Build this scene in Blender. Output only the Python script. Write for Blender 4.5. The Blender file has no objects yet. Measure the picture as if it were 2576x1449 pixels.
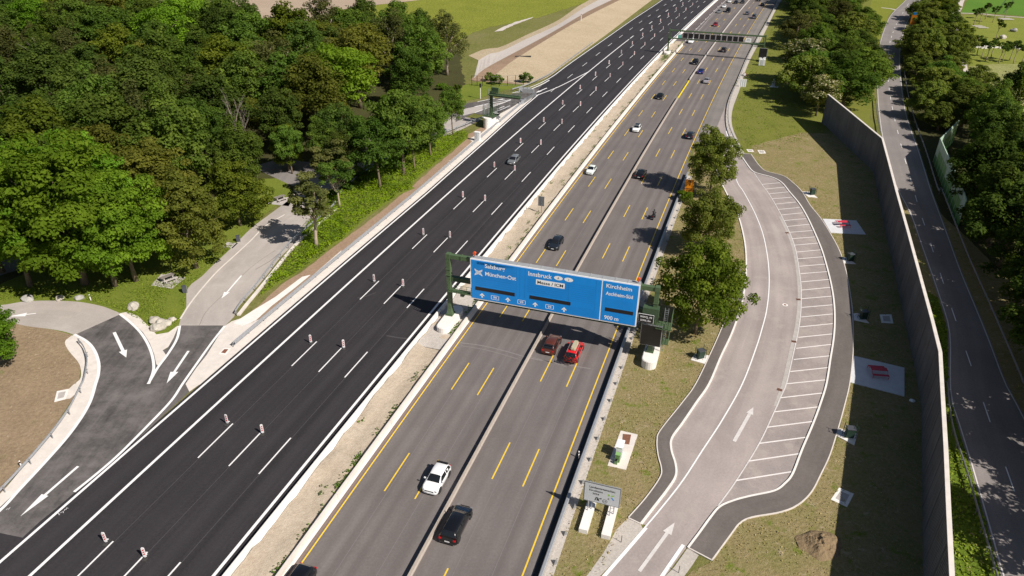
import bpy, bmesh, math, random
import numpy as np
from mathutils import Vector, Matrix
from mathutils.geometry import tessellate_polygon
from mathutils import noise as mnoise

random.seed(7)
rng = np.random.default_rng(7)
PI = math.pi
R_ = math.radians
scene = bpy.context.scene
COL = scene.collection

# ------------------------------------------------------------------ camera, sky, sun
CAM_H, CAM_PITCH, CAM_ROLL, CAM_F = 55.2012, 0.5133030, 0.0128241, 1839.375 / 2576 * 36
cam_data = bpy.data.cameras.new('camera')
cam_data.sensor_width = 36
cam_data.lens = CAM_F
cam_data.clip_end = 6000
cam_data.clip_start = 1
cam = bpy.data.objects.new('camera', cam_data)
COL.objects.link(cam)
cam.matrix_world = Matrix.Translation((0, 0, CAM_H)) @ Matrix.Rotation(PI / 2 - CAM_PITCH, 4, 'X') @ Matrix.Rotation(CAM_ROLL, 4, 'Z')
scene.camera = cam

SUN_TO = Vector((0.78, -0.62, 0.0)).normalized()      # horizontal direction towards the sun
SUN_EL = R_(43.5)
world = bpy.data.worlds.new('World')
scene.world = world
world.use_nodes = True
wn = world.node_tree
bg = wn.nodes['Background']
sky = wn.nodes.new('ShaderNodeTexSky')
sky.sky_type = 'NISHITA'
sky.sun_disc = False
sky.sun_elevation = SUN_EL
sky.sun_rotation = math.atan2(SUN_TO.x, SUN_TO.y)
sky.air_density = 1.0
sky.dust_density = 1.0
wn.links.new(sky.outputs[0], bg.inputs[0])
bg.inputs[1].default_value = 0.05
sun_data = bpy.data.lights.new('sun', 'SUN')
sun_data.energy = 5.0
sun_data.angle = R_(0.53)
sun_data.color = (1.0, 0.94, 0.86)
sun = bpy.data.objects.new('sun', sun_data)
COL.objects.link(sun)
sdir = Vector((SUN_TO.x * math.cos(SUN_EL), SUN_TO.y * math.cos(SUN_EL), math.sin(SUN_EL)))
sun.rotation_euler = sdir.to_track_quat('Z', 'Y').to_euler()
sun.location = (60, -60, 120)
scene.view_settings.view_transform = 'Standard'
scene.view_settings.look = 'None'
scene.view_settings.exposure = 0.27
scene.view_settings.gamma = 1
scene.view_settings.use_curve_mapping = False
scene.render.engine = 'CYCLES'
scene.cycles.max_bounces = 8
scene.cycles.diffuse_bounces = 4
scene.cycles.transmission_bounces = 5
scene.cycles.use_denoising = True

# ------------------------------------------------------------------ survey helpers
# G: the surveyed ground point (at height z) of a point read off the survey photo; T: the same for a zoomed tile
def G(u, v, z=0.0):
    f = 1839.375
    x = (u - 1288) / f
    y = -(v - 724.5) / f
    c, s = math.cos(CAM_ROLL), math.sin(CAM_ROLL)
    x, y = c * x - s * y, s * x + c * y
    cp, sp = math.cos(CAM_PITCH), math.sin(CAM_PITCH)
    d = (x, cp + y * sp, -sp + y * cp)
    t = (CAM_H - z) / -d[2]
    return Vector((d[0] * t, d[1] * t, z))
def T(c, r, pts, z=0.0):
    return [G(858.667 * c + x / 3, 483 * r + y / 3, z) for x, y in pts]
def T1(c, r, x, y, z=0.0):
    return T(c, r, [(x, y)], z)[0]

PSI = 0.30646979
CP, SP = math.cos(PSI), math.sin(PSI)
def cur(S):
    def f(S):
        s = (S - 20) / 100
        return 0.7006142 * s ** 2 + 0.11729853 * s ** 3 - 0.01420646 * s ** 4
    if S > 440:
        return f(440) + (f(440) - f(439)) * (S - 440)
    return f(S)
def R(o, S, z=0.0):                                     # motorway frame: o metres right of the axis, S metres along
    L = o + cur(S)
    return Vector((CP * L + SP * S, -SP * L + CP * S, z))
def heading(S):
    d = R(0, S + .5) - R(0, S - .5)
    return math.atan2(d.y, d.x)                         # angle of the driving axis

def catmull(pts, n=6, closed=False):
    P = [Vector(p) for p in pts]
    out = []
    m = len(P)
    for i in range(m if closed else m - 1):
        p0 = P[i - 1] if (i > 0 or closed) else P[0] * 2 - P[1]
        p1 = P[i]
        p2 = P[(i + 1) % m]
        p3 = P[(i + 2) % m] if (i + 2 < m or closed) else P[-1] * 2 - P[-2]
        for k in range(n):
            t = k / n
            out.append(0.5 * ((2 * p1) + (p2 - p0) * t + (2 * p0 - 5 * p1 + 4 * p2 - p3) * t * t + (3 * p1 - p0 - 3 * p2 + p3) * t ** 3))
    if not closed:
        out.append(P[-1])
    return out
def resample(P, n):
    d = [0]
    for a, b in zip(P, P[1:]):
        d.append(d[-1] + (b - a).length)
    out = []
    j = 0
    for i in range(n):
        t = d[-1] * i / (n - 1)
        while j < len(P) - 2 and d[j + 1] < t:
            j += 1
        k = (t - d[j]) / max(d[j + 1] - d[j], 1e-9)
        out.append(P[j].lerp(P[j + 1], min(max(k, 0), 1)))
    return out
def plen(P):
    return sum((b - a).length for a, b in zip(P, P[1:]))
def setz(P, z):
    return [Vector((p.x, p.y, z)) for p in P]

# ------------------------------------------------------------------ materials
MATS = {}
def base_mat(name):
    m = bpy.data.materials.new(name)
    m.use_nodes = True
    nt = m.node_tree
    return m, nt, nt.nodes['Principled BSDF']
def pos_node(nt, scale=(1, 1, 1), coord='pos'):
    mp = nt.nodes.new('ShaderNodeMapping')
    mp.inputs['Scale'].default_value = scale
    if coord == 'pos':
        g = nt.nodes.new('ShaderNodeNewGeometry')
        nt.links.new(g.outputs['Position'], mp.inputs[0])
    elif coord == 'uv':
        g = nt.nodes.new('ShaderNodeUVMap')
        g.uv_map = 'UVMap'
        nt.links.new(g.outputs[0], mp.inputs[0])
    else:
        g = nt.nodes.new('ShaderNodeTexCoord')
        nt.links.new(g.outputs['Object'], mp.inputs[0])
    return mp
def noise_node(nt, vec, scale, detail=4, rough=.6):
    n = nt.nodes.new('ShaderNodeTexNoise')
    n.inputs['Scale'].default_value = scale
    n.inputs['Detail'].default_value = detail
    n.inputs['Roughness'].default_value = rough
    nt.links.new(vec.outputs[0], n.inputs[0])
    return n
def ramp(nt, src, stops):
    r = nt.nodes.new('ShaderNodeValToRGB')
    while len(r.color_ramp.elements) < len(stops):
        r.color_ramp.elements.new(0.5)
    for e, (p, c) in zip(r.color_ramp.elements, stops):
        e.position = p
        e.color = (c[0], c[1], c[2], 1) if not isinstance(c, (int, float)) else (c, c, c, 1)
    nt.links.new(src, r.inputs[0])
    return r
def mix(nt, fac, a, b, mode='MIX'):
    n = nt.nodes.new('ShaderNodeMix')
    n.data_type = 'RGBA'
    n.blend_type = mode
    for sock, v in ((n.inputs[0], fac), (n.inputs[6], a), (n.inputs[7], b)):
        if isinstance(v, (int, float)):
            sock.default_value = v
        elif isinstance(v, tuple):
            sock.default_value = (v[0], v[1], v[2], 1)
        else:
            nt.links.new(v, sock)
    return n.outputs[2]
def add_bump(nt, b, src, strength, dist):
    bp = nt.nodes.new('ShaderNodeBump')
    bp.inputs['Strength'].default_value = strength
    bp.inputs['Distance'].default_value = dist
    nt.links.new(src, bp.inputs['Height'])
    nt.links.new(bp.outputs[0], b.inputs['Normal'])
def simple(name, col, rough=.6, metal=0.0, var=.12, scale=3.0, coat=0.0, coord='obj', spec=None):
    if name in MATS:
        return MATS[name]
    m, nt, b = base_mat(name)
    mp = pos_node(nt, (1, 1, 1), coord)
    n = noise_node(nt, mp, scale, 5, .65)
    lo = tuple(c * (1 - var) for c in col)
    hi = tuple(min(1, c * (1 + var)) for c in col)
    r = ramp(nt, n.outputs[0], [(.3, lo), (.7, hi)])
    nt.links.new(r.outputs[0], b.inputs['Base Color'])
    b.inputs['Roughness'].default_value = rough
    b.inputs['Metallic'].default_value = metal
    b.inputs['Coat Weight'].default_value = coat
    if spec is not None:
        b.inputs['Specular IOR Level'].default_value = spec
    MATS[name] = m
    return m
def ground_mat(name, stops_big, stops_fine, s_big=.12, s_fine=2.2, bump=.5, dist=.08, rough=.95, patch=None, coord='pos', stretch=(1, 1, 1), fine_fac=.5, tuft=None):
    """big soft patches times fine speckle; patch = (colour, scale, lo, hi) a third colour in blotches"""
    m, nt, b = base_mat(name)
    mp = pos_node(nt, stretch, coord)
    n1 = noise_node(nt, mp, s_big, 6, .62)
    mpf = pos_node(nt, (1, 1, 1), 'pos')
    n2 = noise_node(nt, mpf, s_fine, 6, .75)
    c1 = ramp(nt, n1.outputs[0], stops_big)
    c2 = ramp(nt, n2.outputs[0], stops_fine)
    col = mix(nt, fine_fac, c1.outputs[0], c2.outputs[0], 'MIX')
    if patch:
        pc, ps, lo, hi = patch
        n3 = noise_node(nt, mp, ps, 8, .7)
        f = ramp(nt, n3.outputs[0], [(lo, 0.0), (hi, 1.0)])
        col = mix(nt, f.outputs[0], col, pc)
    if tuft:
        tc, ts, lo, hi = tuft
        n4 = noise_node(nt, mpf, ts, 4, .8)
        f = ramp(nt, n4.outputs[0], [(lo, 0.0), (hi, 1.0)])
        col = mix(nt, f.outputs[0], col, tc)
    nt.links.new(col, b.inputs['Base Color'])
    b.inputs['Roughness'].default_value = rough
    b.inputs['Specular IOR Level'].default_value = .15
    add_bump(nt, b, n2.outputs[0], bump, dist)
    MATS[name] = m
    return m
def asphalt(name, col, streak=.25, dirt=None, dirt_lo=.5, dirt_hi=.8, rough=.85, grain=.18, su=.9, sv=.012, tracks=None):
    """UV u = metres across, v = metres along: long wheel streaks, blotches and grain"""
    m, nt, b = base_mat(name)
    uv = pos_node(nt, (su, sv, 1), 'uv')
    n1 = noise_node(nt, uv, 1.0, 4, .55)
    mp = pos_node(nt, (1, 1, 1), 'pos')
    n2 = noise_node(nt, mp, 4.0, 6, .8)
    n3 = noise_node(nt, mp, .13, 5, .6)
    lo = tuple(c * (1 - streak) for c in col)
    hi = tuple(c * (1 + streak) for c in col)
    c1 = ramp(nt, n1.outputs[0], [(.32, lo), (.68, hi)])
    g = ramp(nt, n2.outputs[0], [(.25, 1 - grain), (.75, 1 + grain)])
    c = mix(nt, 1.0, c1.outputs[0], g.outputs[0], 'MULTIPLY')
    g3 = ramp(nt, n3.outputs[0], [(.3, .88), (.7, 1.1)])
    c = mix(nt, 1.0, c, g3.outputs[0], 'MULTIPLY')
    if tracks:                                           # darker wheel tracks at given offsets: (period, first, width, colour)
        per, first, colr, amt = tracks
        uvn = nt.nodes.new('ShaderNodeUVMap')
        uvn.uv_map = 'UVMap'
        sx = nt.nodes.new('ShaderNodeSeparateXYZ')
        nt.links.new(uvn.outputs[0], sx.inputs[0])
        m1 = nt.nodes.new('ShaderNodeMath'); m1.operation = 'SUBTRACT'; m1.inputs[1].default_value = first
        m2 = nt.nodes.new('ShaderNodeMath'); m2.operation = 'MULTIPLY'; m2.inputs[1].default_value = 2 * PI / per
        m3 = nt.nodes.new('ShaderNodeMath'); m3.operation = 'COSINE'
        m4 = nt.nodes.new('ShaderNodeMath'); m4.operation = 'MULTIPLY_ADD'; m4.inputs[1].default_value = .5 * amt; m4.inputs[2].default_value = .5 * amt
        nt.links.new(sx.outputs[0], m1.inputs[0]); nt.links.new(m1.outputs[0], m2.inputs[0])
        nt.links.new(m2.outputs[0], m3.inputs[0]); nt.links.new(m3.outputs[0], m4.inputs[0])
        c = mix(nt, m4.outputs[0], c, colr)
    if dirt:
        n4 = noise_node(nt, mp, .28, 8, .72)
        f = ramp(nt, n4.outputs[0], [(dirt_lo, 0.0), (dirt_hi, .75)])
        c = mix(nt, f.outputs[0], c, dirt)
    nt.links.new(c, b.inputs['Base Color'])
    b.inputs['Roughness'].default_value = rough
    b.inputs['Specular IOR Level'].default_value = .25
    add_bump(nt, b, n2.outputs[0], .15, .01)
    MATS[name] = m
    return m

M_BLACK = asphalt('fresh_black_asphalt', (.034, .0305, .033), .2, rough=.7, grain=.35, dirt=(.055, .050, .051), dirt_lo=.55, dirt_hi=.95, su=1.3, tracks=(3.84, -48.2, (.046, .042, .045), .45))
M_GREY = asphalt('worn_grey_asphalt', (.168, .148, .141), .13, rough=.85, grain=.2, su=.8, tracks=(1.79, -14.6, (.118, .100, .096), .42))
M_SHOULDER = asphalt('tan_shoulder_asphalt', (.205, .185, .170), .12, grain=.2)
M_RIGHTROAD = asphalt('side_road_asphalt', (.23, .205, .195), .1, grain=.2, su=.5)
M_LOOP = asphalt('loop_lane_asphalt', (.345, .295, .277), .12, dirt=(.44, .38, .345), dirt_lo=.52, dirt_hi=.78, su=.35, sv=.03, grain=.16)
M_BAY = asphalt('parking_bay_asphalt', (.31, .265, .25), .16, dirt=(.45, .39, .34), dirt_lo=.5, dirt_hi=.72, su=.2, sv=.2, grain=.2)
M_FOOT = asphalt('footway_asphalt', (.142, .122, .112), .14, dirt=(.16, .145, .135), dirt_lo=.5, dirt_hi=.8, su=.5, sv=.06, grain=.22)
M_SERVICE = asphalt('pale_service_asphalt', (.40, .355, .325), .08, dirt=(.5, .46, .42), dirt_lo=.52, dirt_hi=.75, su=.5, sv=.05, grain=.14)
M_RAMP = asphalt('ramp_dark_asphalt', (.092, .083, .081), .3, dirt=(.23, .208, .196), dirt_lo=.42, dirt_hi=.74, su=1.1, sv=.04, grain=.28)
M_JOIN = asphalt('grey_dark_joint_asphalt', (.13, .118, .113), .2, dirt=(.2, .18, .17), su=.5, sv=.05, grain=.25)
M_WHITE = simple('white_road_paint', (.82, .80, .79), .6, var=.05, scale=.6, coord='pos')
M_WHITE_WORN = simple('worn_white_paint', (.62, .58, .56), .7, var=.12, scale=1.5, coord='pos')
M_BAYPAINT = simple('bay_line_paint', (.74, .69, .67), .7, var=.08, scale=1.2, coord='pos')
M_YELLOW = simple('yellow_tape_paint', (.80, .53, .035), .55, var=.1, scale=1.0, coord='pos')
M_CONC = simple('pale_concrete', (.66, .60, .545), .85, var=.1, scale=.9, coord='pos')
M_CONC_W = simple('white_concrete', (.76, .72, .68), .8, var=.07, scale=.8, coord='pos')
M_CONC_G = simple('grey_concrete', (.42, .385, .36), .9, var=.14, scale=1.2, coord='pos')
M_GRAVEL = ground_mat('pale_gravel', [(.3, (.40, .36, .32)), (.7, (.52, .47, .42))], [(.3, (.28, .25, .22)), (.7, (.62, .57, .52))], .2, 3.2, .6, .05, fine_fac=.5)
M_SAND = ground_mat('sand_backfill', [(.3, (.40, .32, .235)), (.7, (.53, .45, .35))], [(.3, (.28, .215, .155)), (.7, (.62, .53, .42))], .25, 2.5, .8, .12, fine_fac=.45)
M_SLOPE = ground_mat('bare_earth_slope', [(.3, (.40, .32, .21)), (.7, (.52, .42, .29))], [(.35, (.30, .235, .15)), (.7, (.50, .41, .29))], .08, .9, .8, .3, fine_fac=.4)
M_TRACK = ground_mat('pale_haul_track', [(.3, (.50, .45, .41)), (.7, (.60, .54, .49))], [(.3, (.38, .33, .29)), (.7, (.62, .56, .52))], .1, 1.2, .6, .1, fine_fac=.35)
M_BROWN = ground_mat('brown_soil', [(.3, (.20, .14, .085)), (.7, (.36, .26, .165))], [(.28, (.12, .085, .05)), (.72, (.44, .33, .22))], .18, 2.0, .9, .15, patch=((.16, .17, .05), .3, .60, .72), fine_fac=.5, tuft=((.42, .33, .23), 1.2, .6, .7))
M_BROWN2 = ground_mat('reddish_soil', [(.3, (.27, .175, .12)), (.7, (.38, .26, .18))], [(.3, (.2, .13, .085)), (.7, (.42, .31, .22))], .3, 2.4, .8, .1, fine_fac=.45)
M_PLOUGH = ground_mat('ploughed_field', [(.3, (.36, .275, .20)), (.7, (.44, .34, .26))], [(.35, (.30, .23, .16)), (.65, (.46, .36, .28))], .02, 2.0, .7, .2, stretch=(.15, 2.2, 1), fine_fac=.4)
M_GRASS = ground_mat('service_area_grass', [(.3, (.115, .155, .018)), (.7, (.19, .215, .03))], [(.3, (.07, .105, .012)), (.7, (.21, .245, .04))], .14, 2.6, .9, .12, patch=((.21, .18, .06), .2, .6, .75), fine_fac=.5)
M_DRY = ground_mat('dry_verge_grass', [(.30, (.30, .225, .115)), (.48, (.25, .205, .085)), (.62, (.19, .185, .05)), (.75, (.13, .16, .025))], [(.28, (.12, .095, .042)), (.5, (.26, .21, .105)), (.75, (.44, .36, .23))], .26, 2.6, 1.0, .18, patch=((.13, .17, .018), .45, .55, .66), fine_fac=.5, tuft=((.40, .32, .21), .8, .58, .70))
M_VERGE = ground_mat('green_verge_grass', [(.3, (.13, .15, .025)), (.7, (.19, .195, .035))], [(.3, (.08, .10, .015)), (.7, (.23, .23, .05))], .12, 2.0, .9, .14, patch=((.22, .175, .08), .22, .58, .72), fine_fac=.5)
M_MEADOW = ground_mat('meadow_grass', [(.3, (.14, .18, .02)), (.7, (.24, .25, .045))], [(.3, (.10, .13, .015)), (.7, (.27, .28, .06))], .05, 1.2, .8, .2, fine_fac=.4)
M_CROP = ground_mat('green_crop_field', [(.3, (.075, .17, .018)), (.7, (.11, .21, .025))], [(.3, (.06, .13, .012)), (.7, (.12, .23, .03))], .04, 1.0, .6, .15, stretch=(1, .2, 1), fine_fac=.4)
M_OLIVE = ground_mat('rough_olive_grass', [(.3, (.10, .12, .02)), (.5, (.17, .165, .045)), (.7, (.21, .185, .085))], [(.3, (.07, .085, .015)), (.7, (.25, .23, .09))], .045, .9, 1.0, .25, fine_fac=.45)
M_MEADL = ground_mat('bright_weed_field', [(.3, (.16, .19, .02)), (.7, (.26, .26, .035))], [(.3, (.08, .11, .012)), (.7, (.30, .31, .05))], .08, .8, 1.2, .4, fine_fac=.5)
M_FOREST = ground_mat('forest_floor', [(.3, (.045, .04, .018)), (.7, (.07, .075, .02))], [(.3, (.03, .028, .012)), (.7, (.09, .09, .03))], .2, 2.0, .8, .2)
M_GREEN = simple('dark_green_steel', (.075, .12, .055), .5, var=.12, scale=2)
M_GREEN_D = simple('deep_green_steel', (.045, .08, .04), .55, var=.1, scale=2)
M_STEEL = simple('galvanised_steel', (.46, .47, .49), .5, .55, var=.12, scale=4)
M_STEEL_D = simple('dull_steel', (.30, .30, .31), .6, .5, var=.15, scale=4)
M_GREYBOX = simple('grey_sheet_metal', (.36, .37, .38), .55, .2, var=.1, scale=1.5)
M_SIGNBLUE = simple('sign_blue', (.002, .255, .74), .45, var=.05, scale=.7)
M_SIGNBLUE2 = simple('sign_blue_patch', (.002, .238, .70), .45, var=.05, scale=.7)
M_SIGNWHITE = simple('sign_white', (.88, .88, .88), .5, var=.02)
M_SIGNGREY = simple('sign_pale_grey', (.52, .54, .57), .5, var=.02)
M_SIGNBLACK = simple('sign_black', (.012, .011, .013), .5, var=.1)
M_BLACKP = simple('matt_black_panel', (.010, .009, .010), .45, var=.3, scale=1)
M_RUBBER = simple('black_rubber', (.02, .02, .02), .85, var=.2)
M_RUBBER_D = simple('recycled_rubber', (.04, .038, .037), .9, var=.2)
M_BEACW = simple('beacon_white', (.80, .76, .76), .5, var=.04)
M_BEACR = simple('beacon_red', (.55, .02, .03), .5, var=.08)
M_ORANGE = simple('orange_sign', (.78, .26, .01), .5, var=.04)
M_ORLAMP = simple('orange_lamp_lens', (.80, .10, .02), .3, var=.05)
M_WALL = None
M_STONE = simple('pale_boulder', (.44, .40, .34), .9, var=.3, scale=1.3)
M_STONE_G = simple('grey_boulder', (.34, .325, .30), .9, var=.25, scale=1.5)
M_BARK = simple('brown_bark', (.16, .12, .08), .9, var=.35, scale=2.5)
M_BARK_P = simple('pale_bark', (.34, .27, .20), .9, var=.3, scale=2.5)
M_DEAD = simple('grey_dead_wood', (.26, .21, .18), .9, var=.2, scale=2.5)
M_CHROME = simple('rim_alloy', (.5, .5, .52), .3, .9, var=.05)
M_GLASSD = simple('dark_car_glass', (.012, .014, .016), .06, var=.1, spec=.8)
M_LAMPW = simple('headlight_lens', (.22, .23, .25), .15, var=.05)
M_LAMPR = simple('tail_light_red', (.45, .01, .012), .25, var=.05)
M_PLATE = simple('number_plate_white', (.75, .75, .74), .5, var=.02)
M_WOOD = simple('weathered_wood', (.44, .40, .37), .85, var=.15, scale=5)
M_WOOD_D = simple('dark_weathered_wood', (.20, .175, .155), .85, var=.15, scale=5)
M_REDW = simple('red_bench_paint', (.55, .035, .06), .5, var=.08)
M_BINGREY = simple('grey_plastic_bin', (.065, .07, .08), .5, var=.1)
M_CABGREEN = simple('cabinet_green', (.13, .25, .085), .5, var=.06)
M_RUST = simple('rusty_cover', (.20, .085, .05), .8, var=.25, scale=5)
M_SKIN = simple('skin', (.5, .3, .22), .6)

def wall_material():
    m, nt, b = base_mat('grey_noise_wall')
    mp = pos_node(nt, (1, 1, .06), 'pos')
    n = noise_node(nt, mp, 2.2, 5, .6)
    c = ramp(nt, n.outputs[0], [(.3, (.145, .140, .143)), (.7, (.20, .193, .197))])
    n2 = noise_node(nt, pos_node(nt, (1, 1, 1), 'pos'), .25, 5, .6)
    g = ramp(nt, n2.outputs[0], [(.35, .85), (.7, 1.12)])
    nt.links.new(mix(nt, 1.0, c.outputs[0], g.outputs[0], 'MULTIPLY'), b.inputs['Base Color'])
    b.inputs['Roughness'].default_value = .9
    b.inputs['Specular IOR Level'].default_value = .2
    add_bump(nt, b, n.outputs[0], .3, .05)
    return m
M_WALL = wall_material()
M_WALLGREEN = simple('green_wall_panel', (.055, .20, .045), .6, var=.15, scale=.6)
M_WALLPALE = simple('pale_green_wall_panel', (.42, .55, .42), .55, var=.1, scale=.6)
M_WALLLIME = simple('mid_green_wall_panel', (.15, .34, .10), .6, var=.12, scale=.6)

def leaf_mat(name, dark, light, tip=None, trans=.48):
    m = bpy.data.materials.new(name)
    m.use_nodes = True
    nt = m.node_tree
    nt.nodes.clear()
    out = nt.nodes.new('ShaderNodeOutputMaterial')
    at = nt.nodes.new('ShaderNodeAttribute')
    at.attribute_name = 'tone'
    oi = nt.nodes.new('ShaderNodeObjectInfo')
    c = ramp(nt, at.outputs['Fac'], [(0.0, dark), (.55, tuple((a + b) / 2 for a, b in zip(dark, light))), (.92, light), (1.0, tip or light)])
    hsv = nt.nodes.new('ShaderNodeHueSaturation')
    mr = nt.nodes.new('ShaderNodeMapRange')
    mr.inputs['To Min'].default_value = .484
    mr.inputs['To Max'].default_value = .508
    nt.links.new(oi.outputs['Random'], mr.inputs[0])
    nt.links.new(mr.outputs[0], hsv.inputs['Hue'])
    mv = nt.nodes.new('ShaderNodeMapRange')
    mv.inputs['To Min'].default_value = .82
    mv.inputs['To Max'].default_value = 1.5
    mm = nt.nodes.new('ShaderNodeMath'); mm.operation = 'MULTIPLY'; mm.inputs[1].default_value = 7.31
    fr = nt.nodes.new('ShaderNodeMath'); fr.operation = 'FRACT'
    nt.links.new(oi.outputs['Random'], mm.inputs[0]); nt.links.new(mm.outputs[0], fr.inputs[0])
    nt.links.new(fr.outputs[0], mv.inputs[0])
    nt.links.new(mv.outputs[0], hsv.inputs['Value'])
    nt.links.new(c.outputs[0], hsv.inputs['Color'])
    d = nt.nodes.new('ShaderNodeBsdfDiffuse')
    t = nt.nodes.new('ShaderNodeBsdfTranslucent')
    ms = nt.nodes.new('ShaderNodeMixShader')
    ms.inputs[0].default_value = trans
    nt.links.new(hsv.outputs[0], d.inputs[0])
    yel = mix(nt, 1.0, hsv.outputs[0], (1.25, 1.2, .5), 'MULTIPLY')
    nt.links.new(yel, t.inputs[0])
    nt.links.new(d.outputs[0], ms.inputs[1]); nt.links.new(t.outputs[0], ms.inputs[2])
    nt.links.new(ms.outputs[0], out.inputs[0])
    return m
LM = {
    'bright': leaf_mat('bright_maple_leaves', (.075, .150, .013), (.160, .268, .024)),
    'mid': leaf_mat('mid_green_leaves', (.058, .106, .018), (.132, .200, .032)),
    'dark': leaf_mat('dark_green_leaves', (.044, .076, .016), (.098, .142, .026)),
    'olive': leaf_mat('olive_chestnut_leaves', (.080, .098, .016), (.175, .190, .034)),
    'lime': leaf_mat('lime_chestnut_leaves', (.065, .100, .012), (.175, .215, .026)),
    'flower': leaf_mat('white_blossom_leaves', (.06, .09, .02), (.17, .19, .05), (.48, .44, .28)),
    'brown': leaf_mat('brownish_thin_leaves', (.062, .075, .022), (.135, .142, .045)),
    'willow': leaf_mat('soft_willow_leaves', (.078, .112, .020), (.185, .215, .045)),
    'weed': leaf_mat('bright_weed_leaves', (.14, .24, .012), (.27, .40, .025)),
}

# ------------------------------------------------------------------ object helpers
def link(o, parent=None, **props):
    COL.objects.link(o)
    if parent is not None:
        o.parent = parent
    for k, v in props.items():
        if v is not None:
            o[k] = v
    return o
def mesh_data(name, verts, faces, mats, fmat=None, smooth=False, uvs=None):
    me = bpy.data.meshes.new(name)
    me.from_pydata([tuple(v) for v in verts], [], faces)
    for m in (mats if isinstance(mats, (list, tuple)) else [mats]):
        me.materials.append(m)
    if fmat is not None:
        me.polygons.foreach_set('material_index', fmat)
    if smooth:
        me.polygons.foreach_set('use_smooth', [True] * len(me.polygons))
    if uvs is not None:
        ul = me.uv_layers.new(name='UVMap')
        li = np.empty(len(me.loops), dtype=np.int32)
        me.loops.foreach_get('vertex_index', li)
        ul.data.foreach_set('uv', np.asarray(uvs, dtype=np.float32)[li].ravel())
    me.update()
    return me
def add(name, me, parent=None, loc=(0, 0, 0), rot=(0, 0, 0), scale=(1, 1, 1), **props):
    o = bpy.data.objects.new(name, me)
    o.location = loc
    o.rotation_euler = rot
    o.scale = scale
    return link(o, parent, **props)
def empty(name, label, cat, loc=(0, 0, 0), rz=0.0, group=None, scale=1.0):
    o = bpy.data.objects.new(name, None)
    o.location = loc
    o.rotation_euler = (0, 0, rz)
    o.scale = (scale,) * 3
    return link(o, None, label=label, category=cat, group=group)
def copy_thing(src, loc, rz, label, group=None, scale=None):
    r = src.copy()
    COL.objects.link(r)
    r.location = loc
    r.rotation_euler = (0, 0, rz)
    if scale is not None:
        r.scale = scale if isinstance(scale, tuple) else (scale,) * 3
    r['label'] = label
    if group:
        r['group'] = group
    for ch in CHILD.get(src.name, []):
        c = ch.copy(); COL.objects.link(c); c.parent = r
        for g in CHILD.get(ch.name, []):
            d = g.copy(); COL.objects.link(d); d.parent = c
    return r
CHILD = {}
def register(root):
    """remember the tree of a source thing so that copies need no scene searches"""
    for c in root.children:
        CHILD.setdefault(root.name, []).append(c)
        for g in c.children:
            CHILD.setdefault(c.name, []).append(g)

class MB:
    def __init__(s):
        s.v, s.f, s.m, s.mats = [], [], [], []
        s.cur = 0
    def mat(s, m):
        if m not in s.mats:
            s.mats.append(m)
        s.cur = s.mats.index(m)
        return s
    def addf(s, vs, fs):
        b = len(s.v)
        s.v += [Vector(v) for v in vs]
        s.f += [tuple(b + i for i in f) for f in fs]
        s.m += [s.cur] * len(fs)
    def box(s, cx, cy, cz, sx, sy, sz, M=None, taper=1.0):
        vs = []
        for z, k in ((-1, 1), (1, taper)):
            for x, y in ((-1, -1), (1, -1), (1, 1), (-1, 1)):
                vs.append(Vector((cx + x * sx / 2 * k, cy + y * sy / 2 * k, cz + z * sz / 2)))
        if M is not None:
            vs = [M @ v for v in vs]
        s.addf(vs, [(3, 2, 1, 0), (4, 5, 6, 7), (0, 1, 5, 4), (1, 2, 6, 5), (2, 3, 7, 6), (3, 0, 4, 7)])
    def cyl(s, p, q, r0, r1=None, n=10, cap=True):
        p, q = Vector(p), Vector(q)
        r1 = r0 if r1 is None else r1
        d = (q - p).normalized()
        a = d.orthogonal().normalized()
        b = d.cross(a)
        vs = []
        for c, r in ((p, r0), (q, r1)):
            for i in range(n):
                t = 2 * PI * i / n
                vs.append(c + (a * math.cos(t) + b * math.sin(t)) * r)
        fs = [(i, (i + 1) % n, n + (i + 1) % n, n + i) for i in range(n)]
        if cap:
            fs += [tuple(reversed(range(n))), tuple(range(n, 2 * n))]
        s.addf(vs, fs)
    def tube(s, pts, radii, n=7):
        P = [Vector(p) for p in pts]
        if not isinstance(radii, (list, tuple)):
            radii = [radii] * len(P)
        vs, fs = [], []
        a = (P[1] - P[0]).orthogonal().normalized()
        for i, p in enumerate(P):
            d = (P[min(i + 1, len(P) - 1)] - P[max(i - 1, 0)]).normalized()
            a = (a - d * a.dot(d)).normalized()
            b = d.cross(a)
            for k in range(n):
                t = 2 * PI * k / n
                vs.append(p + (a * math.cos(t) + b * math.sin(t)) * radii[i])
        for i in range(len(P) - 1):
            for k in range(n):
                fs.append((i * n + k, i * n + (k + 1) % n, (i + 1) * n + (k + 1) % n, (i + 1) * n + k))
        fs.append(tuple(reversed(range(n))))
        fs.append(tuple(range((len(P) - 1) * n, len(P) * n)))
        s.addf(vs, fs)
    def prism(s, poly, z0, z1):
        n = len(poly)
        vs = [Vector((p[0], p[1], z0)) for p in poly] + [Vector((p[0], p[1], z1)) for p in poly]
        s.addf(vs, [tuple(reversed(range(n))), tuple(range(n, 2 * n))] + [(i, (i + 1) % n, n + (i + 1) % n, n + i) for i in range(n)])
    def data(s, name, smooth=False):
        return mesh_data(name, s.v, s.f, s.mats, s.m, smooth)
    def build(s, name, parent=None, smooth=False, **kw):
        return add(name, s.data(name, smooth), parent, **kw)

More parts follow.
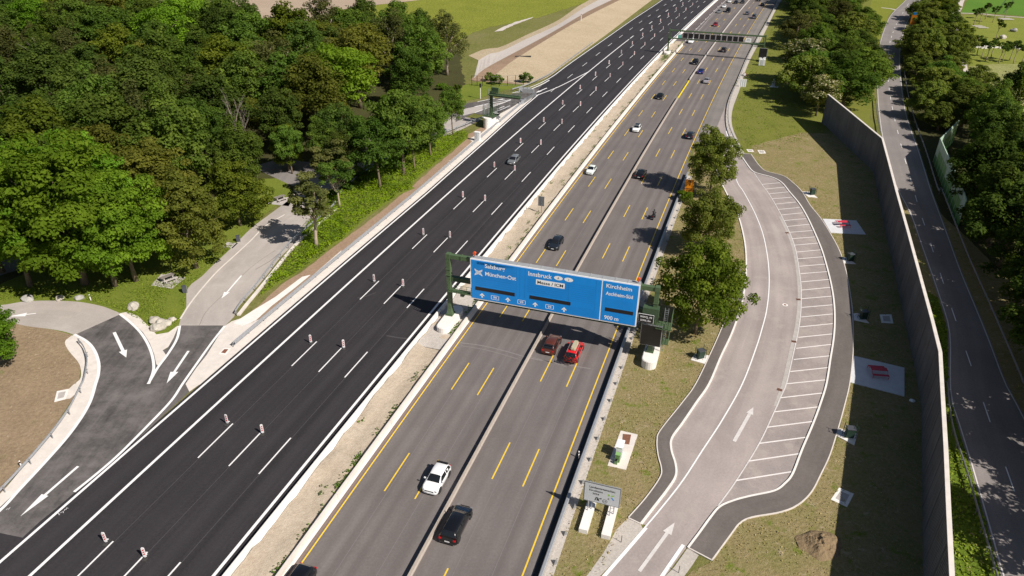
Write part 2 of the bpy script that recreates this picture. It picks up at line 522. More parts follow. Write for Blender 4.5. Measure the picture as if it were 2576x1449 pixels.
def sheet_poly(name, pts, z, m, parent=None, smooth=0, jitter=0.0, kind='structure', noise_scale=.35, **props):
    P = [Vector((p[0], p[1], 0)) for p in pts]
    if smooth:
        P = catmull(P, smooth, True)
    if jitter:
        Q = []
        for i, p in enumerate(P):
            q = P[(i + 1) % len(P)]
            n = max(1, int((q - p).length / 1.2))
            for k in range(n):
                c = p.lerp(q, k / n)
                d = mnoise.noise_vector(c * noise_scale) * jitter + mnoise.noise_vector(c * 1.3) * jitter * .4
                Q.append(Vector((c.x + d.x, c.y + d.y, 0)))
        P = Q
    tris = tessellate_polygon([P])
    V = [Vector((p.x, p.y, z)) for p in P]
    F = []
    for t in tris:
        a, b, c = (V[i] for i in t)
        F.append(tuple(t) if (b - a).cross(c - a).z > 0 else tuple(reversed(t)))
    me = mesh_data(name, V, F, m, uvs=[(p.x, p.y) for p in P])
    o = add(name, me, parent, **props)
    if kind and parent is None:
        o['kind'] = kind
    return o
def sheet_between(name, A, B, m, n=None, parent=None, kind='structure', uoff=0, **props):
    """a strip between two polylines (each with its own heights)"""
    n = n or max(2, int(max(plen(A), plen(B)) / 2.5))
    A, B = resample(A, n), resample(B, n)
    V, F, U = [], [], []
    d = 0
    for i in range(n):
        if i:
            d += (A[i] - A[i - 1]).length
        V += [A[i], B[i]]
        U += [(uoff, d), (uoff + (A[i] - B[i]).length, d)]
    for i in range(n - 1):
        F.append((2 * i, 2 * i + 1, 2 * i + 3, 2 * i + 2))
    a, b, c = V[0], V[1], V[3]
    if (b - a).cross(c - a).z < 0:
        F = [tuple(reversed(f)) for f in F]
    o = add(name, mesh_data(name, V, F, m, uvs=U), parent, **props)
    if kind and parent is None:
        o['kind'] = kind
    return o
def interp(tab, S):
    if not isinstance(tab, (list, tuple)):
        return tab
    if S <= tab[0][0]:
        return tab[0][1]
    for (a, va), (b, vb) in zip(tab, tab[1:]):
        if S <= b:
            return va + (vb - va) * (S - a) / (b - a)
    return tab[-1][1]
def ribbon(name, oL, oR, S0, S1, z, m, parent=None, step=4.0, kind='structure', **props):
    n = max(2, int((S1 - S0) / step) + 1)
    V, F, U = [], [], []
    for i in range(n):
        S = S0 + (S1 - S0) * i / (n - 1)
        a, b = interp(oL, S), interp(oR, S)
        V += [R(a, S, z), R(b, S, z)]
        U += [(a, S), (b, S)]
    for i in range(n - 1):
        F.append((2 * i, 2 * i + 1, 2 * i + 3, 2 * i + 2))
    o = add(name, mesh_data(name, V, F, m, uvs=U), parent, **props)
    if kind and parent is None:
        o['kind'] = kind
    return o
def stroke(name, pts, w, z, m, parent=None, smooth=6, kind='structure', **props):
    """a painted line of width w along a ground polyline"""
    P = catmull(pts, smooth) if smooth else [Vector(p) for p in pts]
    V, F, U = [], [], []
    d = 0
    for i, p in enumerate(P):
        t = (P[min(i + 1, len(P) - 1)] - P[max(i - 1, 0)])
        t.z = 0
        t.normalize()
        nrm = Vector((-t.y, t.x, 0)) * w / 2
        if i:
            d += (p - P[i - 1]).length
        V += [Vector((p.x, p.y, z)) + nrm, Vector((p.x, p.y, z)) - nrm]
        U += [(0, d), (w, d)]
    for i in range(len(P) - 1):
        F.append((2 * i, 2 * i + 1, 2 * i + 3, 2 * i + 2))
    F = [tuple(reversed(f)) if (V[f[1]] - V[f[0]]).cross(V[f[2]] - V[f[0]]).z < 0 else f for f in F]
    o = add(name, mesh_data(name, V, F, m, uvs=U), parent, **props)
    if kind and parent is None:
        o['kind'] = kind
    return o
def kerb(name, pts, w, h, m, parent=None, smooth=6, z0=0.0, kind='structure', **props):
    P = catmull(pts, smooth) if smooth else [Vector(p) for p in pts]
    V, F = [], []
    for i, p in enumerate(P):
        t = (P[min(i + 1, len(P) - 1)] - P[max(i - 1, 0)]); t.z = 0; t.normalize()
        nr = Vector((-t.y, t.x, 0)) * w / 2
        for q, z in ((p + nr, z0), (p + nr, h), (p - nr, h), (p - nr, z0)):
            V.append(Vector((q.x, q.y, z)))
    n = len(P)
    for i in range(n - 1):
        for k in range(3):
            F.append((4 * i + k, 4 * i + k + 1, 4 * i + 5 + k, 4 * i + 4 + k))
    F += [(0, 1, 2, 3), (4 * n - 1, 4 * n - 2, 4 * n - 3, 4 * n - 4)]
    me = mesh_data(name, V, F, m)
    bm = bmesh.new(); bm.from_mesh(me); bmesh.ops.recalc_face_normals(bm, faces=bm.faces); bm.to_mesh(me); bm.free()
    o = add(name, me, parent, **props)
    if kind and parent is None:
        o['kind'] = kind
    return o
def profile_run(name, path, prof, m, parent=None, closed=True, **props):
    """sweep a closed profile [(side, z)] along a world polyline; side > 0 is to the right of travel"""
    V, F = [], []
    n, k = len(path), len(prof)
    for i, p in enumerate(path):
        t = (path[min(i + 1, n - 1)] - path[max(i - 1, 0)]); t.z = 0; t.normalize()
        r = Vector((t.y, -t.x, 0))
        for s, z in prof:
            V.append(Vector((p.x + r.x * s, p.y + r.y * s, p.z + z)))
    for i in range(n - 1):
        for j in range(k if closed else k - 1):
            a, b = j, (j + 1) % k
            F.append((i * k + a, i * k + b, (i + 1) * k + b, (i + 1) * k + a))
    if closed:
        F.append(tuple(range(k)))
        F.append(tuple(range((n - 1) * k, n * k)))
    me = mesh_data(name, V, F, m)
    bm = bmesh.new(); bm.from_mesh(me); bmesh.ops.recalc_face_normals(bm, faces=bm.faces); bm.to_mesh(me); bm.free()
    return add(name, me, parent, **props)
def rpath(o, S0, S1, step=3.0, z=0.0):
    n = max(2, int(round((S1 - S0) / step)) + 1)
    return [R(interp(o, S0 + (S1 - S0) * i / (n - 1)), S0 + (S1 - S0) * i / (n - 1), z) for i in range(n)]
ORD = ['first', 'second', 'third', 'fourth', 'fifth', 'sixth', 'seventh', 'eighth', 'ninth', 'tenth', 'eleventh', 'twelfth', 'thirteenth',
       'fourteenth', 'fifteenth', 'sixteenth', 'seventeenth', 'eighteenth', 'nineteenth', 'twentieth', 'twenty-first', 'twenty-second', 'twenty-third',
       'twenty-fourth', 'twenty-fifth', 'twenty-sixth', 'twenty-seventh', 'twenty-eighth', 'twenty-ninth', 'thirtieth', 'thirty-first', 'thirty-second']

for _n, _w in ((30, 'thirty'), (40, 'forty')):
    for _k in range(10):
        if _n + _k > len(ORD):
            ORD.append(_w + '-' + ORD[_k - 1] if _k else _w[:-1] + 'ieth')
def text_mesh(body, m, thick=0.0):
    cu = bpy.data.curves.new('lettering', 'FONT')
    cu.body = body
    cu.size = 1
    cu.offset = .018
    cu.align_x = 'LEFT'
    cu.resolution_u = 3
    ob = bpy.data.objects.new('lettering_source', cu)
    COL.objects.link(ob)
    dg = bpy.context.evaluated_depsgraph_get()
    me = bpy.data.meshes.new_from_object(ob.evaluated_get(dg))
    bpy.data.objects.remove(ob)
    bpy.data.curves.remove(cu)
    me.materials.clear()
    me.materials.append(m)
    return me
def put_text(name, body, x0, x1, z0, zcap, y, m, parent, shear=0.0):
    """lettering on a plane facing -y, from x0 to x1, capitals from z0 to zcap"""
    me = text_mesh(body, m)
    co = np.empty(len(me.vertices) * 3)
    me.vertices.foreach_get('co', co)
    co = co.reshape(-1, 3)
    capcandidates = co[:, 1].max()
    minx, maxx = co[:, 0].min(), co[:, 0].max()
    out = np.zeros_like(co)
    out[:, 0] = x0 + (co[:, 0] - minx) / (maxx - minx) * (x1 - x0)
    out[:, 2] = z0 + co[:, 1] * (zcap - z0) / .70
    out[:, 1] = y
    me.vertices.foreach_set('co', out.ravel())
    me.update()
    return add(name, me, parent)

# ------------------------------------------------------------------ SETTING: ground and sheets
def big_sheet(name, x0, y0, x1, y1, z, m):
    return add(name, mesh_data(name, [(x0, y0, z), (x1, y0, z), (x1, y1, z), (x0, y1, z)], [(0, 1, 2, 3)], m, uvs=[(x0, y0), (x1, y0), (x1, y1), (x0, y1)]), kind='structure')
big_sheet('ground', -2500, -800, 2500, 4000, -.03, M_OLIVE)

FOREST_POLY = None
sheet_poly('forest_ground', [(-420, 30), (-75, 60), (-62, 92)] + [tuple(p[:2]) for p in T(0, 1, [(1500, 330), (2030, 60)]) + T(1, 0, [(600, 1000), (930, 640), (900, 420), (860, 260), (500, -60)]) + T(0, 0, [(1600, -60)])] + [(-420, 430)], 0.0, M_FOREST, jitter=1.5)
# service-area lawn
sheet_poly('lawn', T(0, 1, [(-300, 1060), (0, 1100), (600, 1100), (1200, 1200), (1340, 1060), (1500, 700), (1900, 270), (2100, 90), (2200, 0)]) + T(0, 0, [(2150, 1330), (1700, 1400)]) + T(0, 1, [(1250, 430), (900, 420), (500, 440), (0, 700), (-300, 760)]), .004, M_GRASS, jitter=.7)
sheet_poly('lawn_behind_forest_gap', T(1, 0, [(-150, 1180), (-20, 1130), (60, 1180), (120, 1260), (60, 1400), (-60, 1440), (-250, 1449), (-220, 1290)]), .006, M_GRASS, jitter=.6)
sheet_poly('lawn_at_service_entry', T(1, 0, [(930, 640), (1120, 600), (1400, 620), (1360, 650), (1200, 690), (1050, 740), (920, 770), (820, 760)]), .006, M_GRASS, jitter=.4)
# top left: fields
fb = T(0, 0, [(1300, 330), (1620, 262), (2140, 185), (2370, 150)]) + T(1, 0, [(0, 75), (250, 38), (590, 0), (900, -60)])
sheet_poly('ploughed_field', fb + [Vector((250, 1400, 0)), Vector((-700, 1400, 0)), Vector((-420, 500, 0)), Vector((-200, 400, 0))], .003, M_PLOUGH, jitter=.8)
sheet_poly('weed_field', T(0, 0, [(1900, 420), (2140, 187), (2370, 152)]) + T(1, 0, [(0, 77), (250, 40), (590, 2), (900, -58), (2150, -60), (1900, 0), (1500, 130), (1100, 210), (960, 260), (700, 420), (300, 420)]), .004, M_MEADL, jitter=1.2)
# haul track, brown strip, bare slope
def Tz(c, r, pts):
    return [T1(c, r, x, y, z) for x, y, z in pts]
crest = Tz(1, 0, [(1120, 592, .06), (1190, 540, .7), (1300, 455, 1.6), (1560, 292, 2), (1800, 152, 2), (2110, -5, 2), (2500, -190, 2)])
track_r = Tz(1, 0, [(1000, 592, .05), (1060, 535, .4), (1150, 480, .8), (1400, 347, 1), (1600, 238, 1), (1850, 92, 1), (2050, -5, 1), (2450, -195, 1)])
track_l = Tz(1, 0, [(1035, 455, .05), (1120, 405, .2), (1210, 385, .25), (1400, 292, .25), (1640, 182, .25), (1900, 20, .25), (2350, -205, .25)])
grass_e = T(1, 0, [(960, 420), (1080, 370), (1200, 355), (1400, 262), (1640, 150), (1860, 5), (2300, -215)], 0.0)
foot = [Vector((p.x, p.y, .05)) for p in T(1, 0, [(1385, 640), (1480, 615), (1570, 575), (1700, 478), (2000, 262), (2345, 0), (2650, -220)])]
sheet_between('bare_slope', catmull(foot, 5), catmull(crest, 5), M_SLOPE, 90)
sheet_between('brown_strip', catmull(crest, 5), catmull(track_r, 5), M_BROWN2, 80)
sheet_between('haul_track', catmull(track_r, 5), catmull(track_l, 5), M_TRACK, 80)
sheet_between('track_shoulder', catmull(track_l, 5), catmull(grass_e, 5), M_SLOPE, 80)
sheet_poly('slope_end', T(1, 0, [(1000, 580), (1120, 590), (1385, 640), (1150, 622), (1000, 612), (975, 600)]), .03, M_BROWN2)
sheet_poly('bare_streak', T(1, 0, [(1160, 240), (1180, 222), (1300, 170), (1450, 128), (1440, 138), (1310, 185), (1210, 232)]), .02, M_TRACK, jitter=.5)

# ---- motorway, left carriageway (fresh black asphalt)
edge_far = T(1, 0, [(1560, 595), (1700, 500), (1850, 392), (2000, 288), (2200, 148), (2430, -5), (2700, -200)])
def left_off(p, S_hint=None):
    S = p.x * SP + p.y * CP
    L = p.x * CP - p.y * SP
    return (S, L - cur(S))
EDL = [(20, -58.1), (125, -58.15), (160, -59.0), (185, -59.9), (205, -60.4)]
ef = [left_off(p) for p in edge_far]
BLK_L = [(20, -58.6), (125, -58.65), (160, -59.5), (185, -60.4), (200, -60.7)] + [(S, o - .5) for S, o in ef if S > 205]
black_road = ribbon('black_carriageway', BLK_L, -37.75, 22, 700, .02, M_BLACK)
wide_line = lambda o, w, S0, S1, m=M_WHITE, z=.028, par=None, nm='edge_line': ribbon(nm, (o if not isinstance(o, list) else [(s, v - w / 2) for s, v in o]) if isinstance(o, list) else o - w / 2, ([(s, v + w / 2) for s, v in o] if isinstance(o, list) else o + w / 2), S0, S1, z, m, par, kind=None)
wide_line(EDL, .3, 22, 205, par=black_road)
wide_line(-54.25, .32, 22, 297, par=black_road)
wide_line(-38.72, .32, 22, 700, par=black_road)
stroke('edge_line', T(1, 0, [(1300, 700), (1400, 668), (1500, 628), (1600, 573), (1700, 498), (1850, 392), (2000, 288), (2200, 148), (2430, -5), (2700, -200)]), .3, .028, M_WHITE, black_road)
stroke('gore_line', T(1, 0, [(1470, 722), (1620, 664), (1740, 606), (1870, 540)]), .32, .0285, M_WHITE, black_road)
dash_me = {}
def dash(o, Sc, ln, w, m, z, parent):
    key = (ln, w, m.name)
    if key not in dash_me:
        dash_me[key] = mesh_data('lane_dash', [(-ln / 2, -w / 2, 0), (ln / 2, -w / 2, 0), (ln / 2, w / 2, 0), (-ln / 2, w / 2, 0)], [(0, 1, 2, 3)], m)
    p = R(o, Sc, z)
    return add('lane_dash', dash_me[key], parent, loc=p, rot=(0, 0, heading(Sc)))
for o in (-50.17, -46.24, -42.53):
    for k in range(0, 25):
        S = 34.67 + 18 * k
        if S < 470:
            dash(o, S - 3, 6, .16, M_WHITE, .028, black_road)
for k in range(9, 25):
    S = 34.67 + 18 * k
    if S > 300:
        dash(-54.25, S - 3, 6, .32, M_WHITE, .028, black_road)
    if S > 200:
        dash(interp([(200, -57.9), (300, -58.6), (450, -59.0)], S), S - 3, 6, .16, M_WHITE, .028, black_road)
# fine paving seams between the lanes
M_SEAM = simple('asphalt_seam', (.075, .07, .07), .8, coord='pos')
M_SEAM2 = simple('grey_asphalt_seam', (.19, .17, .165), .8, coord='pos')
for o in (-50.1, -46.2, -42.5):
    ribbon('paving_seam', o + .05, o + .10, 22, 450, .024, M_SEAM, black_road, kind=None)
# pale concrete shoulder left of the black carriageway
SH_L = [(20, -60.75), (120, -60.8), (150, -61.6), (175, -62.6), (186, -62.6)]
ribbon('concrete_shoulder', SH_L, [(s, v - .002) for s, v in BLK_L], 66, 205, .014, M_CONC)
soil_o = [tuple(p) for p in T(0, 1, [(1840, 960), (2050, 760), (2330, 560), (2576, 370)]) + T(1, 1, [(0, 375), (300, 150), (500, -20)]) + T(1, 0, [(480, 1449), (900, 1090), (960, 1010), (1050, 960), (1180, 1000), (1290, 870), (1000, 1150), (640, 1449)])]
sheet_poly('reddish_soil_strip', soil_o + [R(-60.7, 100), R(-60.7, 62)], .008, M_BROWN2, jitter=.35)
sheet_poly('drain_channel', T(0, 1, [(2280, 640), (2345, 625), (2230, 720), (2050, 860), (1930, 970), (1830, 1010), (1760, 990), (1900, 900), (2080, 790)]), .012, M_CONC_W)
# median: sand between the barriers
def sand_strip(name, o0, o1, S0, S1, m, amp=.22, nx=7, step=1.2, z=.05):
    n = int((S1 - S0) / step) + 1
    V, F = [], []
    for i in range(n):
        S = S0 + (S1 - S0) * i / (n - 1)
        for k in range(nx):
            t = k / (nx - 1)
            p = R(o0 + (o1 - o0) * t, S)
            h = z + amp * (.5 + mnoise.noise(Vector((p.x * .35, p.y * .35, 3))) + .5 * mnoise.noise(Vector((p.x, p.y, 9)))) * (1.0 + (.8 if t < .3 else 0))
            V.append(Vector((p.x, p.y, max(h, .02))))
    for i in range(n - 1):
        for k in range(nx - 1):
            F.append((i * nx + k, i * nx + k + 1, (i + 1) * nx + k + 1, (i + 1) * nx + k))
    return add(name, mesh_data(name, V, F, m, smooth=True), kind='structure')
sand_strip('median_sand', -36.95, -33.1, 22, 97.5, M_SAND, .3)
sand_strip('median_gravel', -36.95, -33.1, 74, 97, M_GRAVEL, .22, z=.16)
sand_strip('far_median_sand', -36.95, -33.1, 99, 292, M_SAND, .25)
ribbon('median_bed', -37.8, -32.2, 22, 300, .006, M_SAND)

# right carriageway (worn grey, yellow temporary lines)
GR_R = [(20, -11.25), (150, -11.2), (165, -10.6)]
grey_road = ribbon('grey_carriageway', -33.2, -12.0, 22, 700, .016, M_GREY)
ribbon('hard_shoulder_edge', -12.0, -11.0, 22, 160, .0165, M_GREY, None)
ribbon('dark_edge_band', -11.5, -10.95, 22, 150, .021, simple('dark_edge_black', (.02, .018, .019), .6, coord='pos'), grey_road, kind=None)  # near-black band along the right edge of the carriageway
ribbon('crossover_asphalt', -37.7, -33.2, 300, 700, .018, asphalt('brown_grey_asphalt', (.12, .10, .098), .12), None)
wide_line(-32.0, .14, 22, 292, M_YELLOW, .024, grey_road)
wide_line(-12.37, .15, 22, 700, M_YELLOW, .024, grey_road)
wide_line(-32.7 + .35, .22, 22, 290, simple('old_paint_ghost', (.2, .14, .12), .8, coord='pos'), .0215, grey_road, 'ghost_line')
for o, ph in ((-28.92, 54.65), (-25.51, 54.65), (-19.04, 59.8), (-15.66, 59.8)):
    for k in range(-2, 24):
        S = ph + 18 * k
        if 22 < S < 470:
            dash(o, S - 3, 6, .15, M_YELLOW, .024, grey_road)
for o in (-28.6, -24.9, -18.4, -15.0):
    ribbon('paving_seam', o, o + .05, 22, 450, .0205, M_SEAM2, grey_road, kind=None)
M_SCUFF = simple('pale_scuff', (.20, .178, .17), .8, coord='pos')
for pts, w in (([(870, 1135), (1060, 1160), (1250, 1205), (1460, 1262), (1880, 1335)], .22), ([(900, 1160), (1100, 1195), (1330, 1260)], .14), ([(1400, 1235), (1560, 1280), (1700, 1320)], .12)):
    stroke('scuff_mark', T(1, 1, pts), w, .0215, M_SCUFF, grey_road, kind=None)
M_SCUFF_B = simple('pale_scuff_on_black', (.058, .052, .053), .8, coord='pos')
for pts, w in (([(340, 1085), (430, 1100), (500, 1108)], .3), ([(120, 800), (180, 790), (260, 760)], .2)):
    stroke('scuff_mark', T(1, 1, pts), w, .0245, M_SCUFF_B, black_road, kind=None)
M_CHALK = simple('chalk_mark', (.45, .43, .43), .9, coord='pos')
for pts in ([(440, 975), (450, 990)], [(455, 975), (480, 962), (478, 975)], [(485, 958), (492, 945), (497, 952), (505, 935), (515, 940)], [(46, 952), (60, 940), (62, 950), (78, 932)]):
    stroke('chalk_mark', T(0, 2, pts), .09, .0295, M_CHALK, black_road, smooth=0, kind=None)
# crossover studs beyond the gantry
for k in range(46):
    S = 303 + k * 2.6
    p = R(-31.6 - .012 * (S - 300), S, .026)
    add('yellow_stud', mesh_data('yellow_stud', [(-.6, -.09, 0), (.6, -.09, 0), (.6, .09, 0), (-.6, .09, 0)], [(0, 1, 2, 3)], M_WHITE_WORN) if k == 0 else STUD, grey_road, loc=p, rot=(0, 0, heading(S)))
    if k == 0:
        STUD = bpy.data.meshes['yellow_stud']
ribbon('white_edge_beyond', -33.4, -33.2, 300, 700, .024, M_WHITE_WORN, grey_road, kind=None)
# shoulder + ramp into the parking loop
asph_r = T(2, 0, [(725, 0), (480, 440), (400, 640), (350, 750), (327, 880), (335, 990), (370, 1080), (430, 1160)])
gore = T(2, 0, [(165, 975), (200, 972)])
kerb_in_left = T(2, 0, [(195, 1030), (215, 1130), (245, 1250), (290, 1375)]) + T(2, 1, [(335, 20), (410, 160), (452, 300), (476, 450), (478, 620), (464, 750), (430, 900), (370, 1070), (290, 1240), (200, 1449)]) + T(2, 2, [(105, 140), (0, 295)]) + T(1, 2, [(2495, 410), (2490, 500), (2522, 610), (2522, 700), (2460, 800), (2360, 930), (2260, 1060)])
kerb_out = T(2, 0, [(430, 1160), (500, 1262), (530, 1295), (570, 1312), (680, 1342), (750, 1382), (805, 1449)]) + T(2, 1, [(880, 90), (940, 190), (1000, 318), (1050, 440), (1086, 560), (1116, 680), (1136, 790), (1146, 900), (1146, 1020), (1136, 1130), (1115, 1260), (1085, 1449)]) + T(2, 2, [(1040, 150), (985, 300), (900, 500), (830, 680), (770, 755), (690, 810), (500, 852), (380, 885), (280, 930), (210, 1010), (130, 1120), (40, 1240)])
bay_line = T(2, 0, [(535, 1300), (598, 1393)]) + T(2, 1, [(640, 0), (700, 95), (770, 228), (823, 345), (857, 455), (880, 600), (894, 720), (894, 850), (886, 960), (866, 1085), (840, 1200), (785, 1440)]) + T(2, 2, [(735, 110), (690, 213), (578, 450), (405, 730), (265, 925)])
foot_out = T(2, 0, [(515, 1165), (560, 1230), (600, 1275), (640, 1298), (760, 1330), (830, 1380), (900, 1449)]) + T(2, 1, [(960, 100), (1040, 200), (1110, 310), (1180, 440), (1230, 590), (1262, 760), (1280, 900), (1286, 1100), (1284, 1230), (1260, 1449)]) + T(2, 2, [(1220, 170), (1170, 350), (1110, 540), (1040, 690), (970, 820), (870, 915), (740, 970), (520, 1010), (430, 1055), (370, 1130), (220, 1335)])
footL_out = T(2, 1, [(395, 560), (392, 660), (380, 760), (350, 880), (290, 1040), (220, 1200), (100, 1449)]) + T(2, 2, [(0, 140)]) + T(1, 2, [(2410, 350), (2382, 430), (2390, 540), (2415, 640), (2403, 712), (2300, 860), (2165, 1015)])
# end of the lane at the bottom of the photo
laneL_end = T(1, 2, [(2290, 1090), (1975, 1449), (1700, 1760)])
laneR_end = T(2, 2, [(10, 1260), (-130, 1449), (-330, 1700)])
ribbon('right_hard_shoulder', -12.0, [(175, -8.4), (225, -8.2), (700, -7.9)], 176, 700, .017, M_SHOULDER)
ramp_left = [R(-12.0, 178), R(-12.0, 160), R(-11.3, 150)] 
loop_poly = [R(-12.0, 205)] + asph_r[3:] + bay_line[:1] + bay_line + laneR_end[0:] + list(reversed(laneL_end)) + list(reversed(kerb_in_left)) + [R(-11.6, 168), R(-12.0, 178)]
sheet_between('loop_lane', catmull([R(-12.0, 196), R(-12.0, 178)] + kerb_in_left + laneL_end, 5), catmull(asph_r[2:] + bay_line + laneR_end, 5), M_LOOP, 240)
sheets_z = .012
sheet_between('parking_bays', catmull(bay_line[0:], 5), catmull(kerb_out[2:-3], 5), M_BAY, 160)
for o in list(bpy.data.objects):
    if o.name in ('loop_lane', 'parking_bays'):
        o.location.z = .010 if o.name == 'loop_lane' else .014
bays = bpy.data.objects['parking_bays']
# raised footways
foot_sheet = sheet_between('footway_right', [Vector((p.x, p.y, .12)) for p in catmull(kerb_out, 5)], [Vector((p.x, p.y, .12)) for p in catmull(foot_out, 5)], M_FOOT, 200)
foot_sheet_l = sheet_between('footway_left', [Vector((p.x, p.y, .12)) for p in catmull(kerb_in_left[8:], 5)], [Vector((p.x, p.y, .12)) for p in catmull(footL_out, 5)], M_FOOT, 120)
kerb('kerb_right', kerb_out, .22, .135, M_CONC_W)
kerb('kerb_left', kerb_in_left, .22, .135, M_CONC_W)
kerb('footway_edging_right', foot_out, .12, .13, M_CONC)
kerb('footway_edging_left', footL_out, .12, .13, M_CONC)
kerb('footway_end_edging', [kerb_out[-1], foot_out[-1]], .12, .13, M_CONC, smooth=0)
kerb('footway_end_edging_left', [kerb_in_left[-1], footL_out[-1]], .12, .13, M_CONC, smooth=0)
kerb('footway_top_edging', [kerb_out[0], foot_out[0]], .12, .13, M_CONC, smooth=0)
# pale gutter strip and bay markings
gut_in = [p for p in bay_line[3:-1]]
loop_road = bpy.data.objects['loop_lane']
stroke('gutter', T(2, 1, [(735, 185), (790, 300), (832, 410), (856, 520), (872, 640), (880, 760), (876, 880), (866, 980), (846, 1090), (818, 1200), (770, 1420)]) + T(2, 2, [(742, 60), (700, 170)]), .5, .022, M_CONC_G, None)
stroke('bay_edge_line', bay_line, .14, .026, M_WHITE_WORN, bays)
for (x0, y0, x1, y1) in [(650, 15, 800, 0), (675, 53, 825, 40), (697, 93, 853, 77), (722, 133, 882, 118), (742, 175, 907, 158), (765, 217, 932, 202), (788, 262, 957, 245), (807, 306, 980, 292), (823, 354, 1000, 340), (842, 403, 1022, 387), (855, 455, 1042, 438), (868, 506, 1062, 490), (880, 562, 1078, 546), (888, 618, 1092, 602), (895, 680, 1103, 661), (897, 742, 1113, 721), (897, 807, 1122, 788), (897, 873, 1130, 853), (893, 945, 1132, 922), (883, 1020, 1132, 995), (872, 1099, 1127, 1073), (855, 1182, 1120, 1152), (837, 1266, 1112, 1238), (812, 1357, 1095, 1327), (785, 1449, 1075, 1420)]:
    stroke('bay_line', T(2, 1, [(x0, y0), (x1, y1)]), .18, .0275, M_BAYPAINT, bays, smooth=0)
for (x0, y0, x1, y1) in [(740, 106, 1052, 70), (693, 212, 1020, 175), (640, 328, 985, 284), (578, 450, 938, 403), (498, 584, 885, 527), (405, 730, 820, 664)]:
    stroke('bay_line', T(2, 2, [(x0, y0), (x1, y1)]), .18, .0275, M_BAYPAINT, bays, smooth=0)
for (x0, y0, x1, y1) in [(598, 1393, 735, 1380), (622, 1428, 775, 1413)]:
    stroke('bay_line', T(2, 0, [(x0, y0), (x1, y1)]), .18, .0275, M_BAYPAINT, bays, smooth=0)
stroke('lane_line', T(2, 0, [(400, 1345), (422, 1395), (460, 1449)]) + T(2, 1, [(540, 150), (600, 300), (634, 450), (651, 600), (650, 750), (632, 900), (602, 1020), (553, 1180), (450, 1449)]) + T(2, 2, [(300, 270), (150, 500), (0, 730)]) + T(1, 2, [(2420, 930), (2290, 1085)]), .16, .024, M_WHITE, loop_road)
stroke('lane_line', T(1, 2, [(2300, 1085), (2150, 1260), (1985, 1449), (1700, 1780)]), .34, .025, M_WHITE, loop_road)
stroke('lane_line', T(2, 2, [(5, 1215), (-60, 1310), (-155, 1449), (-350, 1740)]), .34, .025, M_WHITE, loop_road)
stroke('lane_line', T(2, 0, [(330, 990), (345, 1040), (370, 1090), (412, 1158)]), .35, .025, M_WHITE, loop_road)
def arrow(tip, tail, parent, headlen=1.9, hw=.42, sw=.16, z=.0255, m=M_WHITE, L=None):
    tip, tail = Vector(tip), Vector(tail)
    d = (tip - tail); ln = d.length; d.normalize()
    n = Vector((-d.y, d.x, 0))
    hl = headlen
    pts = [tail + n * sw, tail - n * sw, tip - d * hl - n * sw, tip - d * hl - n * hw, tip, tip - d * hl + n * hw, tip - d * hl + n * sw]
    V = [Vector((p.x, p.y, z)) for p in pts]
    F = [(0, 1, 2, 6), (6, 2, 3), (6, 3, 4), (6, 4, 5)]
    F = [tuple(reversed(f)) if (V[f[1]] - V[f[0]]).cross(V[f[2]] - V[f[0]]).z < 0 else f for f in F]
    return add('direction_arrow', mesh_data('direction_arrow', V, F, m), parent)
arrow(T1(2, 2, 533, 176), T1(2, 2, 388, 435), loop_road, 1.5, .42, .2, m=M_WHITE_WORN)
arrow(T1(1, 2, 2517, 1045), T1(1, 2, 2248, 1415), loop_road, 1.7, .45, .17, m=M_WHITE_WORN)
# manhole, drains in the loop lane
def disc(name, c, r, z, m, parent=None, n=20, kind=None, **props):
    V = [Vector((c.x + r * math.cos(2 * PI * i / n), c.y + r * math.sin(2 * PI * i / n), z)) for i in range(n)]
    o = add(name, mesh_data(name, V, [tuple(range(n))], m), parent, **props)
    if kind:
        o['kind'] = kind
    return o
mh = disc('manhole_cover', T1(2, 1, 773, 853), .42, .030, M_CONC_W, label='round pale manhole cover in the middle of the loop lane', category='manhole cover')
disc('cover_plate', T1(2, 1, 773, 853), .2, .034, M_RUST, mh)
for i, (c, r, x, y, w) in enumerate([(2, 1, 788, 309, 'topmost'), (2, 1, 874, 812, 'upper middle'), (2, 1, 840, 1130, 'lower middle'), (2, 2, 732, 45, 'lowest')]):
    p = T1(c, r, x, y)
    g = empty('gutter_drain', f'rusty square drain grate in the gutter beside the parking bays, {w} of the four', 'drain grate', (p.x, p.y, .02), .2 + i * -.25, 'drain grates in the gutter')
    b = MB().mat(M_RUST); b.box(0, 0, .012, .62, .5, .02); b.build('frame', g)
    b = MB().mat(M_RUBBER)
    for k in range(4):
        b.box(-.2 + k * .13, 0, .026, .05, .4, .012)
    b.build('slot_row', g)

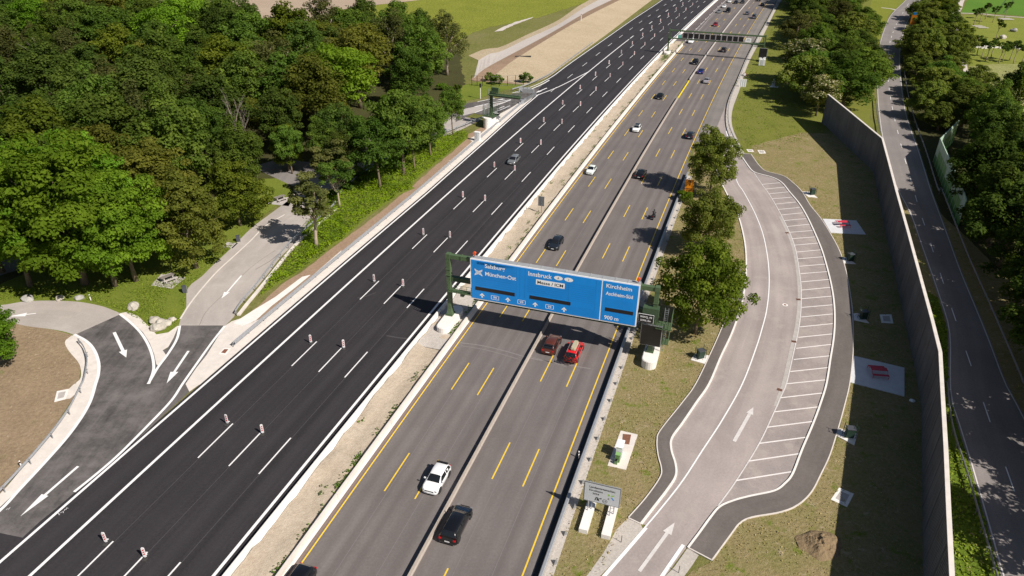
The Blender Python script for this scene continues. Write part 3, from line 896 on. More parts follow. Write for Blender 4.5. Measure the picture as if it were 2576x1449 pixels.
# verge right of the grey carriageway, islands
ver = [R(-10.9, 22), R(-10.9, 60), R(-10.9, 100), R(-10.9, 150), R(-11.5, 165)] + kerb_in_left[2:9]
sheet_poly('island_verge', [R(-10.9, 22)] + [R(-10.9, s) for s in range(30, 166, 6)] + [R(-11.6, 170)] + kerb_in_left[0:9] + footL_out[1:] + T(1, 2, [(2290, 1100), (1960, 1449), (1700, 1740)]), .006, M_DRY)
RV = [R(-6.0, 250), R(-5.6, 300), R(-5.5, 420)]
sheet_poly('dry_verge', [foot_out[0]] + foot_out[1:] + T(2, 2, [(60, 1400), (-180, 1700)]) + [Vector((75, 10, 0)), Vector((75, 60, 0)), Vector((81, 120, 0)), Vector((84, 160, 0)), Vector((84, 178, 0))] + T(2, 0, [(900, 1000), (520, 1100)]), .006, M_DRY, jitter=.3)
sheet_poly('green_verge', T(2, 0, [(465, 1160), (400, 1030), (372, 930), (378, 830), (432, 680), (475, 560), (560, 380), (740, 0), (860, -260), (1500, -260), (1450, 0), (1500, 300), (1450, 700), (1440, 1000), (1100, 980), (900, 1120), (700, 1150)]), .003, M_VERGE, jitter=3.0)
ribbon('gravel_strip_right', -11.0, -10.15, 22, 152, .018, M_GRAVEL)
ribbon('gravel_margin_right', -10.15, -9.7, 22, 152, .012, M_GRAVEL)
gl = T(2, 0, [(745, 0), (620, 245), (500, 470), (432, 670), (378, 820), (370, 930), (402, 1030), (468, 1160)])
sheet_between('gravel_strip_ramp', catmull([R(-7.9, 640)] + asph_r, 5), catmull([R(-6.2, 640)] + gl, 5), M_GRAVEL, 110, uoff=0)
bpy.data.objects['gravel_strip_ramp'].location.z = .009
sheet_poly('gravel_apron', T(1, 2, [(2165, 1020), (2262, 1064), (2290, 1100), (1960, 1449), (1700, 1740), (1560, 1700), (1860, 1449), (1960, 1280), (2080, 1100)]), .010, M_GRAVEL, jitter=.25)
sheet_poly('gravel_apron_right', T(2, 2, [(35, 1245), (110, 1290), (60, 1370), (0, 1449), (-180, 1700), (-330, 1690), (-130, 1449)]), .010, M_GRAVEL, jitter=.25)
# disturbed earth near the bottom right: mound
def heap(name, c, r, h, m, label, n=26, seed=0, kind=None, cat='soil heap', sx=1.0):
    V, F = [], []
    for i in range(n):
        for k in range(n):
            x, y = -1 + 2 * i / (n - 1), -1 + 2 * k / (n - 1)
            d = math.hypot(x, y) * (1.12 + .55 * mnoise.noise(Vector((x * 1.4, y * 1.4, seed * 1.7))))
            z = h * max(0, 1 - d) ** .8 * (1 + .5 * mnoise.noise(Vector((x * 2.5 + seed, y * 2.5, 1))) + .35 * mnoise.noise(Vector((x * 7, y * 7, seed)))) - .02
            z = max(z, -.02) if d < 1 else -.05
            V.append(Vector((c.x + x * r * sx, c.y + y * r, z)))
    for i in range(n - 1):
        for k in range(n - 1):
            F.append((i * n + k, (i + 1) * n + k, (i + 1) * n + k + 1, i * n + k + 1))
    return add(name, mesh_data(name, V, F, m, smooth=False), label=label, category=cat)
heap('earth_heap', T1(2, 2, 1040, 1215), 2.2, .8, ground_mat('dark_heap_soil', [(.3, (.20, .14, .08)), (.7, (.29, .21, .12))], [(.3, (.12, .085, .05)), (.7, (.34, .25, .15))], .6, 3.0, 1.0, .15), 'crumbling brown earth heap on the dry grass at the foot of the noise wall shadow', seed=3)

# side road on the right
rr_l = T(2, 0, [(1900, -330), (1780, -120), (1682, 0), (1572, 110), (1512, 240), (1478, 370), (1466, 520), (1464, 640), (1470, 780), (1482, 900), (1503, 1040), (1545, 1200), (1600, 1400)]) + T(2, 1, [(1705, 150), (1800, 420), (1930, 800), (2000, 1060)]) + T(2, 2, [(2005, 60), (2070, 300), (2150, 560), (2230, 840), (2400, 1449), (2520, 1860)])
rr_r = T(2, 0, [(2010, -330), (1900, -100), (1815, 0), (1742, 92), (1692, 180), (1652, 330), (1641, 450), (1648, 560), (1668, 740), (1696, 880), (1735, 1000), (1780, 1120), (1835, 1290), (1885, 1449)]) + T(2, 1, [(1998, 300), (2100, 580), (2200, 820), (2320, 1110), (2450, 1449)]) + T(2, 2, [(2576, 230), (2750, 620), (3100, 1449), (3280, 1860)])
side_road = sheet_between('side_road', catmull(rr_l, 4), catmull(rr_r, 4), M_RIGHTROAD, 170)
side_road.location.z = .02
def offs(P, d):
    out = []
    for i, p in enumerate(P):
        t = (P[min(i + 1, len(P) - 1)] - P[max(i - 1, 0)]); t.z = 0; t.normalize()
        out.append(p + Vector((-t.y, t.x, 0)) * d)
    return out
L4 = resample(catmull(rr_l, 4), 200); R4 = resample(catmull(rr_r, 4), 200)
side_l = 1 if (offs(L4, .3)[100] - R4[100]).length < (L4[100] - R4[100]).length else -1
stroke('edge_line', offs(L4, .25 * side_l), .14, .028, M_WHITE_WORN, side_road, smooth=0)
stroke('edge_line', offs(R4, -.25 * side_l), .14, .028, M_WHITE_WORN, side_road, smooth=0)
for (c, r, a, b) in [(2, 0, (1703, 28), (1694, 45)), (2, 0, (1687, 62), (1678, 76)), (2, 0, (1665, 92), (1655, 105)), (2, 0, (1640, 142), (1630, 158)), (2, 0, (1617, 176), (1610, 188)), (2, 0, (1602, 206), (1597, 218)), (2, 0, (1590, 238), (1586, 250)), (2, 0, (1578, 272), (1574, 286)), (2, 0, (1566, 310), (1563, 325)), (2, 0, (1558, 348), (1556, 364)), (2, 0, (1554, 392), (1552, 408)), (2, 0, (1550, 437), (1549, 455)), (2, 0, (1548, 485), (1548, 503)), (2, 0, (1549, 540), (1549, 558)), (2, 0, (1551, 598), (1552, 618)), (2, 0, (1557, 660), (1559, 682)), (2, 0, (1567, 730), (1571, 754)), (2, 0, (1580, 803), (1585, 830)), (2, 0, (1598, 887), (1603, 918)), (2, 0, (1620, 982), (1627, 1012)), (2, 0, (1645, 1085), (1654, 1118)), (2, 0, (1675, 1198), (1687, 1238)), (2, 0, (1712, 1328), (1724, 1370)), (2, 1, (1754, 25), (1769, 75)), (2, 1, (1807, 198), (1826, 253)), (2, 1, (1869, 388), (1892, 456)), (2, 1, (1942, 612), (1969, 694)), (2, 1, (2028, 877), (2062, 975)), (2, 1, (2137, 1200), (2177, 1316)), (2, 2, (2268, 138), (2320, 290)), (2, 2, (2436, 626), (2503, 813)), (2, 2, (2650, 1230), (2740, 1480))]:
    stroke('lane_dash', T(c, r, [a, b]), .13, .028, M_WHITE, side_road, smooth=0)
# strip of grass between wall and side road
M_LUSH = ground_mat('lush_verge_grass', [(.3, (.09, .15, .012)), (.7, (.16, .22, .02))], [(.3, (.05, .09, .008)), (.7, (.19, .26, .03))], .3, 2.2, 1.0, .3)
sheet_poly('right_forest_ground', [rr_r[6], rr_r[8], rr_r[11], rr_r[13], rr_r[15], rr_r[17], rr_r[19], rr_r[21], Vector((140, 20, 0)), Vector((190, 120, 0))] + T(2, 0, [(2576, 1300), (2400, 1000), (2260, 880), (2200, 700), (2080, 400), (2050, 200), (2040, 60), (1900, -100)]), .002, M_FOREST, jitter=.6)
# far right meadow, path, crop
sheet_poly('meadow', T(2, 0, [(2120, 110), (2105, 200), (2130, 350), (2160, 480), (2200, 620), (2260, 780), (2400, 1000), (2700, 1400), (3300, 1400), (3300, 140), (2580, 138), (2300, 118)]), .003, M_MEADOW, jitter=.4)
sheet_poly('flower_meadow', T(2, 0, [(2165, 500), (2400, 480), (2700, 490), (3200, 520), (3200, 1100), (2700, 1100), (2400, 900), (2260, 780), (2200, 640)]), .006, ground_mat('pale_flower_meadow', [(.3, (.19, .21, .05)), (.7, (.32, .31, .12))], [(.3, (.12, .15, .03)), (.7, (.38, .36, .17))], .12, 1.0, .9, .25), jitter=1.0)
sheet_poly('crop_field', T(2, 0, [(2100, 95), (2300, 100), (2576, 122), (3300, 125), (3600, -400), (2200, -400), (2150, 0)]), .003, M_CROP, jitter=.4)
stroke('crop_wheel_track', T(2, 0, [(2440, 0), (2365, 92)]), .6, .007, simple('crop_track', (.04, .09, .012), .9, coord='pos'), smooth=0)
stroke('crop_wheel_track_second', T(2, 0, [(2495, 0), (2420, 98)]), .6, .007, MATS['crop_track'], smooth=0)
sheet_between('gravel_path', catmull(T(2, 0, [(2150, -150), (2085, 0), (2040, 70), (2035, 110), (2045, 200), (2075, 320), (2100, 420), (2115, 520), (2150, 620), (2200, 720)]), 5), catmull(T(2, 0, [(2200, -150), (2128, 0), (2110, 60), (2085, 110), (2085, 200), (2105, 320), (2135, 430), (2155, 540), (2190, 640), (2235, 735)]), 5), M_TRACK, 60).location.z = .012
stroke('field_path', T(2, 0, [(2088, 98), (2250, 104), (2400, 120), (2700, 140), (3300, 180)]), 1.6, .012, M_TRACK)
stroke('lane_to_field', T(2, 0, [(1620, 78), (1570, 66), (1500, 58)]), 1.5, .012, M_TRACK)
sheet_poly('roadside_meadow', T(2, 0, [(1670, 10), (1560, 110), (1500, 250), (1470, 380), (1440, 330), (1380, 150), (1430, 0), (1520, -180), (1900, -250)]), .006, ground_mat('yellow_green_roadside_grass', [(.3, (.15, .18, .02)), (.7, (.21, .22, .03))], [(.3, (.11, .13, .015)), (.7, (.25, .26, .04))], .1, 1.2, .8, .2), jitter=.4)  # grass with its own yellow-green tones

# ---- service road, bottom left
sr_edge_l = T(0, 1, [(1348, 1010), (1370, 940), (1405, 870), (1406, 790), (1412, 740), (1450, 690), (1520, 640), (1600, 560), (1760, 410), (1900, 270), (2060, 150), (2200, 40)]) + T(1, 0, [(-330, 1390), (-100, 1280), (120, 1160), (420, 980), (700, 860)])
sr_edge_r = T(0, 1, [(1700, 1008), (1768, 940), (1790, 880), (1900, 760), (2020, 620), (2120, 490), (2240, 375), (2330, 280), (2450, 170), (2576, 80)]) + T(1, 0, [(60, 1449), (350, 1250), (700, 1060), (860, 1000), (1060, 900)])
sv = sheet_between('service_road', catmull(sr_edge_l, 4), catmull(sr_edge_r, 4), M_SERVICE, 90)
sv.location.z = .012
stroke('kerbstone_row', T(0, 1, [(1360, 960), (1430, 850), (1520, 735), (1640, 600), (1760, 490), (1890, 370), (2000, 260), (2150, 170)]), .25, .020, M_CONC, sv, kind=None)
stroke('road_seam', T(0, 1, [(1505, 1005), (1560, 900), (1700, 760), (1850, 610), (1960, 520), (2080, 440)]), .07, .019, simple('dark_joint', (.2, .175, .16), .9, coord='pos'), sv)
stroke('skid_mark', T(0, 1, [(1930, 585), (2040, 520), (2100, 470), (2150, 430)]), .12, .0195, MATS['dark_joint'], sv)
# loop road (pale) at left
lp_top = T(0, 1, [(-300, 905), (-100, 865), (40, 850), (200, 825), (400, 820), (600, 830), (760, 860), (860, 895), (915, 920)])
lp_bot = T(0, 1, [(-300, 1010), (-120, 975), (70, 985), (200, 1012), (400, 1038), (500, 1058), (560, 1080)])
lp = sheet_between('loop_road', catmull(lp_top, 5), catmull(lp_bot, 5), M_SERVICE, 60)
lp.location.z = .010
arrow(T1(0, 1, 60, 942), T1(0, 1, 272, 917), lp, 2.3, .5, .1, .024)
# dark new asphalt of both arms and the merging lane
armA_l = T(0, 1, [(560, 1080), (655, 1130), (715, 1200), (745, 1290), (742, 1380), (720, 1449)]) + T(0, 2, [(690, 100), (650, 190), (590, 290), (500, 410), (350, 580), (150, 790), (0, 930), (-300, 1180)])
armA_r = T(0, 1, [(915, 920), (1000, 985), (1080, 1060), (1130, 1140), (1160, 1220), (1175, 1300), (1180, 1330)])
dark_poly = T(0, 1, [(915, 920), (1000, 985), (1080, 1060), (1130, 1140), (1162, 1220), (1180, 1300), (1200, 1320), (1260, 1240), (1228, 1195), (1265, 1180), (1310, 1100), (1350, 1008), (1702, 1008), (1640, 1100), (1560, 1230), (1480, 1330), (1400, 1449)]) + T(0, 2, [(1300, 110), (1180, 270), (1010, 450), (800, 640), (560, 830), (300, 1040), (170, 1160), (0, 1125), (-330, 1060)]) + list(reversed(armA_l))
dark = sheet_poly('ramp_asphalt', dark_poly, .016, M_RAMP)
sheet_poly('ramp_wedge', T(0, 1, [(1400, 1449)]) + T(0, 2, [(1430, 60), (1230, 240), (1010, 450), (1180, 270), (1300, 110), (1385, 0)]), .0215, M_JOIN)
stroke('edge_line', T(0, 1, [(905, 922), (985, 985), (1060, 1060), (1112, 1140), (1145, 1220), (1160, 1300), (1155, 1360), (1122, 1449)]), .34, .024, M_WHITE, dark)
stroke('edge_line', T(0, 1, [(562, 1075), (655, 1128), (712, 1195), (745, 1290), (742, 1380), (722, 1449)]) + T(0, 2, [(690, 110), (650, 195), (590, 290), (500, 410), (350, 580), (150, 795), (0, 955), (-300, 1210)]), .36, .024, M_WHITE, dark)
stroke('edge_line', T(0, 1, [(1358, 1010), (1335, 1110), (1270, 1220), (1195, 1320), (1150, 1395), (1118, 1449)]), .34, .0245, M_WHITE, dark)
stroke('edge_line', T(0, 1, [(1697, 1010), (1600, 1135), (1500, 1275), (1378, 1449)]) + T(0, 2, [(1290, 130), (1100, 330), (900, 530), (740, 670), (560, 815)]), .32, .0245, M_WHITE, dark)
arrow(T1(0, 1, 953, 1250), T1(0, 1, 862, 1060), dark, 1.9, .5, .2)
arrow(T1(0, 1, 1258, 1445), T1(0, 1, 1423, 1200), dark, 2.4, .5, .16)
arrow(T1(0, 2, 152, 1002), T1(0, 2, 590, 622), dark, 3.0, .42, .15)
arrow(T1(0, 1, 1672, 805), T1(0, 1, 1822, 632), sv, 1.9, .45, .13)
# gores and pale aprons
sheet_poly('concrete_gore', T(0, 1, [(905, 915), (960, 905), (1040, 935), (1130, 1020), (1180, 1075), (1270, 1060), (1340, 1010), (1356, 1015), (1312, 1100), (1270, 1170), (1228, 1195), (1262, 1240), (1195, 1330), (1175, 1300), (1162, 1220), (1130, 1140), (1080, 1060), (1000, 985)]), .011, M_CONC)
sheet_poly('concrete_apron', T(0, 1, [(1700, 1008), (1750, 975), (1830, 950), (1900, 985), (1960, 960), (2040, 905), (2300, 680), (2576, 440), (2576, 600), (2050, 1000), (1520, 1449)]) + T(0, 2, [(1500, 8), (1430, 58), (1385, 45), (1385, 0)]) + T(0, 1, [(1400, 1449), (1480, 1330), (1560, 1230), (1640, 1100)]), .010, M_CONC)
arm_out = T(0, 1, [(540, 1085), (490, 1130), (520, 1200), (600, 1300), (610, 1400), (570, 1449)]) + T(0, 2, [(560, 100), (500, 220), (400, 350), (300, 480), (180, 620), (0, 830), (-300, 1090)])
sheet_between('concrete_verge_left', catmull(arm_out, 4), catmull(armA_l, 4), M_CONC, 70).location.z = .011
sheet_poly('brown_island', T(0, 1, [(-400, 900), (60, 985), (200, 1012), (400, 1038), (540, 1075), (600, 1180), (620, 1300), (590, 1449)]) + T(0, 2, [(560, 100), (400, 350), (180, 620), (0, 830), (-300, 1090), (-900, 1000), (-900, -200)]), .007, M_BROWN, jitter=.2)
# black asphalt strip at the bottom left corner of the merge
sheet_poly('merge_asphalt', T(0, 2, [(170, 1160), (0, 1125), (-330, 1060), (-700, 1449), (-400, 1700), (220, 1160)]) + T(0, 2, [(600, 810), (560, 830), (300, 1040)]), .0175, M_BLACK)

# service ramp at the upper exit
C3 = lambda pts, z=0: [G((1780 + x / 5.574) * .670833, (300 + y / 5.574) * .670833, z) for x, y in pts]
sheet_poly('upper_ramp_asphalt', C3([(1590, 0), (1500, 40), (1300, 130), (1150, 215), (960, 260), (800, 290), (560, 360), (400, 395), (60, 450), (-400, 520), (-400, 880), (0, 690), (60, 720), (470, 740), (560, 680), (730, 600), (860, 520), (980, 430), (1200, 330), (1300, 340), (1370, 370), (1640, 200), (1780, 30)]), .014, M_RAMP)
sheet_poly('upper_gore', C3([(0, 560), (240, 510), (380, 500), (560, 470), (740, 420), (600, 470), (460, 540), (240, 605), (0, 685), (-300, 760), (-300, 620)]), .018, M_CONC_G)
sheet_poly('upper_apron', C3([(730, 600), (860, 520), (980, 430), (1200, 330), (1300, 340), (1370, 372), (1100, 560), (860, 740), (640, 880), (420, 1060), (230, 1130), (120, 1120), (300, 980), (460, 850), (560, 780), (470, 740), (560, 690)]), .013, M_CONC)
up = bpy.data.objects['upper_ramp_asphalt']
stroke('edge_line', C3([(60, 455), (240, 418), (420, 385)]), .3, .022, M_WHITE, up, smooth=3)
stroke('edge_line', C3([(0, 560), (240, 505), (500, 455), (760, 412)]), .34, .022, M_WHITE, up, smooth=3)
stroke('edge_line', C3([(0, 685), (240, 600), (460, 528), (620, 470), (760, 415)]), .3, .0225, M_WHITE, up, smooth=3)
stroke('edge_line', C3([(460, 612), (620, 550)]), .3, .022, M_WHITE, up, smooth=0)
stroke('edge_line', C3([(780, 270), (960, 245), (1150, 200), (1400, 95), (1560, 5)]), .4, .022, M_WHITE, up, smooth=3)
arrow(C3([(1265, 275)])[0], C3([(1510, 168)])[0], up, 3, .5, .2, .0225)
arrow(C3([(430, 428)])[0], C3([(590, 402)])[0], up, 3, .5, .2, .0225)
ramp_b = MB()
# dark shaded parking lanes under the wood (visible through gaps)
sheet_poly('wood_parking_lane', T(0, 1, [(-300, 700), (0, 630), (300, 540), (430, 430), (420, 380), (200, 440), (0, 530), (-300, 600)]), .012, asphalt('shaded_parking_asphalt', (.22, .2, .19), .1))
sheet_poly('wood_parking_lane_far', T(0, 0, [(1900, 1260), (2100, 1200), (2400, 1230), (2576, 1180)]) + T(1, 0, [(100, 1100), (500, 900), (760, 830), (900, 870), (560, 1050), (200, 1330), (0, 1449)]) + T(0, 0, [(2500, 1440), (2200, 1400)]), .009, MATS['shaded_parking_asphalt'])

# ================================================================== BARRIERS AND GUARDRAILS
def bar_thing(name, label, cat, S0, o):
    p = R(o, S0)
    return empty(name, label, cat, (p.x, p.y, 0))
def child_path(path, parent):
    return [p - Vector(parent.location) for p in path]
def seg_barrier(name, label, o, S0, S1, seg, prof, m, gap=.02, cat='concrete barrier', part='barrier_segment', groups=None):
    t = bar_thing(name, label, cat, S0, o)
    S = S0
    while S < S1 - .1:
        e = min(S + seg, S1)
        path = child_path(rpath(o, S + gap, e - gap, 3.0), t)
        profile_run(part, path, prof, m, t)
        S = e
    return t
STEP = [(-.28, 0), (.28, 0), (.28, .08), (.16, .28), (.11, .9), (-.11, .9), (-.16, .28), (-.28, .08)]
STEPN = [(-.3, 0), (.3, 0), (.3, .1), (.14, .32), (.11, .88), (-.11, .88), (-.14, .32), (-.3, .1)]
THIN = [(-.13, 0), (.13, 0), (.11, .18), (.05, .26), (.04, .76), (-.04, .76), (-.05, .26), (-.11, .18)]
b1 = seg_barrier('concrete_barrier', 'long white concrete barrier between the black carriageway and the sand strip', -37.3, 22, 300, 12, STEP, M_CONC_W)
seg_barrier('concrete_barrier', 'white concrete barrier line along the yellow edge line of the grey carriageway', -32.85, 22, 292, 12, STEPN, M_CONC)
seg_barrier('concrete_barrier', 'distant white barrier line beyond the far gantry beside the black carriageway', -37.3, 300.5, 460, 20, STEP, M_CONC_W)
seg_barrier('lane_divider', 'thin pale barrier dividing the grey carriageway in two halves', -21.9, 22, 214, 12, THIN, simple('beige_divider', (.37, .32, .28), .85, var=.12, coord='pos'), cat='barrier')
# yellow opening in the divider
t = bar_thing('opening_marker', 'bright yellow stretch of low barrier in the middle of the grey carriageway', 'barrier', 214, -21.9)
profile_run('barrier_segment', child_path(rpath(-21.9, 214.5, 236, 3), t), [(-.14, 0), (.14, 0), (.10, .4), (-.10, .4)], simple('yellow_plastic_barrier', (.80, .62, .01), .5), t)
seg_barrier('lane_divider', 'far thin dark-topped barrier dividing the grey carriageway beyond the yellow stretch', -21.9, 237, 460, 16, THIN, M_CONC_G, cat='barrier')

POST = {}
def guardrail(name, label, path_fn, S0, S1, m, dS=4.0, h=.75, side=1, spikes=False, beam=((-.05, -.16), (.03, -.12), (.0, 0), (.03, .12), (-.05, .16), (-.08, .12), (-.05, 0), (-.08, -.12)), double=False, path=None, maxposts=290):
    if path is None:
        path = path_fn(S0, S1)
    o0 = path[0]
    t = empty(name, label, 'guardrail', (o0.x, o0.y, 0))
    rel = [p - Vector(t.location) for p in path]
    profile_run('rail_beam', rel, [(s, z + h) for s, z in beam], m, t)
    if double:
        profile_run('rail_beam', [p for p in rel], [(s - .3 * side, z + h) for s, z in beam], m, t)
    if 'post' not in POST:
        b = MB().mat(M_STEEL_D); b.box(0, 0, .36, .10, .06, .78); b.box(.0, .06, .70, .05, .16, .08)
        POST['post'] = b.data('guardrail_post')
        b = MB().mat(M_STEEL_D); b.addf([(-.35, 0, .05), (.35, 0, .05), (.0, .12, .62), (0, .3, .05)], [(0, 1, 2), (1, 3, 2), (3, 0, 2)])
        POST['strut'] = b.data('rail_strut')
    n = min(maxposts, int(plen(rel) / dS))
    Q = resample(rel, n + 1)
    for i, p in enumerate(Q):
        d = Q[min(i + 1, n)] - Q[max(i - 1, 0)]
        a = math.atan2(d.y, d.x)
        nr = Vector((math.sin(a), -math.cos(a), 0)) * .12 * side
        add('post', POST['post'], t, loc=p + nr, rot=(0, 0, a + (PI if side > 0 else 0)))
        if spikes and i < n:
            q = p.lerp(Q[i + 1], .5)
            add('strut', POST['strut'], t, loc=q + nr * 6.5, rot=(0, 0, a + (PI if side > 0 else 0)))
    return t
WIDE = ((-.06, -.42), (.22, -.42), (.26, .06), (.2, .10), (-.04, .10), (-.1, .0))
guardrail('guardrail', 'galvanised guardrail along the right edge of the grey carriageway below the big blue sign', lambda a, b: rpath(-10.75, a, b), 22, 152, M_STEEL, 3.6, .76, 1, True, beam=WIDE)
guardrail('guardrail', 'long double guardrail on the pale concrete shoulder left of the black carriageway', lambda a, b: rpath([(20, -59.8), (120, -59.85), (150, -60.5), (200, -61.6)], a, b), 66, 196, M_STEEL, 3.4, .74, -1, False, double=True)
gp = catmull(T(2, 0, [(735, -20), (640, 165), (520, 380), (430, 590), (365, 740), (341, 850), (345, 955), (378, 1050), (430, 1148)], 0), 5)
guardrail('guardrail', 'guardrail curving from the far hard shoulder round the entry of the parking loop', None, 0, 0, M_STEEL, 3.2, .72, 1, path=gp)
gp = catmull(T(0, 1, [(596, 1145), (640, 1200), (665, 1290), (655, 1380), (640, 1449)]) + T(0, 2, [(610, 60), (540, 200), (430, 360), (300, 520), (150, 690), (0, 850), (-200, 1050)]), 5)
guardrail('guardrail', 'curved grey guardrail on the pale verge of the left exit arm', None, 0, 0, M_STEEL, 4.0, .7, -1, path=gp)
gp = catmull(T(0, 1, [(1782, 930), (1850, 830), (1960, 700), (2080, 545), (2170, 430), (2250, 350), (2400, 225), (2520, 120)]) + T(1, 0, [(60, 1405), (350, 1215), (700, 1045), (860, 985), (1060, 905)]), 5)
guardrail('guardrail', 'guardrail with pale edging on the right side of the service road', None, 0, 0, M_STEEL, 3.6, .72, 1, path=gp)
kerb('service_road_upstand', T(0, 1, [(1800, 935), (1870, 845), (1985, 705), (2100, 560), (2190, 450), (2265, 370), (2420, 235), (2540, 130)]), .45, .25, M_CONC)
gp = catmull(C3([(1560, -40), (1440, 20), (1330, 80), (1150, 150), (1000, 190)]) , 4)
gp2 = catmull(T(1, 0, [(1290, 690), (1400, 655), (1500, 610), (1590, 562), (1700, 478), (1900, 330)]), 4)
guardrail('guardrail', 'far guardrail between the upper ramp and the bare earth slope', None, 0, 0, M_STEEL, 4, .7, -1, path=gp2)
gp = catmull(C3([(0, 880), (150, 835), (470, 705), (600, 655), (740, 590)]), 4)
guardrail('guardrail', 'short guardrail behind the cantilever gantry at the upper ramp', None, 0, 0, M_STEEL, 4, .7, 1, path=gp)
wl = catmull(T(2, 2, [(1985, 20), (2010, 260), (2050, 440), (2140, 720), (2230, 1040), (2330, 1390), (2440, 1780)]), 5)
guardrail('guardrail', 'low guardrail with cross arms in the green strip between noise wall and side road', None, 0, 0, M_STEEL_D, 2.4, .6, 1, path=wl)
wl = catmull(T(2, 0, [(1663, 520), (1690, 700), (1730, 870), (1775, 1010), (1830, 1160), (1920, 1449)]) + T(2, 1, [(1945, 0), (2040, 240), (2150, 520), (2300, 860), (2500, 1330), (2560, 1480)]), 5)
guardrail('guardrail', 'dark guardrail on the right edge of the side road under the trees', None, 0, 0, M_STEEL_D, 4.0, .7, -1, path=wl)
wl = catmull(T(2, 0, [(1450, 760), (1462, 880), (1485, 1010)]), 5)
guardrail('guardrail', 'short guardrail left of the side road behind the bend of the noise wall', None, 0, 0, M_STEEL_D, 3.0, .7, -1, path=wl)
# crash cushion in the gore of the upper ramp
t = empty('crash_cushion', 'striped steel crash cushion ending the guardrail in the upper ramp gore', 'crash cushion', C3([(1000, 490)])[0], 0)
P0, P1 = C3([(1000, 490)])[0], C3([(1270, 320)])[0]
d = P1 - P0
for i in range(13):
    c = d * (i / 12)
    b = MB().mat(M_GREYBOX); b.box(0, 0, .45, .12, 1.1 - i * .04, .8)
    b.build('cushion_plate', t, loc=c, rot=(0, 0, math.atan2(d.y, d.x)))
b = MB().mat(M_STEEL); b.cyl((0, 0, .1), (0, 0, 1.1), .55, n=16); b.build('end_drum', t, loc=-d.normalized() * .4)
# stacked grey barrier elements beyond the cantilever gantry
for i, (x, y, a) in enumerate([(1040, 235, .15), (1120, 265, -.25)]):
    p = C3([(x, y)])[0]
    t = empty('barrier_element', ['grey steel barrier element standing behind the cantilever gantry walkway', 'grey slanted barrier element, right one of the two by the upper ramp'][i], 'barrier element', p, a)
    b = MB().mat(M_GREYBOX); b.box(0, 0, .55, 3.4, .5, 1.1); b.build('body', t)
    for k in (-1.4, -.2, 1.0):
        b = MB().mat(M_STEEL_D); b.box(k, 0, 1.3, .12, .12, .45); b.build('peg', t)

# ------------------------------------------------------------------ noise walls
top_pts = [(2084, 238), (2148, 290)] + [(1717.33 + x / 3, y / 3) for x, y in [(1508, 1048), (1560, 1240), (1615, 1449)]] + [(1717.33 + x / 3, 483 + y / 3) for x, y in [(1700, 300), (1810, 705), (1880, 960), (1943, 1212), (1955, 1440)]] + [(1717.33 + x / 3, 966 + y / 3) for x, y in [(1985, 500), (2005, 950), (2030, 1449)]] + [(2420, 1800)]
WH = 7.3
wbase = [G(u, v, WH) for u, v in top_pts]
wbase = [Vector((p.x, p.y, 0)) for p in wbase]
wall = empty('noise_wall', 'tall grey noise barrier wall curving between the parking loop and the side road', 'noise wall', wbase[0])
rel = resample([p - wbase[0] for p in wbase], 400)
total = plen(rel)
npan = int(total / 4.0)
pan = resample([p - wbase[0] for p in wbase], npan + 1)
pp = {}
for i in range(npan):
    a, b_ = pan[i], pan[i + 1]
    d = b_ - a
    ang = math.atan2(d.y, d.x)
    ln = d.length
    b = MB().mat(M_WALL)
    b.box(ln / 2, 0, WH / 2 - .05, ln - .16, .22 + .02 * (i % 2), WH - .1)
    for k in range(9):
        b.box(.3 + (ln - .6) * k / 8, -.125 if True else 0, WH / 2 - .05, .09, .05, WH - .3)
        b.box(.3 + (ln - .6) * k / 8, .125, WH / 2 - .05, .09, .05, WH - .3)
    b.build('wall_panel', wall, loc=a, rot=(0, 0, ang))
    if 'post' not in pp:
        q = MB().mat(M_WALL); q.box(0, 0, WH / 2, .18, .34, WH); pp['post'] = q.data('wall_post')
    add('wall_post', pp['post'], wall, loc=a, rot=(0, 0, ang))
rg = [tuple(p[:2]) for p in wbase[5:]] + [tuple(p[:2]) for p in reversed(T(2, 1, [(1930, 800), (2000, 1060)]) + T(2, 2, [(2005, 60), (2070, 300), (2150, 560), (2230, 840), (2400, 1449), (2520, 1860)]))]
sheet_poly('roadside_grass', rg, .012, M_LUSH)
profile_run('coping', [Vector((p.x, p.y, WH)) for p in rel], [(-.2, 0), (.2, 0), (.2, .12), (-.2, .12)], M_CONC, wall)

gt = [G(1717.33 + x / 3, y / 3, 5.6) for x, y in [(2085, 908), (1948, 1042), (1990, 1140), (2050, 1270), (2128, 1449)]] + [G(1717.33 + x / 3, 483 + y / 3, 5.6) for x, y in [(2145, 60)]]
gt = [Vector((p.x, p.y, 0)) for p in gt]
gw = empty('green_noise_wall', 'green and white panelled noise wall with a pointed corner at the edge of the right wood', 'noise wall', gt[0])
for seg in range(len(gt) - 1):
    a, b_ = gt[seg] - gt[0], gt[seg + 1] - gt[0]
    n = max(1, round((b_ - a).length / 3.2))
    for i in range(n):
        p, q = a.lerp(b_, i / n), a.lerp(b_, (i + 1) / n)
        ln = (q - p).length
        ang = math.atan2((q - p).y, (q - p).x)
        for r in range(3):
            mm = [M_WALLGREEN, M_WALLLIME, M_WALLPALE][r] if (i + seg) % 3 != 1 else [M_WALLGREEN, M_WALLPALE, M_WALLPALE][r]
            b = MB().mat(mm); b.box(ln / 2, 0, .95 + r * 1.85, ln - .1, .16, 1.8)
            b.build('wall_panel', gw, loc=p, rot=(0, 0, ang))
        b = MB().mat(M_WALLPALE); b.box(0, 0, 2.8, .16, .26, 5.65); b.build('wall_post', gw, loc=p, rot=(0, 0, ang))

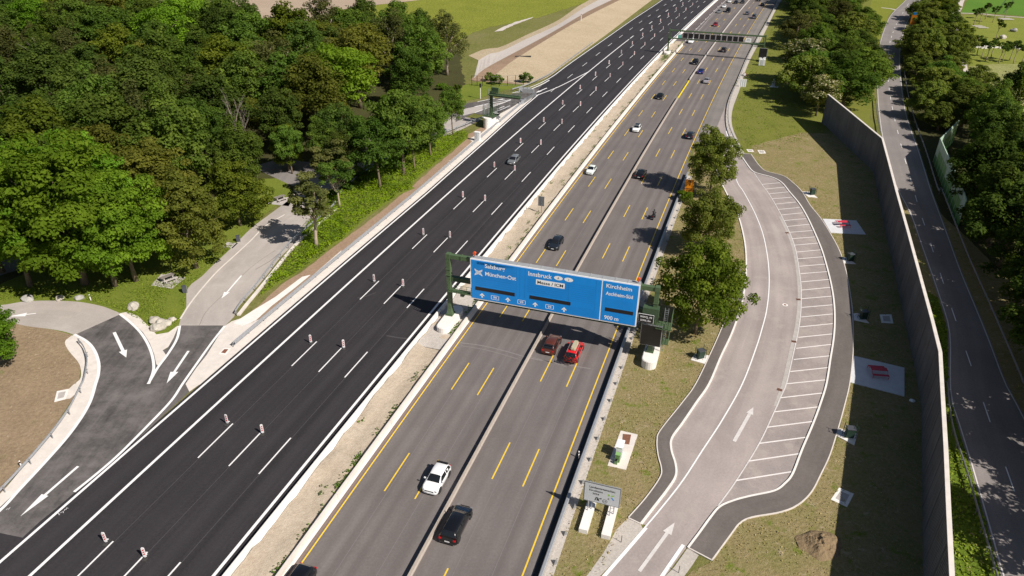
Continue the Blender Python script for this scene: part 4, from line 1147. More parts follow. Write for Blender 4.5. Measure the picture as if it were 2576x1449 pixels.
# ================================================================== GANTRIES AND SIGNS
def stadium(w, l, n=10):
    r = w / 2
    pts = []
    for i in range(n + 1):
        t = -PI / 2 + PI * i / n
        pts.append((r * math.cos(t) * 1, l / 2 - r + r * math.sin(t + 0) * 0 + 0) if False else (r * math.sin(t), l / 2 - r + r * math.cos(t)))
    for i in range(n + 1):
        t = PI / 2 + PI * i / n
        pts.append((r * math.sin(t), -l / 2 + r + r * math.cos(t)))
    return pts
def railing(mb, p, q, h=1.0, n=6, r=.025, bars=3):
    p, q = Vector(p), Vector(q)
    for k in range(bars):
        z = h * (k + 1) / bars
        mb.cyl(p + Vector((0, 0, z)), q + Vector((0, 0, z)), r, n=5)
    for i in range(n + 1):
        a = p.lerp(q, i / n)
        mb.cyl(a, a + Vector((0, 0, h)), r, n=5)

g = R(-20.2, 81.3)
def gloc(S):                                    # local frame: x = offset from -20.2, y along the road, origin at station S
    return R(-20.2, S)
GA = -PSI
gan = empty('sign_gantry', 'olive green steel gantry carrying the large blue motorway sign', 'gantry', gloc(81.4), GA)
X = lambda o: o + 20.2
for o, s0, ln in ((-34.9, -.7, 6.6), (-6.75, .0, 5.6)):
    b = MB().mat(M_CONC_W); b.prism([(X(o) + x, s0 + y) for x, y in stadium(1.9, ln)], 0, 1.15)
    b.prism([(X(o) + x * .93, s0 + y * .975) for x, y in stadium(1.9, ln)], 1.15, 1.2)
    b.build('foundation', gan)
for o in (-35.1, -6.95):
    b = MB().mat(M_GREEN)
    b.box(X(o), 0, 1.26, 1.0, 1.25, .1)
    for k in range(6):
        b.cyl((X(o) - .42 + .17 * k, -.55, 1.3), (X(o) - .42 + .17 * k, -.55, 1.42), .04, n=6)
        b.cyl((X(o) - .42 + .17 * k, .55, 1.3), (X(o) - .42 + .17 * k, .55, 1.42), .04, n=6)
    b.box(X(o), 0, 1.75, .85, 1.05, .9, taper=.66)
    b.box(X(o), 0, 6.2, .55, .68, 8.8)
    b.box(X(o), 0, 7.6, .72, .85, .14)
    b.box(X(o), 0, 8.5, .68, .8, .12)
    b.box(X(o), 0, 10.45, .6, .74, .7)
    b.build('post', gan)
b = MB().mat(M_GREEN); b.box(X(-21.0), 0, 10.42, 28.6, .55, .58)
for o in (-33.2, -28, -21, -14, -9):
    b.box(X(o), 0, 10.42, .12, .68, .72)
b.build('upper_beam', gan)
b = MB().mat(M_GREEN_D); b.box(X(-21.0), .25, 6.9, 27.6, .6, .62)
for o in (-33.5, -31.8):
    b.box(X(o), .25, 6.9, .1, .7, .72)
b.build('lower_beam', gan)
b = MB().mat(M_GREEN); b.box(X(-33.1), -.75, 5.55, 3.6, .95, .1); railing(b, (X(-34.9), -1.2, 5.6), (X(-31.4), -1.2, 5.6), 1.1, 5); railing(b, (X(-34.9), -1.2, 5.6), (X(-34.9), -.3, 5.6), 1.1, 1)
b.box(X(-32.9), -.6, 5.2, .5, .8, .5)
b.build('walkway', gan)
b = MB().mat(M_GREEN); b.box(X(-20.2), -.7, 4.85, 22, .7, .08); b.build('rear_catwalk', gan)
b = MB().mat(M_GREEN_D); b.box(X(-7.4), -.35, 7.2, 2.0, 1.0, 1.5); b.box(X(-8.3), -.4, 6.4, .5, .6, .5); b.build('switch_cabinet', gan)
b = MB().mat(M_GREEN)
b.box(X(-5.6), -.1, 5.3, 1.9, 1.9, .08)
railing(b, (X(-4.7), -1.0, 5.3), (X(-4.7), .9, 5.3), 2.2, 4, bars=5); railing(b, (X(-6.5), -1.05, 5.3), (X(-4.7), -1.05, 5.3), 1.2, 4, bars=4)
b.box(X(-5.6), -.1, 3.0, 1.7, 1.4, .08); railing(b, (X(-4.8), -.8, 3.0), (X(-4.8), .6, 3.0), 2.1, 4, bars=5)
b.build('service_platform', gan)
b = MB().mat(M_STEEL)
for s in (-.22, .22):
    b.cyl((X(-5.5) + s, .2, 1.2), (X(-5.5) + s, .2, 7.8), .03, n=6)
for k in range(22):
    b.cyl((X(-5.5) - .22, .2, 1.4 + k * .29), (X(-5.5) + .22, .2, 1.4 + k * .29), .02, n=5)
b.build('ladder', gan)

sg = empty('motorway_sign', 'huge blue destination sign reading Salzburg, Innsbruck and Kirchheim across the grey carriageway', 'road sign', gloc(80.2), GA)
W0, W1, Z0, Z1 = X(-31.52), X(-8.98), 5.12, 11.22
b = MB().mat(M_GREYBOX); b.box((W0 + W1) / 2, .62, (Z0 + Z1) / 2, W1 - W0 - .1, .98, Z1 - Z0 - .08)
for k in range(1, 14):
    b.box(W0 + (W1 - W0) * k / 14, .62, Z1 - .02, .06, 1.0, .06)
b.build('sign_box', sg)
b = MB().mat(M_SIGNWHITE); b.box((W0 + W1) / 2, .07, (Z0 + Z1) / 2, W1 - W0, .1, Z1 - Z0); b.build('white_border', sg)
dv = X(-13.7)
for a, c in ((W0 + .16, dv - .09), (dv + .09, W1 - .16)):
    b = MB().mat(M_SIGNBLUE); b.box((a + c) / 2, .015, (Z0 + Z1) / 2, c - a, .05, Z1 - Z0 - .32); b.build('blue_panel', sg)
FY = -.016
def quad(mb, x0, x1, z0, z1, y=FY, t=.01):
    mb.box((x0 + x1) / 2, y, (z0 + z1) / 2, x1 - x0, t, z1 - z0)
b = MB().mat(M_SIGNBLUE2)
for (a, c, z0, z1) in ((-31.1, -25.2, 8.3, 10.9), (-23.6, -18.0, 7.6, 9.9), (-18.0, -14.1, 5.5, 6.6), (-13.2, -9.6, 7.5, 8.6), (-30.6, -25.4, 10.5, 10.95)):
    quad(b, X(a), X(c), z0, z1, -.0125, .004)
b.mat(simple('sign_panel_joint', (.003, .12, .40), .5))
for k in range(9):
    quad(b, X(-31.0), X(-25.3), 7.45 + k * .32, 7.465 + k * .32, -.015, .004)
    quad(b, X(-23.5), X(-14.6), 7.45 + k * .30, 7.465 + k * .30, -.015, .004)
for x in (-25.1, -24.6, -23.9, -18.0, -14.5):
    quad(b, X(x), X(x) + .025, 6.6, 10.9, -.015, .004)
b.build('panel_patches', sg)
b = MB().mat(M_SIGNBLACK)
quad(b, X(-30.8), X(-25.25), 6.6, 7.12, -.028, .02)
b.build('blanked_text_bar', sg)
b = MB().mat(M_SIGNBLACK); quad(b, X(-23.2), X(-17.66), 6.66, 7.16, -.028, .02); b.build('blanked_text_bar', sg)
b = MB().mat(M_SIGNBLACK); quad(b, X(-13.1), X(-9.5), 6.78, 7.28, -.028, .02); b.build('blanked_text_bar', sg)
TY = -.022
for body, a, c, z0, z1 in (('Salzburg', -29.45, -26.65, 10.16, 10.72), ('München-Ost', -29.4, -25.1, 9.02, 9.58), ('Innsbruck', -23.45, -20.3, 10.08, 10.7), ('Kirchheim', -13.2, -9.95, 10.18, 10.72), ('Aschheim-Süd', -13.2, -9.75, 9.12, 9.62), ('900 m', -13.15, -11.3, 5.55, 6.1)):
    put_text('lettering', body, X(a), X(c), z0, z1, TY, M_SIGNWHITE, sg)
for x, ch in ((-19.44, 'A'), (-18.08, 'I')):
    n = 24
    V = [(X(x) + .58 * math.cos(2 * PI * i / n), TY, 10.38 + .30 * math.sin(2 * PI * i / n)) for i in range(n)]
    add('country_oval', mesh_data('country_oval', V, [tuple(range(n))], M_SIGNWHITE), sg)
    put_text('lettering', ch, X(x) - (.12 if ch == 'A' else .02), X(x) + (.12 if ch == 'A' else .02), 10.24, 10.52, TY - .006, M_SIGNBLACK, sg)
b = MB().mat(M_SIGNWHITE); quad(b, X(-22.4), X(-18.55), 8.95, 9.72, -.022, .006); b.build('white_insert', sg)
put_text('lettering', 'Messe / ICM', X(-22.2), X(-18.75), 9.12, 9.55, -.03, M_SIGNBLACK, sg)
for x in (-29.86, -26.21, -22.41, -18.48):
    cx = X(x)
    V = [(cx - .1, TY, 5.54), (cx + .1, TY, 5.54), (cx + .1, TY, 5.86), (cx - .1, TY, 5.86), (cx - .4, TY, 5.82), (cx + .4, TY, 5.82), (cx, TY, 6.24), (cx + .1, TY, 5.93), (cx - .1, TY, 5.93)]
    add('lane_arrow', mesh_data('lane_arrow', V, [(0, 1, 7, 8), (4, 5, 6)], M_SIGNWHITE), sg)
for x, zc in ((-28.03, 5.85), (-24.3, 5.88), (-20.44, 5.9)):
    cx = X(x)
    f = MB().mat(M_SIGNWHITE)
    for (a, c, z0, z1) in ((cx - .56, cx + .56, zc + .26, zc + .31), (cx - .56, cx + .56, zc - .31, zc - .26), (cx - .56, cx - .5, zc - .31, zc + .31), (cx + .5, cx + .56, zc - .31, zc + .31)):
        quad(f, a, c, z0, z1, TY, .006)
    f.build('route_number_frame', sg)
    put_text('lettering', '99', cx - .25, cx + .25, zc - .16, zc + .16, TY, M_SIGNWHITE, sg)
# motorway junction symbol
b = MB().mat(M_SIGNWHITE)
def bar(mb, p, q, w, y=TY):
    p, q = Vector((p[0], 0, p[1])), Vector((q[0], 0, q[1]))
    d = (q - p).normalized(); n = Vector((-d.z, 0, d.x)) * w / 2
    mb.addf([Vector((v.x, y, v.z)) for v in (p - n, q - n, q + n, p + n)], [(0, 1, 2, 3)])
jc, jz = X(-30.35), 9.3
for a in (-.55, .55):
    for dw in (-.07, .07):
        bar(b, (jc - .55, jz - a * .75 + dw), (jc + .55, jz + a * .75 + dw), .075)
for sgn in (-1, 1):
    bar(b, (jc - .5, jz + sgn * .40), (jc, jz + sgn * .2), .06, TY - .003); bar(b, (jc, jz + sgn * .2), (jc + .5, jz + sgn * .40), .06, TY - .003)
    bar(b, (jc + sgn * .5, jz - .36), (jc + sgn * .3, jz), .06, TY - .0045); bar(b, (jc + sgn * .3, jz), (jc + sgn * .5, jz + .36), .06, TY - .0045)
b.build('junction_symbol', sg)
for i, x in enumerate((-31.1, -9.35)):
    p = R(x, 80.8, 0)
    lt = empty('warning_lamp', ['orange warning lamp on the left top corner of the blue sign', 'orange warning lamp on the right top corner of the blue sign'][i], 'warning lamp', (p.x, p.y, Z1 + .02), GA)
    b = MB().mat(M_STEEL_D); b.cyl((0, 0, 0), (0, 0, .35), .06, n=8); b.build('stem', lt)
    b = MB().mat(M_ORLAMP); b.cyl((0, -.12, .52), (0, .12, .52), .2, n=14); b.box(0, 0, .28, .22, .2, .16); b.build('lens', lt, smooth=False)
# black code plate and variable message display on the right post
wq = empty('code_plate', 'small black plate with white WWQ_99 code right of the blue sign', 'sign plate', gloc(80.35), GA)
b = MB().mat(M_SIGNWHITE); b.box(X(-7.86), .03, 6.52, 1.96, .04, 1.26); b.build('rim', wq)
b = MB().mat(M_BLACKP); b.box(X(-7.86), .0, 6.52, 1.88, .05, 1.18); b.build('plate', wq)
put_text('lettering', 'WWQ_99', X(-8.62), X(-7.1), 6.62, 6.9, -.03, M_SIGNWHITE, wq)
put_text('lettering', '32950_Sbg', X(-8.55), X(-7.2), 6.14, 6.38, -.03, M_SIGNWHITE, wq)
vd = empty('message_display', 'switched-off black display panel hanging on the right post of the near gantry', 'display panel', gloc(80.5), GA)
b = MB().mat(M_STEEL); b.box(X(-7.0), .12, 4.05, 2.72, .2, 3.1); b.build('frame', vd)
b = MB().mat(M_BLACKP); b.box(X(-7.0), .0, 4.05, 2.56, .08, 2.94); b.build('screen', vd)
b = MB().mat(M_GREEN_D); b.box(X(-7.0), .32, 4.05, 2.3, .3, 2.6); b.build('housing', vd)
b = MB().mat(M_GREEN); railing(b, (X(-5.45), .1, 2.5), (X(-5.45), 1.0, 2.5), 3.0, 3, bars=6); b.build('side_guard', vd)

# ---- far gantry
S2 = 274.6
p = R(-19, S2)
fg = empty('display_gantry', 'far green gantry with a row of eleven dark displays over the grey carriageway', 'gantry', p, -PSI)
X2 = lambda o: o + 19
b = MB().mat(M_CONC_W); b.prism([(X2(-35.3) + x, -.8 + y) for x, y in stadium(2.0, 5.5)], 0, 1.1); b.build('foundation', fg)
b = MB().mat(M_CONC_W); b.prism([(X2(-2.8) + x, -.3 + y) for x, y in stadium(1.9, 4)], 0, 1.0); b.build('foundation', fg)
for o in (-35.35, -2.8):
    b = MB().mat(M_GREEN); b.box(X2(o), 0, 4.9, .5, .6, 7.6); b.box(X2(o), 0, 1.4, .8, .9, .6, taper=.7); b.box(X2(o) + (.55 if o < -10 else -.55), 0, 7.0, .2, .3, 2.6); b.build('post', fg)
b = MB().mat(M_GREEN); b.box(X2(-19.05), 0, 8.25, 32.8, .5, .46)
b.build('upper_beam', fg)
b = MB().mat(M_GREEN); b.box(X2(-19.05), -.2, 5.6, 32.8, .7, .32); b.box(X2(-19.05), -.7, 5.75, 32.4, .06, .12); b.build('lower_beam', fg)
b = MB().mat(M_GREEN)
for k in range(17):
    b.cyl((X2(-34.8) + k * 2, .25, 5.7), (X2(-34.8) + k * 2, .25, 8.1), .035, n=5)
b.build('strut_row', fg)
for k in range(11):
    o = -29.75 + k * 1.902
    d_ = empty('lane_display', f'dark lane display panel on the far gantry, {ORD[k]} of eleven from the left', 'display panel', R(o, S2) + Vector((0, 0, 0)), -PSI, 'lane displays on the far gantry')
    if k == 0:
        b = MB().mat(M_STEEL_D)
        for (x, z, sx, sz) in ((0, 7.72, 1.66, .07), (0, 6.02, 1.66, .07), (-.8, 6.87, .07, 1.7), (.8, 6.87, .07, 1.7)):
            b.box(x, -.62, z, sx, .12, sz)
        DF = b.data('display_frame')
        b = MB().mat(M_BLACKP); b.box(0, -.5, 6.87, 1.55, .24, 1.64); DSC = b.data('display_screen')
    add('frame', DF, d_); add('screen', DSC, d_)
w2 = empty('gantry_plate', 'small white plate with two lines on the right end of the far gantry', 'sign plate', R(-8.3, S2), -PSI)
b = MB().mat(M_SIGNWHITE); b.box(0, -.65, 6.75, 1.85, .06, 1.3); b.build('plate', w2)
put_text('lettering', 'Ausfahrt', -.55, .55, 6.85, 7.05, -.69, M_STEEL_D, w2) if False else None
for z in (7.0, 6.6):
    b = MB().mat(M_STEEL_D); b.box(0, -.69, z, 1.1, .02, .12); b.build('print_line', w2)
w3 = empty('turquoise_box', 'small turquoise cabinet on the left end of the far gantry beam', 'cabinet', R(-31.7, S2), -PSI)
b = MB().mat(simple('turquoise_paint', (.10, .42, .34), .5)); b.box(0, -.3, 6.4, 1.1, .5, 1.0); b.build('cabinet', w3)
b = MB().mat(M_SIGNWHITE); b.box(.1, -.2, 7.2, .9, .3, .6); b.build('hood', w3)
bd = empty('message_display', 'switched-off black display panel below the right end of the far gantry', 'display panel', R(-2.75, S2 - .2), -PSI)
b = MB().mat(M_STEEL); b.box(0, -.3, 2.9, 2.75, .16, 3.15); b.build('frame', bd)
b = MB().mat(M_BLACKP); b.box(0, -.4, 2.9, 2.58, .08, 2.98); b.build('screen', bd)
b = MB().mat(M_GREEN); b.box(0, 0, 3.4, .3, .5, 4.2); b.build('bracket', bd)

# ---- cantilever gantry at the upper ramp
c0 = C3([(350, 955)])[0]
dirb = (C3([(455, 905)])[0] - C3([(260, 1010)])[0])
cg = empty('cantilever_gantry', 'green cantilever gantry with walkways over the upper ramp', 'gantry', c0, math.atan2(dirb.y, dirb.x))
b = MB().mat(M_CONC_W); b.prism([(y, x) for x, y in stadium(2.0, 6.0)][::-1], 0, 2.6); b.build('foundation', cg)
b = MB().mat(M_GREEN); b.box(0, 0, 5.6, .6, .6, 6.2); b.box(0, 0, 3.0, 1.1, 1.1, .8, taper=.6); b.build('post', cg)
ua = Matrix.Rotation(-math.atan2(dirb.y, dirb.x) - PSI - .06, 4, 'Z')
b = MB().mat(M_GREEN_D); b.box(3.6, 0, 7.9, 8.2, .7, .7, ua); b.build('cantilever_beam', cg)
b = MB().mat(M_GREEN); b.box(3.6, -.9, 8.1, 8.2, .9, .08, ua)
vb = []
def rl(a, c, h=1.1, n=7, bars=4):
    railing(b, ua @ Vector(a), ua @ Vector(c), h, n, bars=bars)
rl((-.4, -1.35, 8.1), (7.7, -1.35, 8.1)); rl((7.7, -1.35, 8.1), (7.7, .6, 8.1), 1.1, 2); rl((-.4, .6, 8.1), (7.7, .6, 8.1))
b.build('walkway', cg)
b = MB().mat(M_GREEN); b.box(0, 0, 2.7, 3.6, 3.0, .08)
for a, c in (((-1.8, -1.5, 2.7), (1.8, -1.5, 2.7)), ((1.8, -1.5, 2.7), (1.8, 1.5, 2.7)), ((-1.8, -1.5, 2.7), (-1.8, 1.5, 2.7)), ((-1.8, 1.5, 2.7), (1.8, 1.5, 2.7))):
    railing(b, a, c, 2.4, 6, bars=7)
b.build('service_platform', cg)
b = MB().mat(M_STEEL)
for s in (-.25, .25):
    b.cyl((-.9 + s, .3, 2.7), (-.9 + s, .3, 9.6), .03, n=6)
for k in range(22):
    b.cyl((-1.15, .3, 2.9 + k * .3), (-.65, .3, 2.9 + k * .3), .02, n=5)
for k in range(7):
    pts = [(-.9 + .45 * math.cos(t), .3 + .45 * math.sin(t), 5 + k * .7) for t in [PI * j / 6 - PI for j in range(7)]]
    b.tube(pts, .02, 4)
b.build('cage_ladder', cg)
b = MB().mat(M_GREYBOX); b.box(1.9, 1.0, 4.2, 1.1, .3, 5.0); b.build('grey_backplate', cg)
b = MB().mat(M_GREEN_D)
for k in range(6):
    b.box(1.1, -.3, 8.6 + k * .22, 1.8, .5, .16, ua)
b.build('louvre_sign_back', cg)
b = MB().mat(M_GREYBOX); b.box(-1.6, 1.2, 4.4, .5, .12, 2.6); b.build('grey_board', cg)

# ---- garden show sign
ls = empty('exhibition_sign', 'pale grey road sign reading Landesgartenschau Kirchheim 2024 on two concrete blocks', 'road sign', R(-7.2, 52.3), -PSI)
XL = lambda o: o + 7.2
for o in (-8.3, -6.1):
    # concrete foot block, posts
    b = MB().mat(M_CONC_W); b.box(XL(o) - .02, -.3, .27, .85, 4.6, .54); b.build('concrete_block', ls)
    for s in (-.16, .16):
        b = MB().mat(M_STEEL); b.cyl((XL(o) + s, .1 + s, .54), (XL(o) + s, .12, 4.3), .05, n=8)
        for k in range(7):
            b.cyl((XL(o) - .16, .1, .8 + k * .5), (XL(o) + .16, .1, 1.05 + k * .5), .02, n=5)
        b.build('lattice_post', ls)
b = MB().mat(M_STEEL); b.box(0, .03, 3.03, 3.66, .08, 2.52); b.build('backing', ls)
b = MB().mat(M_SIGNBLACK); b.box(0, -.02, 3.03, 3.52, .03, 2.38); b.build('black_rim', ls)
b = MB().mat(M_SIGNGREY); b.box(0, -.03, 3.03, 3.44, .03, 2.30); b.build('face', ls)
for body, a, c, z0, z1 in (('Landesgartenschau', -8.46, -5.95, 3.62, 3.88), ('Kirchheim', -8.46, -7.13, 3.22, 3.45), ('2024', -8.12, -7.47, 2.84, 3.05)):
    put_text('lettering', body, XL(a), XL(c), z0, z1, -.052, M_SIGNBLACK, ls)
n = 22
cx, cz = XL(-6.86), 2.24
V = [(cx + r * math.cos(2 * PI * i / n), -.05, cz + r * math.sin(2 * PI * i / n)) for r in (.25, .21) for i in range(n)]
add('exit_number_ring', mesh_data('exit_number_ring', V, [(i, (i + 1) % n, n + (i + 1) % n, n + i) for i in range(n)], M_SIGNBLACK), ls)
put_text('lettering', '15', cx - .12, cx + .12, cz - .1, cz + .1, -.052, M_SIGNBLACK, ls)
b = MB().mat(M_SIGNBLACK)
fx = XL(-7.55)
bar(b, (fx - .28, 2.1), (fx - .16, 2.56), .1, -.05); bar(b, (fx - .06, 2.1), (fx - .05, 2.56), .1, -.0515); bar(b, (fx + .12, 2.1), (fx + .0, 2.4), .1, -.053); bar(b, (fx + .0, 2.36), (fx + .3, 2.5), .08, -.0545); bar(b, (fx + .3, 2.38), (fx + .32, 2.58), .07, -.056)
b.build('exit_symbol', ls)
b = MB().mat(simple('logo_green', (.25, .5, .02), .5)); quad(b, XL(-6.58), XL(-6.42), 3.05, 3.3, -.05); bar(b, (XL(-6.3), 3.08), (XL(-6.0), 3.24), .13, -.05); b.build('green_emblem', ls)
b = MB().mat(simple('logo_blue', (.05, .25, .6), .5)); bar(b, (XL(-6.25), 2.92), (XL(-6.0), 2.6), .14, -.05); b.build('blue_emblem', ls)
b = MB().mat(M_STEEL_D); quad(b, XL(-6.58), XL(-6.45), 2.55, 2.8, -.05); b.build('grey_emblem', ls)

# ---- sign back in the median
p = T1(1, 1, 1500, 165)
mb_ = empty('median_sign', 'dark grey back of a small sign standing in the median sand', 'road sign', p, -PSI)
b = MB().mat(M_STEEL_D); b.cyl((.25, 0, 0), (.25, 0, 3.4), .06, n=8); b.build('post', mb_)
b = MB().mat(simple('slate_sign_back', (.13, .14, .155), .6)); b.box(.15, -.05, 2.6, 1.15, .06, 1.9); b.build('panel', mb_)
b = MB().mat(M_STEEL_D); b.box(.25, -.1, 2.6, .08, .06, 1.95); b.build('rib', mb_)
# orange signs
def board(label, base, w, h, zc, m, rz, cat='road sign', lines=4, extra=None):
    t = empty('diversion_sign', label, cat, base, rz)
    b = MB().mat(M_STEEL_D); b.cyl((-w * .3, .06, 0), (-w * .3, .06, zc + h / 2), .06, n=6); b.build('post', t)
    b = MB().mat(M_STEEL_D); b.cyl((w * .3, .06, 0), (w * .3, .06, zc + h / 2), .06, n=6); b.build('post', t)
    b = MB().mat(m); b.box(0, 0, zc, w, .06, h); b.build('panel', t)
    b = MB().mat(M_SIGNBLACK)
    for k in range(lines):
        b.box(0, -.04, zc - h * .38 + k * h * .12, w * .62, .015, h * .05)
    b.build('print_line', t)
    return t
t = board('bright orange diversion sign with black bent arrow beside the tall motorway-side trees', T1(2, 1, 40, 30), 1.6, 2.5, 2.2, M_ORANGE, -PSI, lines=2)
b = MB().mat(M_SIGNBLACK); b.box(.1, -.045, 2.75, .16, .02, 1.0); b.box(-.15, -.048, 3.15, .5, .02, .16); b.build('bent_arrow', t)
t = board('faded orange direction sign under a small blue plate beside the side road', T1(2, 0, 1738, 205), 3.2, 3.8, 3.0, M_ORANGE, -.5, lines=5)
b = MB().mat(M_SIGNBLUE); b.box(-.5, 0, 5.5, 1.2, .06, 1.0); b.build('blue_plate', t)
# small prohibition sign & striped board right of the hard shoulder
t = empty('speed_sign', 'small round red rimmed sign above a striped board beyond the hard shoulder', 'road sign', T1(2, 0, 462, 600), -PSI)
b = MB().mat(M_STEEL_D); b.cyl((0, .05, 0), (0, .05, 1.9), .04, n=6); b.build('post', t)
b = MB().mat(M_BEACR); b.cyl((0, .02, 1.6), (0, -.02, 1.6), .5, n=20); b.build('rim', t)
b = MB().mat(M_SIGNWHITE); b.cyl((0, -.02, 1.6), (0, -.04, 1.6), .4, n=20); b.build('face', t)
t = empty('striped_board', 'white board with dark upright stripes lying against the guardrail by the hard shoulder', 'board', T1(2, 0, 450, 655), -PSI)
b = MB().mat(M_SIGNWHITE); b.box(0, 0, 1.0, 2.0, .1, 2.6); b.build('panel', t)
for k in range(3):
    b = MB().mat(M_SIGNGREY); b.box(-.6 + k * .6, -.06, 1.0, .16, .03, 2.3); b.build('stripe', t)

# ================================================================== BEACONS
bt = empty('construction_beacon', 'x', 'beacon', (0, 0, 0))
b = MB().mat(M_RUBBER_D); b.box(0, 0, .05, .42, .85, .1); b.box(0, 0, .12, .2, .3, .06); b.build('base_plate', bt)
b = MB().mat(M_BEACW); b.box(0, 0, .78, .31, .06, 1.14); b.box(0, 0, 1.38, .2, .06, .08); b.box(0, 0, .2, .12, .06, .14); pn = b.build('panel', bt)
b = MB().mat(M_BEACR)
for k in range(3):
    z = .42 + k * .27
    for y in (-.033, .033):
        b.addf([(-.10, y, z), (.10, y, z + .12), (.10, y, z + .27), (-.10, y, z + .15)], [(0, 1, 2, 3)] if y < 0 else [(3, 2, 1, 0)])
b.build('red_stripe', bt)
b = MB().mat(M_SIGNWHITE); b.box(-.06, .36, .105, .18, .12, .02); b.build('white_tag', bt)
register(bt)
for row, (o, nm) in enumerate(((-50.62, 'left-hand'), (-45.82, 'right-hand'))):
    for k in range(21):
        S = 34.3 + 18.0 * k
        lab = f'red-white striped beacon on black asphalt, {ORD[k]} from the bottom in the {nm} row'
        jit = random.uniform(-.08, .08)
        if row == 0 and k == 0:
            bt.location = R(o, S, .022); bt.rotation_euler = (0, 0, -PSI + .25); bt['label'] = lab; bt['group'] = 'striped beacons on the black carriageway'
            continue
        copy_thing(bt, R(o + jit, S + random.uniform(-.3, .3), .022), -PSI + random.uniform(.0, .45), lab, 'striped beacons on the black carriageway', 1.0 + random.uniform(-.03, .03))
# far small white markers in the crossover
for k in range(10):
    p = R(-33.0 - .02 * k, 300 + k * 13, .022)
    t = empty('crossover_marker', f'small white marker beyond the far gantry, {ORD[k]} from the near end of its row', 'marker', p, -PSI, 'white markers beyond the far gantry')
    b = MB().mat(M_BEACW); b.box(0, 0, .5, .25, .05, .8); b.build('panel', t)
    b = MB().mat(M_RUBBER_D); b.box(0, 0, .05, .5, .5, .1); b.build('base', t)

# ================================================================== VEHICLES
def car_mesh(L, W, H, cowl, roof_f, roof_r, tail, deck=None, hood=.95, nose=.62, boot=False, boxy=0.0, ground=.2):
    """stations (x, z_low, z_belt, z_top, half width belt, half width top) from rear to front"""
    hw = W / 2
    belt = hood - .06
    st = []
    hf, hr = L / 2, -L / 2
    dk = deck if deck else hood + .06
    st.append((hr, .38, .58, .62, hw * .80, hw * .72))
    st.append((hr + .05, .26, .72, .78 if boot else .86, hw * .92, hw * .84))
    st.append((hr + .22, .22, belt - .02, dk - .02, hw * .98, hw * (.84 if boot else .78)))
    st.append((tail, .22, belt, dk, hw, hw * .80))
    st.append((tail + (roof_r - tail) * .55, .2, belt + .0, dk + (H - dk) * .62, hw, hw * .74))
    st.append((roof_r, .2, belt, H - .05, hw, hw * (.70 + boxy)))
    st.append(((roof_r + roof_f) / 2, .2, belt - .0, H, hw, hw * (.72 + boxy)))
    st.append((roof_f, .2, belt, H - .045, hw, hw * (.69 + boxy)))
    st.append(((roof_f + cowl) / 2, .2, belt, (H + hood) / 2, hw, hw * .74))
    st.append((cowl, .2, belt - .01, hood, hw, hw * .80))
    st.append((cowl + (hf - cowl) * .5, .2, belt - .04, hood - .05, hw * .99, hw * .84))
    st.append((hf - .28, .2, nose + .10, nose + .17, hw * .95, hw * .80))
    st.append((hf - .08, .22, nose - .02, nose + .04, hw * .84, hw * .66))
    st.append((hf, .28, nose - .14, nose - .09, hw * .60, hw * .46))
    V, F = [], []
    prof = []
    for (x, zl, zb, zt, wb, wt) in st:
        mid = zl + (zb - zl) * .5
        half = [(wb * .86, zl), (wb * .98, zl + .10), (wb * 1.0, mid), (wb * .985, zb), (wt, zt - (zt - zb) * .12), (wt * .86, zt - .008), (wt * .45, zt + .012)]
        ring = half + [(0, zt + .018)] + [(-y, z) for y, z in reversed(half)]
        for y, z in ring:
            V.append((x, y, z))
        prof.append(ring)
    k = len(prof[0])
    for i in range(len(st) - 1):
        for j in range(k):
            a, b_ = j, (j + 1) % k
            F.append((i * k + a, (i + 1) * k + a, (i + 1) * k + b_, i * k + b_))
    F.append(tuple(range(k)))
    F.append(tuple(reversed(range((len(st) - 1) * k, len(st) * k))))
    return V, F, st, prof
def lerp(a, b_, t):
    return tuple(x + (y - x) * t for x, y in zip(a, b_))
CAR = {}
